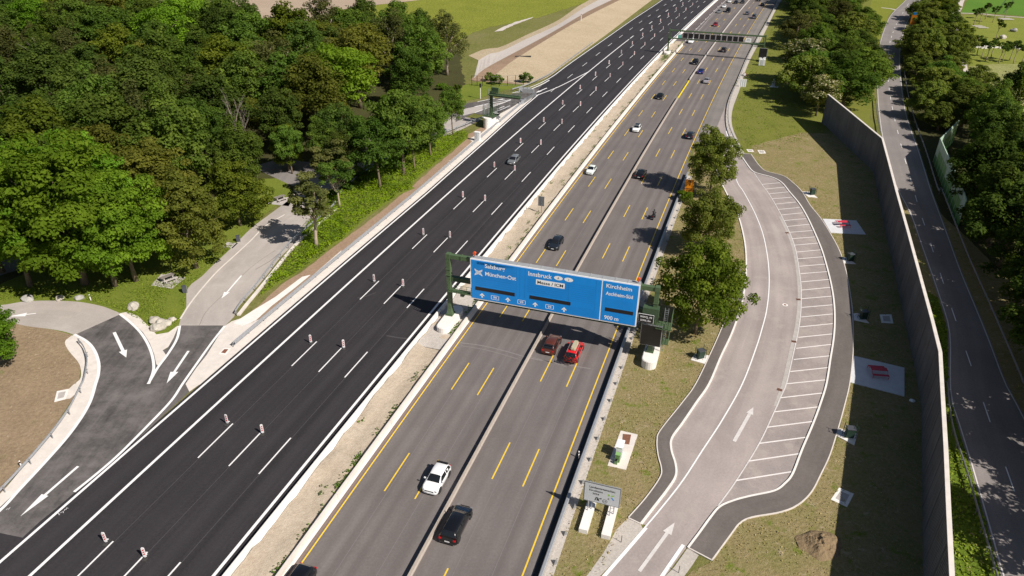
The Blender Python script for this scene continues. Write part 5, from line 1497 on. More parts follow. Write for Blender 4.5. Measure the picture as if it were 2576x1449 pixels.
def make_car(name, label, cat, paint, L=4.2, W=1.78, H=1.45, cowl=None, roof_f=None, roof_r=None, tail=None, boot=False, hood=.95, deck=None, nose=.62, roofmat=None, boxy=0.0, rails=False, group='vehicles on the motorway', spoiler=False, loc=(0, 0, 0), rz=0.0, dark_rear=True, wheel=.33, roof_glass=False):
    hf = L / 2
    cowl = hf - 1.05 if cowl is None else cowl
    roof_f = cowl - .75 if roof_f is None else roof_f
    tail = -hf + (.85 if boot else .18) if tail is None else tail
    roof_r = tail + (.75 if boot else .42) if roof_r is None else roof_r
    t = empty(name, label, cat, loc, rz, group)
    V, F, st, prof = car_mesh(L, W, H, cowl, roof_f, roof_r, tail, deck, hood, nose, boot, boxy)
    me = mesh_data('car_body', V, F, paint, smooth=True)
    bm = bmesh.new(); bm.from_mesh(me); bmesh.ops.recalc_face_normals(bm, faces=bm.faces); bm.to_mesh(me); bm.free()
    body = add('body', me, t)
    def ringpt(i, j, out=.012):
        x = st[i][0]; y, z = prof[i][j]
        return Vector((x, y, z))
    k = len(prof[0])
    def patch(nm, pts, m, off=.012):
        P = [Vector(p) for p in pts]
        n = (P[1] - P[0]).cross(P[2] - P[0]).normalized()
        c = sum(P, Vector()) / len(P)
        if n.dot(c - Vector((0, 0, .6))) < 0:
            n = -n
        Q = [p + n * off for p in P]
        return Q
    # windscreen: station 9 (cowl) up to 7 (roof front); rear window 3 to 5; rings indices 4 (edge), 5, 6, 7 centre
    def glass_strip(nm, ia, ib, ta, tb, m=M_GLASSD):
        mb = MB().mat(m)
        idx = [4, 5, 6, 7, 8, 9, 10]
        rowA = []
        rows = []
        seq = [ia, (ia + ib) // 2, ib]
        for s_, tt in ((0, ta), (1, None), (2, tb)):
            pass
        pts = []
        for (i0, i1, tt) in ((seq[0], seq[1], ta), (seq[1], seq[1], 0), (seq[2], seq[1], tb)):
            row = []
            for n_, j in enumerate(idx):
                p0, p1 = ringpt(i0, j), ringpt(i1, j)
                q = p0.lerp(p1, tt)
                q.y *= .95
                row.append(q)
            pts.append(row)
        for r_ in range(2):
            for c_ in range(len(idx) - 1):
                quadp = [pts[r_][c_], pts[r_][c_ + 1], pts[r_ + 1][c_ + 1], pts[r_ + 1][c_]]
                mb.addf([q + Vector((.012 if ia > 6 else -.012, 0, .018)) for q in quadp], [(0, 1, 2, 3)])
        return mb.build(nm, t, smooth=True)
    glass_strip('windscreen', 9, 7, .06, .10)
    if dark_rear:
        glass_strip('rear_window', 3, 5, .10, .14)
    for s in (1, -1):
        def sp(i, u, tt=0.0, i2=None):
            """point on the greenhouse side of station i, u from belt (0) to roof edge (1)"""
            def one(q):
                ya, za = prof[q][3]; yb, zb = prof[q][4]
                return Vector((st[q][0], ya + (yb - ya) * u, za + (zb - za) * u))
            a = one(i)
            if i2 is not None:
                a = a.lerp(one(i2), tt)
            a.y = (a.y + .012) * s
            return a
        lo, hi = .10, .90
        # front door glass: stations 7..8.7 at belt, 7 at roof ; rear door glass: 5..6
        mb = MB().mat(M_GLASSD)
        for (pa, pb, qa, qb) in (
            (sp(8, lo, .75, 9), sp(7, lo), sp(7, hi), sp(8, hi, 1.0, 7) + Vector((.05, 0, 0))),
            (sp(7, lo), sp(6, lo, .06, 7), sp(6, hi, .06, 7), sp(7, hi)),):
            mb.addf([pa, pb, qa, qb], [(0, 1, 2, 3) if s > 0 else (3, 2, 1, 0)])
        mb.build('side_window', t)
        mb = MB().mat(M_GLASSD)
        mb.addf([sp(6, lo, .06, 5), sp(5, lo), sp(5, hi), sp(6, hi, .06, 5)], [(0, 1, 2, 3) if s > 0 else (3, 2, 1, 0)])
        mb.addf([sp(5, lo), sp(4, lo, .15, 3), sp(4, .75), sp(5, hi)], [(0, 1, 2, 3) if s > 0 else (3, 2, 1, 0)])
        mb.build('side_window', t)
        # mirror
        mb = MB().mat(paint); mb.box(cowl - .28, s * (W / 2 + .10), hood + .06, .12, .2, .13); mb.build('mirror', t)
        # lamps
        mb = MB().mat(M_LAMPW); mb.box(hf - .19, s * W * .37, nose + .02, .24, .24, .10); mb.build('headlight', t)
        mb = MB().mat(M_LAMPR); mb.box(-hf + .11, s * W * .39, hood - .16, .2, .24, .16 if not boot else .14); mb.build('tail_light', t)
    if roof_glass:
        mb = MB().mat(M_GLASSD); mb.box((roof_f + roof_r) / 2, 0, H + .018, roof_f - roof_r - .1, W * .62, .01); mb.build('roof_panel', t)
    if rails:
        for s in (1, -1):
            mb = MB().mat(M_STEEL_D if not isinstance(rails, bpy.types.Material) else rails)
            mb.tube([(roof_f - .1, s * W * .33, H - .02), (roof_f - .3, s * W * .335, H + .06), (roof_r + .2, s * W * .335, H + .05), (roof_r, s * W * .33, H - .03)], .025, 5); mb.build('roof_rail', t)
    if spoiler:
        mb = MB().mat(M_BLACKP); mb.box(roof_r - .12, 0, H - .03, .3, W * .68, .04); mb.build('spoiler', t)
    if 'wheel' not in CAR:
        mb = MB().mat(M_RUBBER); mb.cyl((0, -.11, 0), (0, .11, 0), .33, n=20); CAR['wheel'] = mb.data('tyre')
        mb = MB().mat(M_CHROME)
        for y0, y1 in ((.11, .122),):
            mb.cyl((0, y0, 0), (0, y1, 0), .22, n=14)
        mb.mat(M_RUBBER)
        for a in range(5):
            t_ = 2 * PI * a / 5
            mb.box(.13 * math.cos(t_), .124, .13 * math.sin(t_), .05, .004, .05)
        CAR['rim'] = mb.data('rim')
        mb = MB().mat(M_PLATE); mb.box(0, 0, 0, .02, .5, .11); CAR['plate'] = mb.data('plate')
        mb = MB().mat(M_BLACKP); mb.box(0, 0, 0, .04, .95, .16); CAR['grille'] = mb.data('grille')
        mb = MB().mat(M_RUBBER); mb.cyl((0, -.015, 0), (0, .015, 0), .40, n=20); CAR['arch'] = mb.data('arch')
    sc = wheel / .33
    for x in (hf - .80, -hf + .80):
        for s in (1, -1):
            ww = add('wheel', CAR['wheel'], t, loc=(x, s * (W / 2 - .115), wheel), rot=(0, 0, 0 if s > 0 else PI), scale=(sc, 1, sc))
            add('rim', CAR['rim'], ww)
            add('wheel_arch', CAR['arch'], t, loc=(x, s * (W / 2 - .005), wheel + .02), scale=(sc, 1, sc))
    add('number_plate', CAR['plate'], t, loc=(hf + .012, 0, .42))
    add('number_plate', CAR['plate'], t, loc=(-hf - .012, 0, .55 if boot else .60))
    add('grille', CAR['grille'], t, loc=(hf - .03, 0, nose - .05))
    return t
def paint(name, col, metal=.0, rough=.28):
    m = simple('car_paint_' + name, col, rough, metal, var=.02, coat=.6)
    return m
P_WHITE = paint('white', (.80, .80, .80)); P_BLACK = paint('black', (.008, .008, .010), .1, .2); P_BRONZE = paint('copper', (.16, .045, .03), .45, .3)
P_RED = paint('red', (.62, .012, .014)); P_ANTH = paint('anthracite', (.025, .032, .045), .4, .25); P_SILVER = paint('silver', (.40, .41, .41), .65, .32)
P_BLUE = paint('blue', (.015, .045, .22), .4, .25); P_LSILV = paint('light_silver', (.52, .50, .53), .5, .3); P_DKRED = paint('dark_red', (.28, .02, .03), .2)
P_GREYB = paint('grey_blue', (.13, .16, .20), .5, .3); P_DGREY = paint('dark_grey', (.04, .04, .045), .4, .25); P_CREAM = paint('mint_white', (.72, .77, .74))
def place(S, o, toward):
    """toward: driving towards the camera"""
    return dict(loc=R(o, S, .02), rz=heading(S) + (PI if toward else 0))
CARS = [
    ('parked_car', 'white hatchback with dark rear spoiler driving towards the camera near the bottom of the photo', 'car', P_WHITE, 51.5, -24.3, True, dict(L=4.05, W=1.80, H=1.44, spoiler=True)),
    ('estate_car', 'glossy black estate car seen from behind right of the thin divider near the bottom', 'car', P_BLACK, 46.5, -20.1, False, dict(L=4.75, W=1.86, H=1.48, tail=-2.2, roof_r=-1.75, hood=.97)),
    ('hatchback_car', 'black car cut off by the bottom edge beside the left yellow line', 'car', P_BLACK, 35.3, -30.8, True, dict(L=4.5, W=1.85, H=1.46)),
    ('hatchback_car', 'copper brown hatchback driving away just below the big blue sign', 'car', P_BRONZE, 79.6, -19.75, False, dict(L=4.35, W=1.82, H=1.5, spoiler=True)),
    ('estate_car', 'bright red estate car with a beige roof box and bicycles on its tail', 'car', P_RED, 78.9, -16.5, False, dict(L=4.65, W=1.83, H=1.52, tail=-2.15, roof_r=-1.75, rails=M_STEEL_D)),
    ('hatchback_car', 'dark blue-black hatchback driving towards the camera above the blue sign', 'car', P_ANTH, 109.8, -27.6, True, dict(L=4.35, W=1.8, H=1.43)),
    ('small_car', 'small rounded mint white car close to the left yellow edge line', 'car', P_CREAM, 146.6, -30.3, True, dict(L=3.6, W=1.65, H=1.48, hood=.98)),
    ('hatchback_car', 'white compact car with dark roof approaching left of the yellow barrier', 'car', P_WHITE, 179.8, -26.9, True, dict(L=4.0, W=1.75, H=1.48, roof_glass=True)),
    ('saloon_car', 'black open-topped looking saloon approaching in the left half of the grey carriageway', 'car', P_BLACK, 213.2, -26.9, True, dict(L=4.5, W=1.82, H=1.4, boot=True)),
    ('saloon_car', 'black saloon driving away through the upper tree shadow', 'car', P_BLACK, 148.3, -20.0, False, dict(L=4.75, W=1.84, H=1.42, boot=True)),
    ('hatchback_car', 'dark grey-blue car driving away, partly hidden behind the roadside tree', 'car', P_ANTH, 179.0, -13.7, False, dict(L=4.4, W=1.82, H=1.45)),
    ('hatchback_car', 'silver hatchback standing alone on the black carriageway', 'car', P_SILVER, 147.3, -47.9, True, dict(L=4.35, W=1.82, H=1.48)),
    ('saloon_car', 'pale silver saloon driving away left of the striped board', 'car', P_LSILV, 236.8, -16.6, False, dict(L=4.7, W=1.82, H=1.42, boot=True)),
    ('saloon_car', 'dark blue saloon driving away beside the thin divider', 'car', P_BLUE, 249.0, -20.0, False, dict(L=4.6, W=1.82, H=1.38, boot=True)),
    ('off_road_car', 'black compact off-road car approaching just left of the divider below the far gantry', 'car', P_BLACK, 262.0, -23.7, True, dict(L=4.1, W=1.82, H=1.66, hood=1.05, boxy=.05)),
    ('off_road_car', 'black off-road car on the right half of the road directly below the far gantry', 'car', P_DGREY, 286.5, -17.0, False, dict(L=4.4, W=1.85, H=1.66, hood=1.05, boxy=.05)),
    ('off_road_car', 'white off-road car half hidden under the left end of the far gantry', 'car', P_WHITE, 298.5, -30.6, True, dict(L=4.6, W=1.88, H=1.66, hood=1.05, boxy=.04)),
    ('hatchback_car', 'small red car alone beyond the far gantry', 'car', P_DKRED, 340, -27.1, True, dict(L=4.0, W=1.74, H=1.5)),
    ('saloon_car', 'silver car at the far yellow studs, lower left of the distant cluster', 'car', P_SILVER, 377, -30.6, True, dict(L=4.5, W=1.8, H=1.42, boot=True)),
    ('van', 'tall black van in the distant cluster beside a silver car', 'van', P_BLACK, 381, -26.9, True, dict(L=5.0, W=1.95, H=1.95, hood=1.15, boxy=.1, roof_f=1.0)),
    ('saloon_car', 'white car just above the silver car in the distant cluster', 'car', P_WHITE, 394.5, -30.6, True, dict(L=4.5, W=1.8, H=1.45, boot=True)),
    ('hatchback_car', 'white car at the top edge of the photo nearest to the yellow studs', 'car', P_WHITE, 413, -30.4, True, dict(L=4.3, W=1.8, H=1.46)),
    ('hatchback_car', 'black car at the top edge of the photo in the middle of three abreast', 'car', P_BLACK, 410.5, -27.0, True, dict(L=4.3, W=1.8, H=1.46)),
    ('hatchback_car', 'dark grey car at the top edge of the photo next to the divider', 'car', P_DGREY, 413, -24.1, True, dict(L=4.4, W=1.8, H=1.5)),
    ('hatchback_car', 'grey-blue car driving away far up in the lane next to the divider', 'car', P_GREYB, 377, -17.7, False, dict(L=4.2, W=1.78, H=1.46)),
    ('van', 'grey-blue van driving away far up beside the right yellow line', 'van', P_GREYB, 367, -13.6, False, dict(L=4.9, W=1.92, H=1.9, hood=1.12, boxy=.1, roof_f=1.0)),
    ('hatchback_car', 'dark car far up on the hard shoulder side near the tree shadows', 'car', P_BLACK, 408, -13.8, False, dict(L=4.3, W=1.8, H=1.45)),
    ('hatchback_car', 'dark car cut by the top edge in the right half of the road', 'car', P_DGREY, 424, -17.2, False, dict(L=4.3, W=1.8, H=1.45)),
]
for nm, lab, cat, pt, S, o, tow, kw in CARS:
    if nm == 'parked_car':
        nm = 'hatchback_car'
    make_car(nm, lab, cat, pt, **kw, **place(S, o, tow))
# roof box and bicycles on the red car
pl = place(78.9, -16.5, False)
f = Matrix.Translation(pl['loc']) @ Matrix.Rotation(pl['rz'], 4, 'Z')
def at_local(x, y, z):
    return (f @ Vector((x, y, z)))
rb = empty('roof_box', 'beige roof box on the bright red estate car', 'roof box', at_local(-.35, -.1, 1.52), pl['rz'])
b = MB().mat(simple('beige_roof_box', (.42, .38, .26), .5))
b.prism([(-1.05, -.22), (-.9, -.34), (.8, -.34), (1.1, -.16), (1.1, .16), (.8, .34), (-.9, .34), (-1.05, .22)], .08, .3)
b.prism([(-.95, -.18), (-.85, -.27), (.75, -.27), (.95, -.12), (.95, .12), (.75, .27), (-.85, .27), (-.95, .18)], .3, .4)
b.build('shell', rb)
for x in (-.6, .6):
    b = MB().mat(M_STEEL_D); b.box(x, 0, .04, .06, 1.2, .05); b.build('crossbar', rb)
def ring(mb, c, r, w, n=18):
    pts = [Vector((c[0], c[1] + r * math.cos(2 * PI * i / n), c[2] + r * math.sin(2 * PI * i / n))) for i in range(n + 1)]
    mb.tube(pts, w, 5)
for i in range(2):
    bk = empty('bicycle', ['black bicycle on the tail rack of the red car, the one nearer the window', 'black bicycle on the tail rack of the red car, the outer one'][i], 'bicycle', at_local(-2.55 - i * .28, .12 * (i * 2 - 1), .62), pl['rz'])
    for y in (-.52, .52):
        b = MB().mat(M_RUBBER); ring(b, (0, y, .33), .33, .045); b.build('wheel', bk)
    b = MB().mat(M_BLACKP)
    for p_, q_ in (((0, -.52, .33), (0, -.15, .75)), ((0, -.15, .75), (0, .35, .8)), ((0, .35, .8), (0, .52, .33)), ((0, -.52, .33), (0, -.05, .3)), ((0, -.05, .3), (0, -.18, .85)), ((0, -.05, .3), (0, .35, .75)), ((0, .35, .8), (0, .33, .98)), ((-.25, .34, .98), (.25, .34, .98))):
        b.cyl(p_, q_, .04, n=6)
    b.build('frame', bk)
    b = MB().mat(M_RUBBER); b.box(0, -.2, .9, .14, .24, .05); b.build('saddle', bk)
# motorcycle with rider
mt = empty('motorcycle', 'dark touring motorcycle riding away in the right lane of the grey carriageway', 'motorcycle', R(-13.7, 127, .02), heading(127))
for x in (-.72, .72):
    b = MB().mat(M_RUBBER); b.cyl((x, -.08, .31), (x, .08, .31), .31, n=18); b.build('wheel', mt)
b = MB().mat(P_BLACK); b.prism([(-.25, -.14), (.35, -.18), (.55, -.12), (.55, .12), (.35, .18), (-.25, .14)], .55, .95); b.box(.2, 0, .4, .6, .3, .35); b.build('tank', mt)
b = MB().mat(M_RUBBER); b.box(-.5, 0, .82, .7, .28, .12); b.build('seat', mt)
b = MB().mat(P_DGREY); b.box(.72, 0, .85, .35, .42, .45, taper=.6); b.build('fairing', mt)
b = MB().mat(M_STEEL_D); b.cyl((.45, -.38, 1.05), (.45, .38, 1.05), .025, n=6); b.build('handlebar', mt)
for s in (-1, 1):
    b = MB().mat(P_DGREY); b.box(-.68, s * .33, .68, .45, .2, .35); b.build('pannier', mt)
b = MB().mat(M_LAMPR); b.box(-.98, 0, .78, .06, .16, .08); b.build('tail_light', mt)
def skin_body(name, parent, verts, edges, radii, m, sub=1):
    me = bpy.data.meshes.new(name)
    me.from_pydata(verts, edges, [])
    me.materials.append(m)
    o = add(name, me, parent)
    md = o.modifiers.new('skin', 'SKIN')
    for i, r in enumerate(radii):
        me.skin_vertices[0].data[i].radius = (r, r) if isinstance(r, (int, float)) else r
    me.skin_vertices[0].data[0].use_root = True
    s = o.modifiers.new('subdivision', 'SUBSURF'); s.levels = sub; s.render_levels = sub
    md.use_smooth_shade = True
    return o
rp = empty('person', 'motorcyclist in dark leathers and black helmet leaning over the handlebar', 'person', R(-13.7, 127, .02), heading(127))
vv = [(-.42, 0, .92), (-.36, 0, 1.15), (-.18, 0, 1.38), (-.08, 0, 1.5), (0, 0, 1.6)]
ee = [(0, 1), (1, 2), (2, 3), (3, 4)]
rr = [.15, .16, .19, .07, .08]
for s in (-1, 1):
    i = len(vv)
    vv += [(-.14, s * .2, 1.42), (.08, s * .34, 1.2), (.38, s * .34, 1.08), (.45, s * .33, 1.06)]
    ee += [(2, i), (i, i + 1), (i + 1, i + 2), (i + 2, i + 3)]
    rr += [.08, .06, .05, .045]
    i = len(vv)
    vv += [(-.36, s * .14, .88), (.05, s * .24, .82), (-.16, s * .27, .42), (-.02, s * .27, .36)]
    ee += [(0, i), (i, i + 1), (i + 1, i + 2), (i + 2, i + 3)]
    rr += [.11, .09, .065, .05]
skin_body('body', rp, vv, ee, rr, simple('dark_leather', (.02, .02, .022), .55))
b = MB().mat(M_BLACKP)
n = 10
for i in range(6):
    pass
me = bpy.data.meshes.new('helmet'); bm = bmesh.new(); bmesh.ops.create_uvsphere(bm, u_segments=14, v_segments=9, radius=.15); bm.to_mesh(me); bm.free(); me.materials.append(M_BLACKP)
add('helmet', me, rp, loc=(.03, 0, 1.68), scale=(1.15, .95, 1))
for s in (-1, 1):                                          # gloved hands with fingers round the grip
    hv = [(.45, s * .33, 1.06), (.47, s * .34, 1.07)]
    b = MB().mat(M_RUBBER); b.box(.45, s * .34, 1.08, .07, .09, .05)
    for k in range(4):
        y = s * (.30 + k * .024)
        b.tube([(.47, y, 1.09), (.50 - .004 * k, y, 1.07), (.49, y, 1.03), (.46, y, 1.02)], [.012, .011, .010, .008], 5)
    b.tube([(.44, s * .30, 1.07), (.43, s * .285, 1.04), (.45, s * .275, 1.02)], [.013, .012, .009], 5)
    b.build('glove', rp)

# ================================================================== SMALL THINGS
def picnic_table(label, base, rz, sc=1.0):
    t = empty('picnic_table', label, 'picnic table', base, rz, 'picnic tables on the service area', sc)
    b = MB().mat(M_WOOD_D)
    for k in range(5):
        b2 = MB().mat(M_WOOD_D); b2.box(0, -.32 + k * .16, .75, 2.2, .145, .06); b2.build('table_plank', t)
    for s in (-1, 1):
        b2 = MB().mat(M_WOOD); b2.box(0, s * .9, .45, 2.2, .36, .08); b2.build('bench_seat', t)
        for x in (-.75, .75):
            b2 = MB().mat(M_CONC_G); b2.box(x, s * .9, .21, .14, .3, .42); b2.build('bench_leg', t)
    for x in (-.7, .7):
        b2 = MB().mat(M_CONC_G); b2.box(x, 0, .36, .16, .6, .72); b2.build('table_leg', t)
    return t
pads = []
picnic_table('weathered picnic table with two benches on the lawn nearest the road fork', T1(0, 1, 1270, 665), .88)
sheet_poly('table_pad', T(0, 1, [(1140, 705), (1215, 620), (1405, 645), (1295, 730)]), .012, M_CONC_G, jitter=.1)
picnic_table('picnic table half hidden by the slim tree beside the service road', G(750 * .670833 + 1090 / 3.623 * .670833, 560 * .670833 + 690 / 3.623 * .670833), .88)
C6 = lambda pts, z=0: [G((750 + x / 3.623) * .670833, (560 + y / 3.623) * .670833, z) for x, y in pts]
sheet_poly('table_pad_far', C6([(915, 740), (1010, 660), (1290, 650), (1200, 770)]), .012, M_CONC_G, jitter=.15)
sheet_poly('bin_pad', C6([(290, 1330), (370, 1260), (520, 1275), (440, 1345)]), .012, M_CONC_G, jitter=.1)
picnic_table('farthest picnic table in the sunny gap of the wood', C6([(1620, 200)])[0], .9)
def wheelie(label, base, rz):
    t = empty('wheelie_bin', label, 'bin', base, rz)
    b = MB().mat(M_BINGREY); b.box(0, 0, .52, .55, .6, .92, taper=1.1); b.build('body', t)
    b = MB().mat(M_BINGREY); b.box(0, 0, 1.02, .64, .72, .08); b.box(.0, -.05, 1.08, .5, .5, .05); b.build('lid', t)
    b = MB().mat(M_STEEL_D); b.cyl((.36, -.3, 0), (.36, -.3, 1.15), .04, n=6); b.build('holder_post', t)
    for s in (-1, 1):
        b = MB().mat(M_RUBBER); b.cyl((s * .26, .28, .1), (s * .31, .28, .1), .1, n=12); b.build('wheel', t)
wheelie('dark grey wheelie bin on the lawn by the fork of the service road', T1(0, 1, 1395, 757), .5)
wheelie('dark grey wheelie bin beside the service road under the olive tree', T1(0, 1, 1800, 372), .3)
def boulder(label, base, r, m, seed, group=None, h=.8):
    me = bpy.data.meshes.new('boulder'); bm = bmesh.new(); bmesh.ops.create_icosphere(bm, subdivisions=3, radius=1)
    for v in bm.verts:
        d = 1 + .35 * mnoise.noise(v.co * 1.1 + Vector((seed, 0, 0))) + .1 * mnoise.noise(v.co * 3.5 + Vector((seed, 4, 0)))
        v.co = Vector((v.co.x * r * 1.25 * d, v.co.y * r * d, v.co.z * r * h * d + r * .35))
    bm.to_mesh(me); bm.free(); me.materials.append(m)
    return add('boulder', me, None, loc=base, rot=(0, 0, seed), label=label, category='boulder', group=group)
bl = [((212, 803), .8, M_STONE_G, 'grey boulder leftmost in the row above the loop road'), ((453, 797), .6, M_STONE, 'pale rounded boulder second from the left above the loop road'), ((598, 795), .65, M_STONE_G, 'rough grey boulder just left of the white marker post'), ((1012, 862), .9, M_STONE, 'blocky pale boulder alone on the lawn above the gore'), ((1302, 955), .5, M_STONE, 'small pale boulder right of the boulder pile')]
for i, ((x, y), r, m, lab) in enumerate(bl):
    boulder(lab, T1(0, 1, x, y + 12), r * .85, m, i * 1.7)
for i, (x, y, r, lab) in enumerate([(1170, 985, .75, 'left'), (1212, 1000, .75, 'upper middle'), (1252, 1005, .65, 'right'), (1195, 1035, .8, 'lowest')]):
    boulder(f'cream boulder in the tight pile of the fork gore, {lab} one', T1(0, 1, x, y), r, M_STONE, 9 + i * 2.3, 'boulder pile in the gore')
def marker(label, base):
    t = empty('marker_post', label, 'marker post', base, .3)
    b = MB().mat(M_BEACW); b.prism([(-.07, -.05), (.07, -.05), (0, .09)], 0, 1.0); b.build('post', t)
    b = MB().mat(M_BLACKP); b.prism([(-.075, -.055), (.075, -.055), (0, .095)], .68, .88); b.build('black_band', t)
marker('white marker post with black band on the lawn above the loop road', T1(0, 1, 687, 818))
marker('white marker post behind the guardrail at the brown island', T1(0, 2, 168, 632))
marker('white marker post at the guardrail left of the garden show sign', T1(1, 2, 1790, 560))
marker('white marker post at the far shoulder of the black carriageway', T1(1, 0, 815, 1245))
def slab(label, pts, m_in=M_CONC_G, inset=.27, cat='shaft cover', z=.035):
    P = T(*pts) if isinstance(pts[0], int) else pts
    c = sum(P, Vector()) / 4
    t = empty('shaft_cover', label, cat, (c.x, c.y, 0))
    rel = [p - c for p in P]
    b = MB().mat(M_CONC_W); b.prism([(p.x, p.y) for p in rel], .0, z); b.build('concrete_frame', t)
    b = MB().mat(m_in); b.prism([(p.x * (1 - inset * 1.5), p.y * (1 - inset * 1.5)) for p in rel], z, z + .02); b.build('cover_plate', t)
slab('square concrete shaft cover half in shade below the bin platform', (2, 2, [(1118, 873), (1180, 783), (1292, 830), (1240, 930)]))
slab('concrete shaft cover in the shade between bin and noise wall', (2, 1, [(1487, 925), (1575, 925), (1590, 993), (1500, 988)]))
slab('small concrete shaft cover with round lid on the upper verge', (2, 0, [(480, 1127), (528, 1129), (538, 1146), (494, 1147)]))
slab('rectangular concrete shaft cover with dark plate on the upper verge', (2, 0, [(563, 1133), (615, 1135), (630, 1158), (580, 1160)]))
slab('concrete shaft frame joined to the guardrail base on the brown island', (0, 2, [(430, 55), (520, 38), (495, 115), (410, 137)]))
slab('rusty grating at the end of the concrete apron beside the black carriageway', (0, 1, [(1692, 1178), (1742, 1180), (1702, 1230), (1650, 1222)]), M_RUST)
slab('pale concrete shaft cover in the median gravel', (1, 1, [(380, 1432), (430, 1438), (410, 1470), (360, 1462)]))
sheet_poly('frame_apron', T(0, 2, [(520, 38), (560, 0), (612, -10), (590, 60), (530, 110), (495, 115)]), .02, M_CONC)
# cabinets
def cabinet(name, label, base, rz, parts, cat='cabinet'):
    t = empty(name, label, cat, base, rz)
    for (nm, m, c) in parts:
        b = MB().mat(m); b.box(*c); b.build(nm, t)
    return t
slabP = T(1, 2, [(2008, 618), (2108, 354), (2237, 384), (2148, 650)])
c = sum(slabP, Vector()) / 4
t = empty('cabinet_slab', 'pale concrete slab carrying the white and green cabinets on the island', 'concrete slab', (c.x, c.y, 0))
b = MB().mat(M_CONC); b.prism([(p.x - c.x, p.y - c.y) for p in slabP], 0, .06); b.build('slab', t)
b = MB().mat(M_RUST); q = T(1, 2, [(2125, 380), (2187, 386), (2172, 460), (2118, 452)]); b.prism([(p.x - c.x, p.y - c.y) for p in q], .06, .08); b.build('brown_cover', t)
dcab = (T1(1, 2, 2105, 500) - T1(1, 2, 2075, 590)); ra = math.atan2(dcab.y, dcab.x)
cabinet('switch_cabinet', 'tall white switch cabinet on the concrete slab of the island', T1(1, 2, 2098, 540), ra, [('body', simple('cabinet_white', (.72, .72, .71), .5), (0, 0, .85, 1.25, .65, 1.6)), ('roof', M_SIGNWHITE, (0, 0, 1.68, 1.35, .75, .08)), ('door', M_SIGNGREY, (0, -.33, .85, 1.1, .03, 1.4)), ('plinth', M_CONC_G, (0, 0, .04, 1.2, .6, .06))])
cabinet('switch_cabinet', 'low green switch cabinet in front of the white one on the island', T1(1, 2, 2083, 585), ra, [('body', M_CABGREEN, (0, 0, .55, .45, .5, 1.0)), ('lid', simple('cabinet_green_light', (.2, .38, .13), .5), (0, 0, 1.08, .5, .55, .06))])
cabinet('pillar_box', 'small green pillar with black lamp beside the green cabinet', T1(1, 2, 2072, 605), ra, [('body', M_CABGREEN, (0, 0, .25, .3, .3, .5)), ('lamp', M_BLACKP, (0, 0, .58, .25, .2, .16))])
cabinet('switch_cabinet', 'tall white cabinet behind the guardrail near the cantilever gantry', T1(1, 0, 1028, 1062), -PSI, [('body', simple('cabinet_white', (.72, .72, .71), .5), (0, 0, 1.05, 1.3, .7, 2.1)), ('roof', M_SIGNWHITE, (0, 0, 2.14, 1.4, .8, .08)), ('door', M_SIGNGREY, (-.2, -.36, 1.05, .7, .03, 1.9))])
sheet_poly('cabinet_pad', T(1, 0, [(965, 1048), (1000, 1030), (1090, 1035), (1060, 1075), (990, 1072)]), .02, M_CONC)
cabinet('switch_cabinet', 'white cabinet with pipe fittings below the far black display', T1(2, 0, 595, 495), -PSI, [('body', simple('cabinet_white', (.72, .72, .71), .5), (0, 0, 1.1, 2.0, 1.2, 2.0)), ('pipe', M_SIGNWHITE, (-.6, 0, 2.3, .3, .3, .5)), ('vent', M_SIGNWHITE, (.7, 0, 2.4, .5, .5, .7)), ('door', M_SIGNGREY, (0, -.62, 1.1, .9, .03, 1.7))])
cabinet('meter_cabinet', 'slim white meter cabinet on a small slab at the wood edge', T1(2, 0, 680, 655), -PSI, [('slab', M_CONC_W, (.3, 0, .04, 2.6, 1.6, .08)), ('body', M_SIGNWHITE, (0, 0, 1.2, .85, .6, 2.3)), ('door', M_SIGNGREY, (0, -.31, 1.2, .7, .03, 2.0)), ('shaft_cover', M_RUBBER_D, (1.0, 0, .1, .6, .6, .04))])
# platform bins
def platform_bin(label, slabpts, binpt, rz, sc=1.0):
    P = slabpts
    c = sum(P, Vector()) / len(P)
    t = empty('bin_platform', label.replace('green litter bin in a rail frame', 'white slab under the bin'), 'concrete slab', (c.x, c.y, 0))
    b = MB().mat(M_CONC_W); b.prism([(p.x - c.x, p.y - c.y) for p in P], .0, .1); b.build('slab', t)
    t = empty('litter_bin', label, 'litter bin', (binpt.x, binpt.y, .1), rz)
    dg = M_GREEN_D
    b = MB().mat(simple('bin_dark_green', (.02, .045, .03), .5)); b.box(0, 0, .62, .85, .7, 1.1); b.build('body', t)
    b = MB().mat(M_BINGREY); b.box(0, 0, 1.22, .95, .8, .1); b.build('lid', t)
    for x in (-.62, .62):
        for y in (-.35, .35):
            b = MB().mat(MATS['bin_dark_green']); b.cyl((x, y, 0), (x, y, 1.75), .035, n=6); b.build('frame_post', t)
        b = MB().mat(MATS['bin_dark_green'])
        for k in range(4):
            b.cyl((x, -.35, .35 + k * .4), (x, .35, .35 + k * .4), .025, n=5)
        b.build('side_grid', t)
platform_bin('green litter bin in a rail frame on the left footway of the island', T(2, 1, [(60, 1270), (95, 1220), (208, 1240), (165, 1300)]), T1(2, 1, 130, 1255), .35)
platform_bin('green litter bin in a rail frame beside the topmost parking bays', T(2, 0, [(900, 1449), (960, 1450), (1018, 1495), (945, 1488)]), T1(2, 1, 975, 22), .2)
platform_bin('green litter bin in a rail frame at the shade edge between the two red tables', T(2, 1, [(1192, 500), (1230, 495), (1308, 547), (1208, 540)]), T1(2, 1, 1262, 520), .2)
platform_bin('green litter bin in a rail frame beside the square shaft cover in the shade', T(2, 1, [(1288, 920), (1330, 918), (1406, 992), (1292, 970)]), T1(2, 1, 1358, 958), .1)
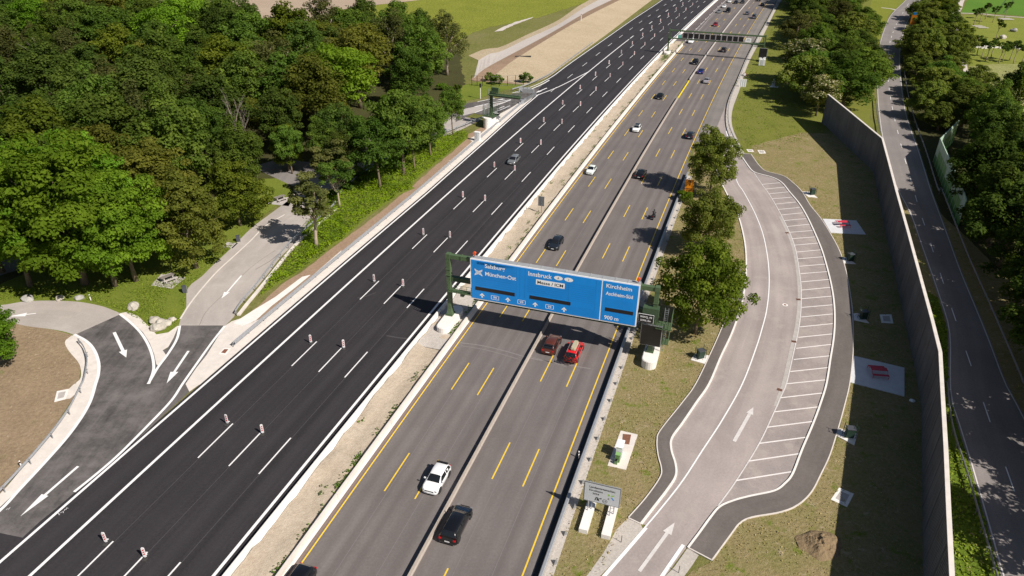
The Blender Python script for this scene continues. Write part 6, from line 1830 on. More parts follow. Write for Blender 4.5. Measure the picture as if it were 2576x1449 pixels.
platform_bin('green litter bin in a rail frame on the platform nearest the bottom right footway', T(2, 2, [(1150, 390), (1178, 338), (1318, 380), (1295, 465)]), T1(2, 2, 1252, 400), -.1)
# red picnic sets on white platforms
def red_set(label, P, c0, rz, cat='picnic table'):
    c = sum(P, Vector()) / len(P)
    t = empty('platform', 'white slab under the ' + label, 'concrete slab', (c.x, c.y, 0))
    b = MB().mat(simple('platform_concrete', (.62, .62, .63), .85, var=.08, scale=1.2)); b.prism([(p.x - c.x, p.y - c.y) for p in P], .0, .1); b.build('slab', t)
    t = empty('picnic_set', label, cat, (c0.x, c0.y, .1), rz)
    for k in range(5):
        b = MB().mat(M_REDW); b.box(0, .55 + (-.32 + k * .16), .76, 2.0, .13, .04); b.build('table_slat', t)
    for k in range(3):
        b = MB().mat(M_REDW); b.box(0, -.55 + k * .14, .46, 2.0, .11, .04); b.build('bench_slat', t)
    for k in range(2):
        b = MB().mat(M_REDW); b.box(0, 1.5 + k * .14, .46, 2.0, .11, .04); b.build('bench_slat', t)
    for x in (-.95, .95):
        b = MB().mat(M_REDW)
        pts = [(x, -.6, .02), (x, -.62, .3), (x, -.5, .44), (x, .0, .46), (x, .1, .7), (x, .9, .74), (x, 1.1, .46), (x, 1.6, .46), (x, 1.75, .3), (x, 1.7, .02)]
        b.tube(pts, .035, 6); b.build('side_frame', t)
red_set('bright red picnic table half in sun by the upper parking bays', T(2, 1, [(1055, 205), (1310, 218), (1382, 324), (1118, 310)]), T1(2, 1, 1215, 265), .05)
red_set('dull red picnic table in full shade near the noise wall', T(2, 1, [(1292, 1240), (1672, 1330), (1672, 1545), (1262, 1440)]), T1(2, 1, 1480, 1395), -.12)
slab_o = boulder('small white sack lying in the shade at the foot of the noise wall', T1(2, 2, 1730, 130), .28, M_SIGNWHITE, 5.5, h=.5); slab_o['category'] = 'sack'; slab_o.name = 'white_sack'
# yellow warning figure/traffic light at upper left
t = empty('signal_post', 'thin pale post with black signal head left of the upper ramp', 'signal', C3([(120, 395)])[0], .2)
b = MB().mat(M_CONC_W); b.cyl((0, 0, 0), (0, 0, 3.4), .1, n=8); b.build('post', t)
b = MB().mat(M_BLACKP); b.box(0, -.05, 3.8, .5, .4, 1.0); b.build('signal_head', t)
# dark field gate and fence at the edge of the wood
def gate(label, a, b_, h=1.9, n=2):
    t = empty('wire_fence', label, 'fence', a)
    d = b_ - a
    for i in range(n + 1):
        b = MB().mat(M_BLACKP); b.cyl(d * (i / n), d * (i / n) + Vector((0, 0, h)), .08, n=6); b.build('post', t)
    for z in (.15, h * .5, h - .05):
        b = MB().mat(M_BLACKP); b.cyl(Vector((0, 0, z)), d + Vector((0, 0, z)), .035, n=5); b.build('rail', t)
gate('dark post-and-rail gate at the right edge of the wood', T1(1, 0, 985, 645), T1(1, 0, 1065, 650), 3.0)
gate('thin wire fence at the end of the bare slope', T1(1, 0, 1130, 655), T1(1, 0, 1375, 640), 3.0, 4)
b0 = T1(1, 0, 1370, 430)
t = empty('site_board', 'dark plank lying on the brown strip above the bare slope', 'plank', G(858.67 + 1372 / 3, 425 / 3, 1.7) , .1)
b = MB().mat(M_RUBBER_D); b.box(0, 0, 0, 5.5, .5, .3); b.build('plank', t)
t = empty('survey_post', 'thin white survey post on the haul track', 'post', G(858.67 + 1808 / 3, 170 / 3, 1.2))
b = MB().mat(M_BEACW); b.cyl((0, 0, 0), (0, 0, 3.2), .12, n=6); b.build('post', t); b = MB().mat(M_BEACR); b.cyl((0, 0, 3.0), (0, 0, 3.4), .14, n=6); b.build('cap', t)
# low delineator posts by gravel apron
for i, (x, y, lab) in enumerate([(2112, 1195, 'thin black rod standing in the gravel apron left of the lane'), (2545, 1425, 'thin black rod in the gravel at the bottom edge right of the lane')]):
    t = empty('steel_rod', lab, 'rod', T1(1, 2, x, y))
    b = MB().mat(M_BLACKP); b.cyl((0, 0, 0), (0, 0, .9), .03, n=6); b.build('rod', t)
# far meadow: benches and stone ring
for i, (x, y, w, dp) in enumerate([(1205, 455, 3.4, 2.4), (1630, 325, 4.2, 1.6)]):
    p = G((3400 + x / 4.391) * .670833, (y / 4.391) * .670833)
    t = empty('bench_stack', ['pale slatted bench platform in the far meadow left of the others', 'pale slatted bench platform beside the field path'][i], 'bench', p)
    for k in range(3):
        b = MB().mat(M_WOOD); b.box(0, (k - 1) * dp, .4, w * 1.3, .6, .25); b.build('bench_slat', t)
p = G((3400 + 1470 / 4.391) * .670833, (800 / 4.391) * .670833)
t = empty('stone_steps', 'pale stone seating ring between the young trees of the far meadow', 'stone seating', p)
for k in range(9):
    b = MB().mat(M_CONC_W); a = k * 1.0
    b.box(-9 + k * 2.3, 2.5 - 1.2 * (k % 3), .25, 2.6, .9, .5); b.build('stone_block', t, rot=(0, 0, .0))
for i, (x, y) in enumerate([(1580, 635), (1755, 520)]):
    p = G((3400 + x / 4.391) * .670833, (y / 4.391) * .670833)
    boulder(['pale stone beside a young tree in the far meadow', 'brown stone at the right edge of the far meadow'][i], p, 1.2, [M_STONE, M_STONE_G][i], 20 + i)

# ================================================================== VEGETATION
def height_for(base, ytop):
    """height of a plant standing at base whose top shows at survey row ytop"""
    lo, hi = 0.0, 40.0
    for _ in range(40):
        m = (lo + hi) / 2
        y = base.y; z = m - CAM_H
        dep = y * math.cos(CAM_PITCH) - z * math.sin(CAM_PITCH)
        upv = y * math.sin(CAM_PITCH) + z * math.cos(CAM_PITCH)
        xx, yy = base.x / dep, upv / dep
        yy = -math.sin(CAM_ROLL) * xx + math.cos(CAM_ROLL) * yy
        row = 724.5 - yy * 1839.375
        if row > ytop:
            lo = m
        else:
            hi = m
    return m
def leaf_mesh(name, P, N, size, tone, m, aspect=.62):
    n = len(P)
    N = N / np.linalg.norm(N, axis=1)[:, None]
    ref = rng.normal(size=(n, 3))
    A = np.cross(N, ref); A /= np.linalg.norm(A, axis=1)[:, None]
    B = np.cross(N, A)
    s = (size * rng.uniform(.65, 1.35, n))[:, None]
    V = np.empty((n, 4, 3))
    V[:, 0] = P - A * s * .5
    V[:, 1] = P - B * s * .5 * aspect + N * s * .10
    V[:, 2] = P + A * s * .5
    V[:, 3] = P + B * s * .5 * aspect + N * s * .10
    me = bpy.data.meshes.new(name)
    me.vertices.add(n * 4)
    me.vertices.foreach_set('co', V.reshape(-1).astype(np.float32))
    me.loops.add(n * 4)
    me.loops.foreach_set('vertex_index', np.arange(n * 4, dtype=np.int32))
    me.polygons.add(n)
    me.polygons.foreach_set('loop_start', np.arange(0, n * 4, 4, dtype=np.int32))
    me.materials.append(m)
    me.update()
    at = me.attributes.new('tone', 'FLOAT', 'FACE')
    at.data.foreach_set('value', tone.astype(np.float32))
    me.validate()
    return me
def crown_points(Rr, Hc, ncl, nlf, seed, flat=.65, low=-.45, cr=(.20, .34), inner=.12, cone=0.0):
    r = np.random.default_rng(seed)
    C, S = [], []
    while len(C) < ncl:
        d = r.normal(size=3); d /= np.linalg.norm(d)
        if d[2] < low:
            continue
        k = r.uniform(.62, 1.0) if r.random() > .12 else r.uniform(.2, .6)
        lump = 1 + .22 * mnoise.noise(Vector(d * 1.6) + Vector((seed * 3.1, 0, 0)))
        tz = d[2]
        w = 1 - cone * max(0, tz)
        C.append((d[0] * Rr * k * lump * w, d[1] * Rr * k * lump * w, d[2] * Hc / 2 * k * lump))
        S.append(r.uniform(*cr) * Rr)
    C, S = np.array(C), np.array(S)
    idx = r.choice(len(C), nlf, p=S ** 2 / (S ** 2).sum())
    D = r.normal(size=(nlf, 3)); D /= np.linalg.norm(D, axis=1)[:, None]
    flip = (D[:, 2] < 0) & (r.random(nlf) < .6)
    D[flip, 2] *= -1
    rad = S[idx] * r.uniform(0, 1, nlf) ** .28
    P = C[idx] + D * rad[:, None] * np.array([1, 1, flat])
    N = D * .75 + np.array([0, 0, .45]) + r.normal(size=(nlf, 3)) * .38
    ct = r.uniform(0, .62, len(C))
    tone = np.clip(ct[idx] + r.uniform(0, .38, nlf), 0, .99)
    # thin fill inside, toned darker: crown shade put into the leaf colour
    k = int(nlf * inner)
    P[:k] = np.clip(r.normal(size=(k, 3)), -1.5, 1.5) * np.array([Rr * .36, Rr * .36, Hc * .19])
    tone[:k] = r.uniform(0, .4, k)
    return C, P, N, tone
def trunk_mesh(name, H, r0, C, zc, m, seed, limbs=8, lean=.25, bare=False):
    r = random.Random(seed)
    b = MB().mat(m)
    lx, ly = r.uniform(-lean, lean), r.uniform(-lean, lean)
    pts, rad = [], []
    top = H * .8
    for i in range(7):
        t = i / 6
        pts.append((lx * t * 2 + .15 * math.sin(t * 5 + seed), ly * t * 2 + .12 * math.cos(t * 4 + seed), top * t - .1))
        rad.append(r0 * (1.25 if i == 0 else 1) * (1 - .78 * t))
    b.tube(pts, rad, 8)
    order = list(range(len(C)))
    r.shuffle(order)
    for j in order[:limbs]:
        c = C[j]
        t = min(.92, max(.22, (zc + c[2] * .35) / top * r.uniform(.55, .8)))
        k = t * 6
        i0 = int(k); f_ = k - i0
        p0 = Vector(pts[i0]).lerp(Vector(pts[min(i0 + 1, 6)]), f_)
        p3 = Vector((c[0], c[1], zc + c[2]))
        mid = p0.lerp(p3, .5) + Vector((r.uniform(-.3, .3), r.uniform(-.3, .3), -.3 + r.uniform(0, .5)))
        b.tube([p0, mid, p3], [r0 * .42 * (1 - t * .5), r0 * .26, r0 * .08], 5)
    return b.data(name, True)
TREES = {}
def variant(key, kind, H, Rr, Hc, ncl, nlf, leaf, seed, bark=None, limbs=8, **kw):
    C, P, N, tone = crown_points(Rr, Hc, ncl, nlf, seed, **kw)
    zc = H - Hc / 2
    P = P + np.array([0, 0, zc])
    if kind == 'flower':
        r = np.random.default_rng(seed)
        up = (N[:, 2] > .6) & (r.random(len(P)) < .42)
        tone = np.minimum(tone, .88); tone[up] = 1.0
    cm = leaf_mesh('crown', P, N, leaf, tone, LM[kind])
    tm = trunk_mesh('trunk', H, .028 * H * .8, C, zc, bark or M_BARK, seed, limbs)
    TREES.setdefault(key, []).append((cm, tm, H, Rr))
for i in range(2):
    variant('near_bright', 'bright', 17, 7.2, 15.6, 145, 23000, .46, 11 + i, flat=.5, cr=(.14, .26), low=-.72)
variant('near_olive', 'olive', 15, 5.6, 14.2, 130, 18000, .40, 21, cr=(.13, .24), cone=.35, low=-.75)
variant('near_lime', 'lime', 13, 5.6, 12.4, 120, 16000, .42, 31, cr=(.14, .25), cone=.25, low=-.75)
for i in range(2):
    variant('near_mid', 'mid', 14, 5.6, 11, 100, 15000, .42, 41 + i, flat=.6, cr=(.16, .28))
for i in range(2):
    variant('wide_mid', 'willow', 12, 6.4, 10.6, 120, 19000, .40, 45 + i, flat=.6, cr=(.14, .24), low=-.75)
variant('wide_bright', 'lime', 12, 6.4, 10.6, 120, 19000, .40, 48, flat=.6, cr=(.14, .24), low=-.75)
variant('near_dark', 'dark', 14, 5.4, 11.5, 100, 14000, .42, 51, cr=(.17, .28))
variant('slim', 'mid', 11, 3.6, 6.5, 34, 4200, .40, 61, bark=M_BARK_P, limbs=12, cr=(.2, .34), inner=.02)
variant('slim', 'brown', 11, 2.4, 8.5, 40, 3600, .36, 62, bark=M_BARK_P, limbs=12, inner=.02)
for i in range(3):
    variant('mid', 'mid', 16, 5.9, 14.6, 120, 12500, .46, 71 + i, cr=(.11, .23), low=-.7, cone=.4, flat=.95)
for i in range(3):
    variant('dark', 'dark', 16, 5.7, 14.8, 120, 12500, .44, 81 + i, cr=(.11, .22), low=-.7, cone=.55, flat=1.0)
for i in range(2):
    variant('brown', 'brown', 16, 5.8, 13.5, 110, 9500, .40, 91 + i, bark=M_BARK_P, limbs=16, cr=(.11, .22), inner=.05, low=-.7, cone=.45, flat=1.1)
variant('olive', 'olive', 15, 5.5, 12.5, 95, 10000, .48, 101, cone=.3)
variant('bright', 'bright', 15, 5.6, 12.5, 100, 10000, .48, 111)
variant('lime', 'lime', 14, 5.4, 11.5, 85, 8000, .56, 121)
for i in range(2):
    variant('willow', 'willow', 11, 5.2, 10.4, 100, 9000, .46, 131 + i, low=-.8, cr=(.10, .2), cone=.4, flat=1.1)
variant('flower', 'flower', 12, 4.8, 10, 80, 8000, .5, 141, low=-.6)
variant('young', 'dark', 6.5, 1.5, 3.6, 16, 700, .45, 151, bark=M_BARK_P, limbs=5, inner=.02)
variant('bush', 'mid', 3.2, 2.0, 3.2, 30, 2200, .34, 161, limbs=5, low=-.8)
variant('bush', 'bright', 3.0, 2.0, 3.0, 30, 2200, .34, 162, limbs=5, low=-.8)
def tree(key, base, H, label, group, wide=1.0, seed=None, name='tree', rad=None):
    r = random.Random(seed if seed is not None else int(base.x * 131 + base.y * 17))
    cm, tm, H0, R0 = r.choice(TREES[key])
    k = H / H0
    w = k * wide if rad is None else rad / R0
    t = empty(name, label, 'tree' if key != 'bush' else 'bush', (base.x, base.y, 0), r.uniform(0, 6.28), group)
    t.scale = (w * r.uniform(.92, 1.08), w * r.uniform(.92, 1.08), k)
    add('crown', cm, t)
    add('trunk', tm, t)
    return t
def survey(q, z):
    zz = z - CAM_H
    dep = q[1] * math.cos(CAM_PITCH) - zz * math.sin(CAM_PITCH)
    upv = q[1] * math.sin(CAM_PITCH) + zz * math.cos(CAM_PITCH)
    return 1288 + q[0] / dep * 1839.4, 724.5 - upv / dep * 1839.4
def D2(u, v):
    return G(u, v)
# front row of the left wood and single trees (base point, row of the top)
singles = [
    ('near_bright', T1(0, 1, 235, 712), 400, .8, 'leftmost bright green tree at the lawn edge with a leaning pale trunk'),
    ('near_bright', T1(0, 1, 640, 700), 362, 1.05, 'large bright green tree second from the left on the lawn edge'),
    ('near_bright', T1(0, 1, 872, 712), 455, .95, 'bright green tree with thick trunk right of the largest lawn tree'),
    ('near_bright', T1(0, 1, 1022, 672), 430, .85, 'bright green tree standing directly left of the yellow olive tree'),
    ('near_bright', T1(0, 1, 330, 560), 365, 1.1, 'tall bright green tree behind the lawn edge at the left border of the photo'),
    ('near_bright', T1(0, 1, 20, 600), 385, 1.0, 'bright green tree at the left border above the loop road'),
    ('near_bright', T1(0, 1, 700, 470), 352, 1.0, 'bright green tree in the second row behind the largest lawn tree'),
    ('near_olive', T1(0, 1, 1480, 570), 428, 1.0, 'dense yellow olive chestnut tree beside the nearest picnic table'),
    ('near_lime', T1(0, 1, 1810, 255), 404, 1.0, 'rounded lime green chestnut tree next to the service road bin'),
    ('near_olive', T1(0, 1, 1240, 330), 345, 1.1, 'olive green chestnut tree behind the yellow olive one'),
    ('near_olive', T1(0, 1, 900, 190), 305, 1.1, 'olive topped chestnut tree in the wood above the bright lawn trees'),
    ('slim', T1(0, 1, 2395, 420), 428, 1.15, 'slim open tree leaning over the service road guardrail'),
    ('slim', C6([(1905, 800)])[0], 398, 1.0, 'thin brownish tree right of the slim leaning tree'),
    ('near_mid', T1(1, 0, 290, 1430), 300, 1.0, 'broad dark tree over the weeds left of the silver hatchback'),
    ('near_mid', T1(1, 0, 465, 1325), 228, .95, 'tall tree with thick trunk above the bright weeds of the motorway strip'),
    ('near_dark', T1(1, 0, 552, 1285), 262, .8, 'dark tree just right of the tall weed strip tree'),
    ('near_mid', T1(1, 0, 676, 1185), 246, .75, 'mid green tree with pale trunk near the white switch cabinet'),
    ('near_mid', T1(1, 0, 838, 1030), 218, .62, 'single tree with bent trunk left of the cantilever gantry'),
    ('near_olive', T1(1, 0, 30, 1150), 258, .9, 'blossoming chestnut tree above the sunny gap of the wood'),
    ('near_lime', T1(0, 0, 2180, 1290), 312, .85, 'lime green chestnut tree left of the sunny gap of the wood'),
    ('near_bright', T1(1, 0, 400, 1050), 232, .8, 'yellow green tree lit by the sun behind the weed strip trees'),
    ('near_mid', T1(0, 0, 1560, 1330), 248, .9, 'fresh green tree between the lime and olive chestnut trees'),
    ('near_dark', T1(0, 0, 2150, 1180), 222, .8, 'dark tall tree behind the lime green chestnut of the sunny gap'),
    ('slim', C6([(1830, 640)])[0], 352, 1.5, 'thin brown green tree over the shady pavement behind the slim leaning tree'),
    ('near_dark', C6([(2010, 560)])[0], 330, .8, 'dark tree over the shady pavement left of the weed strip trees'),
    ('near_mid', C6([(1720, 330)])[0], 300, .75, 'small crowned tree at the right end of the sunny lawn gap'),
    ('near_dark', C6([(1960, 250)])[0], 262, .85, 'dark tree behind the shady pavement of the wood'),
    ('near_mid', C6([(1250, 330)])[0], 315, .8, 'green tree at the left end of the sunny lawn gap'),
    ('near_mid', D2(1786, 488), 326, .92, 'topmost of the three round trees between grey carriageway and parking loop'),
    ('near_mid', D2(1775, 636), 486, 1.0, 'middle one of the three round trees between grey carriageway and parking loop'),
    ('near_mid', D2(1750, 842), 618, .95, 'lowest of the three round trees between grey carriageway and parking loop'),
    ('near_bright', D2(-30, 930), 765, 1.0, 'green tree cut off by the left border beside the brown island'),
    ('bush', D2(1722, 505), 478, 1.2, 'small green bush beside the bright orange diversion sign'),
]
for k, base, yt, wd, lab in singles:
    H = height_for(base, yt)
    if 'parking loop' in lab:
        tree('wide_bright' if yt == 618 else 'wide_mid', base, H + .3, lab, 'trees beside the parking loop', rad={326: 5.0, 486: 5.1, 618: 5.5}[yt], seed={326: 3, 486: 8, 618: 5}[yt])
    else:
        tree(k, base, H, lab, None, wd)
sing_pts = [s[1] for s in singles]
def inside(p, poly):
    c = False
    n = len(poly)
    j = n - 1
    for i in range(n):
        a, b_ = poly[i], poly[j]
        if (a[1] > p[1]) != (b_[1] > p[1]) and p[0] < (b_[0] - a[0]) * (p[1] - a[1]) / (b_[1] - a[1]) + a[0]:
            c = not c
        j = i
    return c
PH = {'mid': 'mid green', 'dark': 'dark green', 'brown': 'thin brownish', 'olive': 'olive green', 'bright': 'bright green', 'lime': 'lime green', 'willow': 'soft grey-green', 'flower': 'white blossoming'}
def wood(poly, step, where, group, kinds, hmin, hmax, wide=1.0, avoid=(), jit=.3, limit=None):
    ys = [p[1] for p in poly]; xs = [p[0] for p in poly]
    y = min(ys) + step * .4
    row = 0
    cnt = 0
    while y < max(ys):
        x = min(xs) + (step * .5 if row % 2 else 0)
        pts = []
        while x < max(xs):
            q = (x + random.uniform(-jit, jit) * step, y + random.uniform(-jit, jit) * step)
            if inside(q, poly) and all((q[0] - a.x) ** 2 + (q[1] - a.y) ** 2 > (step * .62) ** 2 for a in avoid):
                pts.append(q)
            x += step
        pts.sort()
        if pts:
            for i, q in enumerate(pts):
                hh = random.uniform(hmin, hmax) if random.random() > .15 else hmin * .78
                k = random.choices(list(kinds), list(kinds.values()))[0]
                u_, v_ = survey(q, hh)
                ub, vb_ = survey(q, 0)
                if vb_ < -6 and v_ < -6 or u_ < -130 or (u_ > 2640 and min((Vector((q[0], q[1], 0)) - g_).length for g_ in R4) > 15):
                    continue
                if v_ < -4 and vb_ < 75 and 'left' in group:
                    continue
                lab = f'{PH[k]} tree, {ORD[i]} from left in the {ORD[row]} row of the {where}'
                tree(k, Vector((q[0], q[1], 0)), hh, lab, group, wide * random.uniform(.88, 1.12))
                cnt += 1
            row += 1
        y += step * .87
    print('WOOD', where, cnt)
z14 = lambda pts: [tuple(G(u, v, 14)[:2]) for u, v in pts]
left_poly = [tuple(G(u, v)[:2]) for u, v in [(-110, 640), (60, 640), (230, 600), (330, 580), (440, 520), (520, 470), (600, 500), (660, 430), (720, 460), (800, 400), (930, 345), (1000, 300), (1085, 248), (1140, 225), (1172, 205)]] + z14([(1180, 165), (1165, 110), (1120, 62), (1040, 32), (940, 24), (880, 20), (800, 18)]) + z14([(770, 50), (715, 75), (660, 78), (560, 40), (500, 5), (440, -25), (-70, -30)])
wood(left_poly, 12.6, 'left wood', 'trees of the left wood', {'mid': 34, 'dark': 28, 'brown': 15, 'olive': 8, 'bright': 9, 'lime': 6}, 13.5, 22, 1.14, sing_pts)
for u, v, H in [(590, 150, 24), (640, 150, 20), (560, 170, 19)]:
    base = G(u, v)
    tree('dark', base, H, {590: 'very tall dark tree rising over the ploughed field edge', 640: 'tall dark tree right of the tallest one before the ploughed field', 560: 'tall dark tree left of the tallest one before the ploughed field'}[u], 'trees of the left wood', .8)
# understory: bushes along the wood edges
for i, (u, v, k) in enumerate([(1150, 232, 0), (905, 452, 1), (960, 425, 0), (1010, 395, 1), (1060, 370, 0), (1100, 345, 0), (1075, 380, 1), (870, 478, 0), (835, 512, 1), (1110, 226, 0), (1250, 212, 1), (1232, 204, 0), (1322, 208, 0)]):
    tree('bush', G(u, v), random.uniform(2, 3.4), f'leafy green bush in the strip left of the motorway, {ORD[i]} of thirteen', 'bushes in the strip left of the motorway')
# belts on the right
bA = [tuple(p[:2]) for p in T(2, 0, [(800, -90), (812, 0), (822, 220), (835, 470), (858, 700), (930, 868), (1060, 872), (1130, 800), (1230, 860), (1400, 960), (1432, 760), (1420, 560), (1410, 330), (1330, 130), (1370, -90)])]
wood(bA, 10.8, 'middle belt', 'trees between motorway and side road', {'mid': 30, 'dark': 14, 'willow': 46, 'brown': 10}, 9.5, 14.5, 1.55, [T1(2, 0, 915, 640), T1(2, 0, 985, 880)])
tree('flower', T1(2, 0, 915, 640), 14, 'tall white blossoming tree at the left edge of the tree belt', None, 1.2)
tree('flower', T1(2, 0, 1000, 875), 11, 'white blossoming tree leaning at the upper end of the noise wall', None, 1.1)
bB = [tuple(p[:2]) for p in T(2, 0, [(1895, -80), (1850, 0), (1775, 100), (1735, 210), (1720, 400), (1735, 600), (1790, 800), (1850, 960), (1920, 1010), (2040, 1010), (2180, 950), (2240, 840), (2180, 720), (2130, 600), (2080, 430), (2040, 250), (2010, 100), (2060, 0), (2080, -80)])]
wood(bB, 10.4, 'roadside belt', 'trees right of the side road', {'willow': 62, 'mid': 20, 'dark': 5, 'lime': 10}, 7, 11, 1.5)
far_off = offs(rr_r, 19 * side_l)
bC = [tuple(p[:2]) for p in T(2, 0, [(2230, 1000), (2330, 930), (2500, 900), (2800, 930)])] + [(125, 95), (98, 30), (80, 22)] + [tuple(p[:2]) for p in reversed(far_off[14:20])] + [tuple(p[:2]) for p in T(2, 0, [(2350, 1440), (2260, 1180)])]
wood(bC, 9.6, 'right wood', 'trees of the right wood', {'mid': 14, 'dark': 78, 'brown': 6, 'willow': 6}, 13.5, 18, 1.02)
n_ = 0
for rk, off_ in enumerate((5.2, 12.0)):
    last = None
    for q in offs(R4, off_ * side_l):
        ub, v_ = survey(q, 0)
        tip = q + Vector((-.78, .62, 0)) * 1.05 * 15
        if v_ > (505 if rk == 0 else 470) and survey(tip, 0)[1] < 1270 and q.y > 20 and (last is None or (q - last).length > 7.4) and all((Vector((g_.x, g_.y, 0)) - q).length > 4.5 for g_ in gt):
            last = q
            k = random.choices(['dark', 'mid', 'brown'], [12, 2, 1])[0]
            tree(k, q + Vector((random.uniform(-.5, 1.5), random.uniform(-1, 1), 0)), random.uniform(14.5, 17.5), f'{PH[k]} tree shading the side road from the right, {ORD[n_]} counted row by row', 'trees shading the side road', 1.2)
            n_ += 1
print('SHADE', n_)
# young trees in the far meadow
C5 = lambda x, y: G((3400 + x / 4.391) * .670833, (y / 4.391) * .670833)
for i, (x, y) in enumerate([(1100, 415), (1185, 390), (1285, 315), (1410, 370), (1605, 300), (1480, 635), (1160, 905), (1220, 960), (1300, 1005), (1395, 945), (1525, 1045), (1590, 1000), (1695, 990), (1765, 1045), (1890, 1025)]):
    tree('young', C5(x, y), random.uniform(6.5, 8), f'young staked tree on the far meadow, {ORD[i]} of fifteen counted from the far end', 'young trees on the far meadow', name='young_tree')
# dead trees
def dead_tree(label, base, H, seed, spread=.5):
    r = random.Random(seed)
    t = empty('dead_tree', label, 'tree', (base.x, base.y, 0))
    b = MB().mat(M_DEAD)
    bb = MB().mat(M_DEAD)
    def grow(mb, p, d, ln, rad, depth):
        q = p + d * ln
        mid = p.lerp(q, .5) + Vector((r.uniform(-.1, .1), r.uniform(-.1, .1), 0)) * ln * .3
        mb.tube([p, mid, q], [rad, rad * .8, rad * .6], 5)
        if depth == 0:
            return
        for _ in range(3 if depth > 1 else 4):
            nd = (d + Vector((r.uniform(-1, 1), r.uniform(-1, 1), r.uniform(-.1, .5))) * spread).normalized()
            grow(bb, q if r.random() < .6 else mid, nd, ln * r.uniform(.6, .85), rad * .5, depth - 1)
    grow(b, Vector((0, 0, 0)), Vector((.05, .02, 1)).normalized(), H * .38, .26, 4)
    b.build('trunk', t, True)
    bb.build('bare_branches', t, True)
dead_tree('bare grey dead tree standing out among the dark crowns at the upper left', T1(0, 0, 590, 900), 20, 5, .42)
dead_tree('leafless pale tree above the service road chestnuts', T1(0, 0, 1845, 1290), 14, 9, .35)
# tall weeds and undergrowth (uncountable)
def scatter_leaves(name, polys, density, leaf, m, hmax, clump=1.6, seed=0, label=None):
    r = np.random.default_rng(seed)
    P, N, Tn = [], [], []
    for poly in polys:
        xs = [p[0] for p in poly]; ys = [p[1] for p in poly]
        area = (max(xs) - min(xs)) * (max(ys) - min(ys))
        n = int(area * density)
        X = r.uniform(min(xs), max(xs), n); Y = r.uniform(min(ys), max(ys), n)
        for x, y in zip(X, Y):
            if inside((x, y), poly):
                h = .5 + .5 * mnoise.noise(Vector((x / clump, y / clump, seed)))
                h2 = .5 + .5 * mnoise.noise(Vector((x / 5, y / 5, seed + 3)))
                z = hmax * h * h2 * 1.6 * r.uniform(.4, 1)
                P.append((x, y, z + .03)); N.append((r.normal() * .5, r.normal() * .5, 1)); Tn.append(min(.95, max(0, h * .7 + r.uniform(-.1, .3))))
    me = leaf_mesh(name, np.array(P), np.array(N), leaf, np.array(Tn), m)
    o = add(name, me, kind='stuff')
    return o
weed_poly = [tuple(p[:2]) for p in T(0, 1, [(1960, 800), (2050, 640), (2170, 520), (2300, 380), (2450, 260), (2576, 160), (2640, 300), (2400, 500), (2200, 640), (2030, 740)])]
weed_poly2 = [tuple(p[:2]) for p in T(1, 1, [(-120, 60), (0, 0), (180, -170), (560, -30), (440, 20), (200, 190), (0, 370), (-240, 500), (-300, 300)])]
weed_poly3 = [tuple(p[:2]) for p in T(1, 0, [(180, 1270), (500, 1130), (720, 1040), (940, 1000), (960, 1040), (800, 1170), (620, 1310), (470, 1449), (250, 1449)])]
scatter_leaves('tall_weeds', [weed_poly, weed_poly2, weed_poly3], 20, .32, LM['weed'], 1.9, 2.1, 5)
scatter_leaves('dark_undergrowth', [weed_poly, weed_poly2, weed_poly3], 5, .36, LM['mid'], 2.2, 3.4, 9)
sheet_poly('weed_ground', weed_poly + [], .015, M_GRASS)
sheet_poly('weed_ground_mid', weed_poly2, .016, M_GRASS)
sheet_poly('weed_ground_far', weed_poly3, .015, M_GRASS)
# weeds in the median sand
def median_weeds():
    r = np.random.default_rng(3)
    P, N, Tn = [], [], []
    for _ in range(150):
        S = r.uniform(24, 300)
        o = r.choice([-33.5, -33.7, -36.5, -34.6], p=[.45, .35, .1, .1]) + r.normal() * .12
        for k in range(int(r.integers(6, 26))):
            p = R(o + r.normal() * .22, S + r.normal() * .5)
            P.append((p.x, p.y, .28 + r.uniform(0, .2))); N.append((r.normal() * .5, r.normal() * .5, 1)); Tn.append(r.uniform(.1, .8))
    for _ in range(700):
        p = R(-34.6 + r.normal() * .7, 268 + r.normal() * 4)
        P.append((p.x, p.y, .3 + r.uniform(0, .4))); N.append((r.normal() * .5, r.normal() * .5, 1)); Tn.append(r.uniform(.1, .9))
    add('median_weeds', leaf_mesh('median_weeds', np.array(P), np.array(N), .26, np.array(Tn), LM['mid']), kind='stuff')
median_weeds()
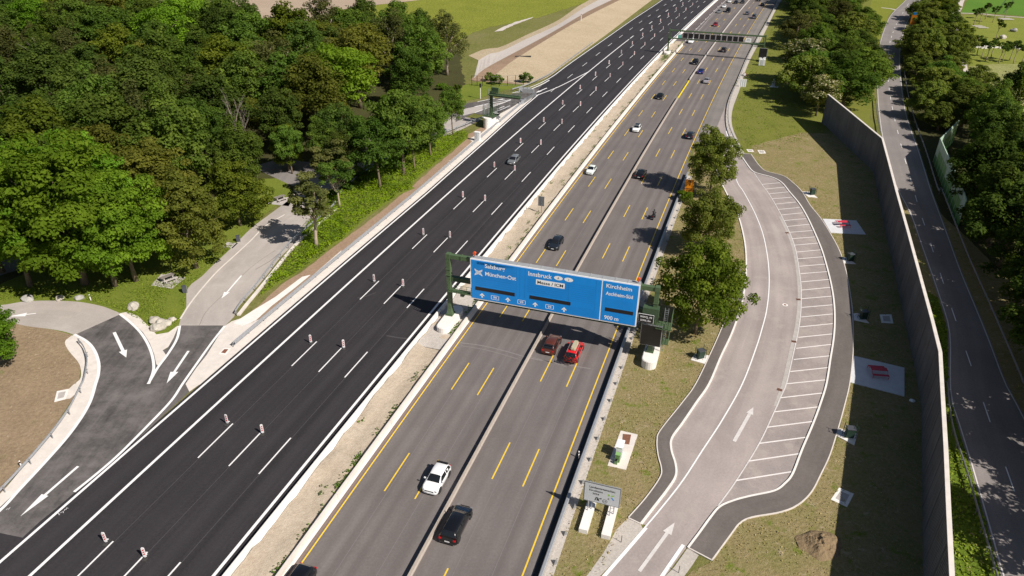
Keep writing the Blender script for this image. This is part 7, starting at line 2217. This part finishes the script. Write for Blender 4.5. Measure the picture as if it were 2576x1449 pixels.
# grass tufts on the verges: short blades that break up the flat sheets
def tufts(name, poly, n, size, m, seed, holes=()):
    r = np.random.default_rng(seed)
    xs = [p[0] for p in poly]; ys = [p[1] for p in poly]
    P, N, Tn = [], [], []
    while len(P) < n:
        x, y = r.uniform(min(xs), max(xs)), r.uniform(min(ys), max(ys))
        if not inside((x, y), poly) or any(inside((x, y), h) for h in holes):
            continue
        if mnoise.noise(Vector((x * .25, y * .25, seed))) < r.uniform(-.5, .35):
            continue
        P.append((x, y, .05 + r.uniform(0, .08))); N.append((r.normal() * .6, r.normal() * .6, 1)); Tn.append(r.uniform(0, .9))
    add(name, leaf_mesh(name, np.array(P), np.array(N), size, np.array(Tn), m), kind='stuff')
LM['dry'] = leaf_mat('dry_grass_blades', (.20, .19, .05), (.46, .38, .18), trans=.15)
LM['turf'] = leaf_mat('turf_blades', (.08, .12, .012), (.20, .24, .03), trans=.2)
isl = [tuple(R(-10.0, s)[:2]) for s in range(24, 160, 6)] + [tuple(p[:2]) for p in kerb_in_left[2:9]] + [tuple(p[:2]) for p in footL_out[1:]] + [tuple(p[:2]) for p in T(1, 2, [(2160, 1040), (1940, 1449)])]
tufts('island_grass_tufts', isl, 8000, .15, LM['dry'], 11, [[(p.x, p.y) for p in slabP]])
rv = [tuple(p[:2]) for p in foot_out[1:]] + [tuple(p[:2]) for p in T(2, 2, [(60, 1449)])] + [(46, 46), (50, 71), (62, 105), (74, 135), (78, 165)] + [tuple(p[:2]) for p in T(2, 0, [(1100, 960), (900, 1000), (520, 1120)])]
pl1 = [tuple(q[:2]) for q in T(2, 1, [(1055, 205), (1310, 218), (1382, 324), (1118, 310)])]
pl2 = [tuple(q[:2]) for q in T(2, 1, [(1292, 1240), (1672, 1330), (1672, 1545), (1262, 1440)])]
tufts('verge_grass_tufts', rv, 10000, .16, LM['dry'], 12, [pl1, pl2])
tufts('roadside_grass_tufts', rg, 5000, .34, LM['turf'], 15)
lawnp = [tuple(p[:2]) for p in T(0, 1, [(0, 820), (0, 720), (500, 700), (1200, 640), (1700, 420), (2000, 150), (2060, 130), (1600, 550), (1400, 740), (1400, 850), (1340, 1000), (1180, 1060), (940, 900), (600, 800)])]
tufts('lawn_grass_tufts', lawnp, 6000, .2, LM['turf'], 13)
gv = [tuple(p[:2]) for p in T(2, 0, [(480, 1120), (400, 980), (400, 820), (480, 600), (640, 280), (800, -40), (860, 600), (960, 900), (1100, 960), (700, 1140)])]
tufts('green_verge_tufts', gv, 8000, .26, LM['turf'], 14)
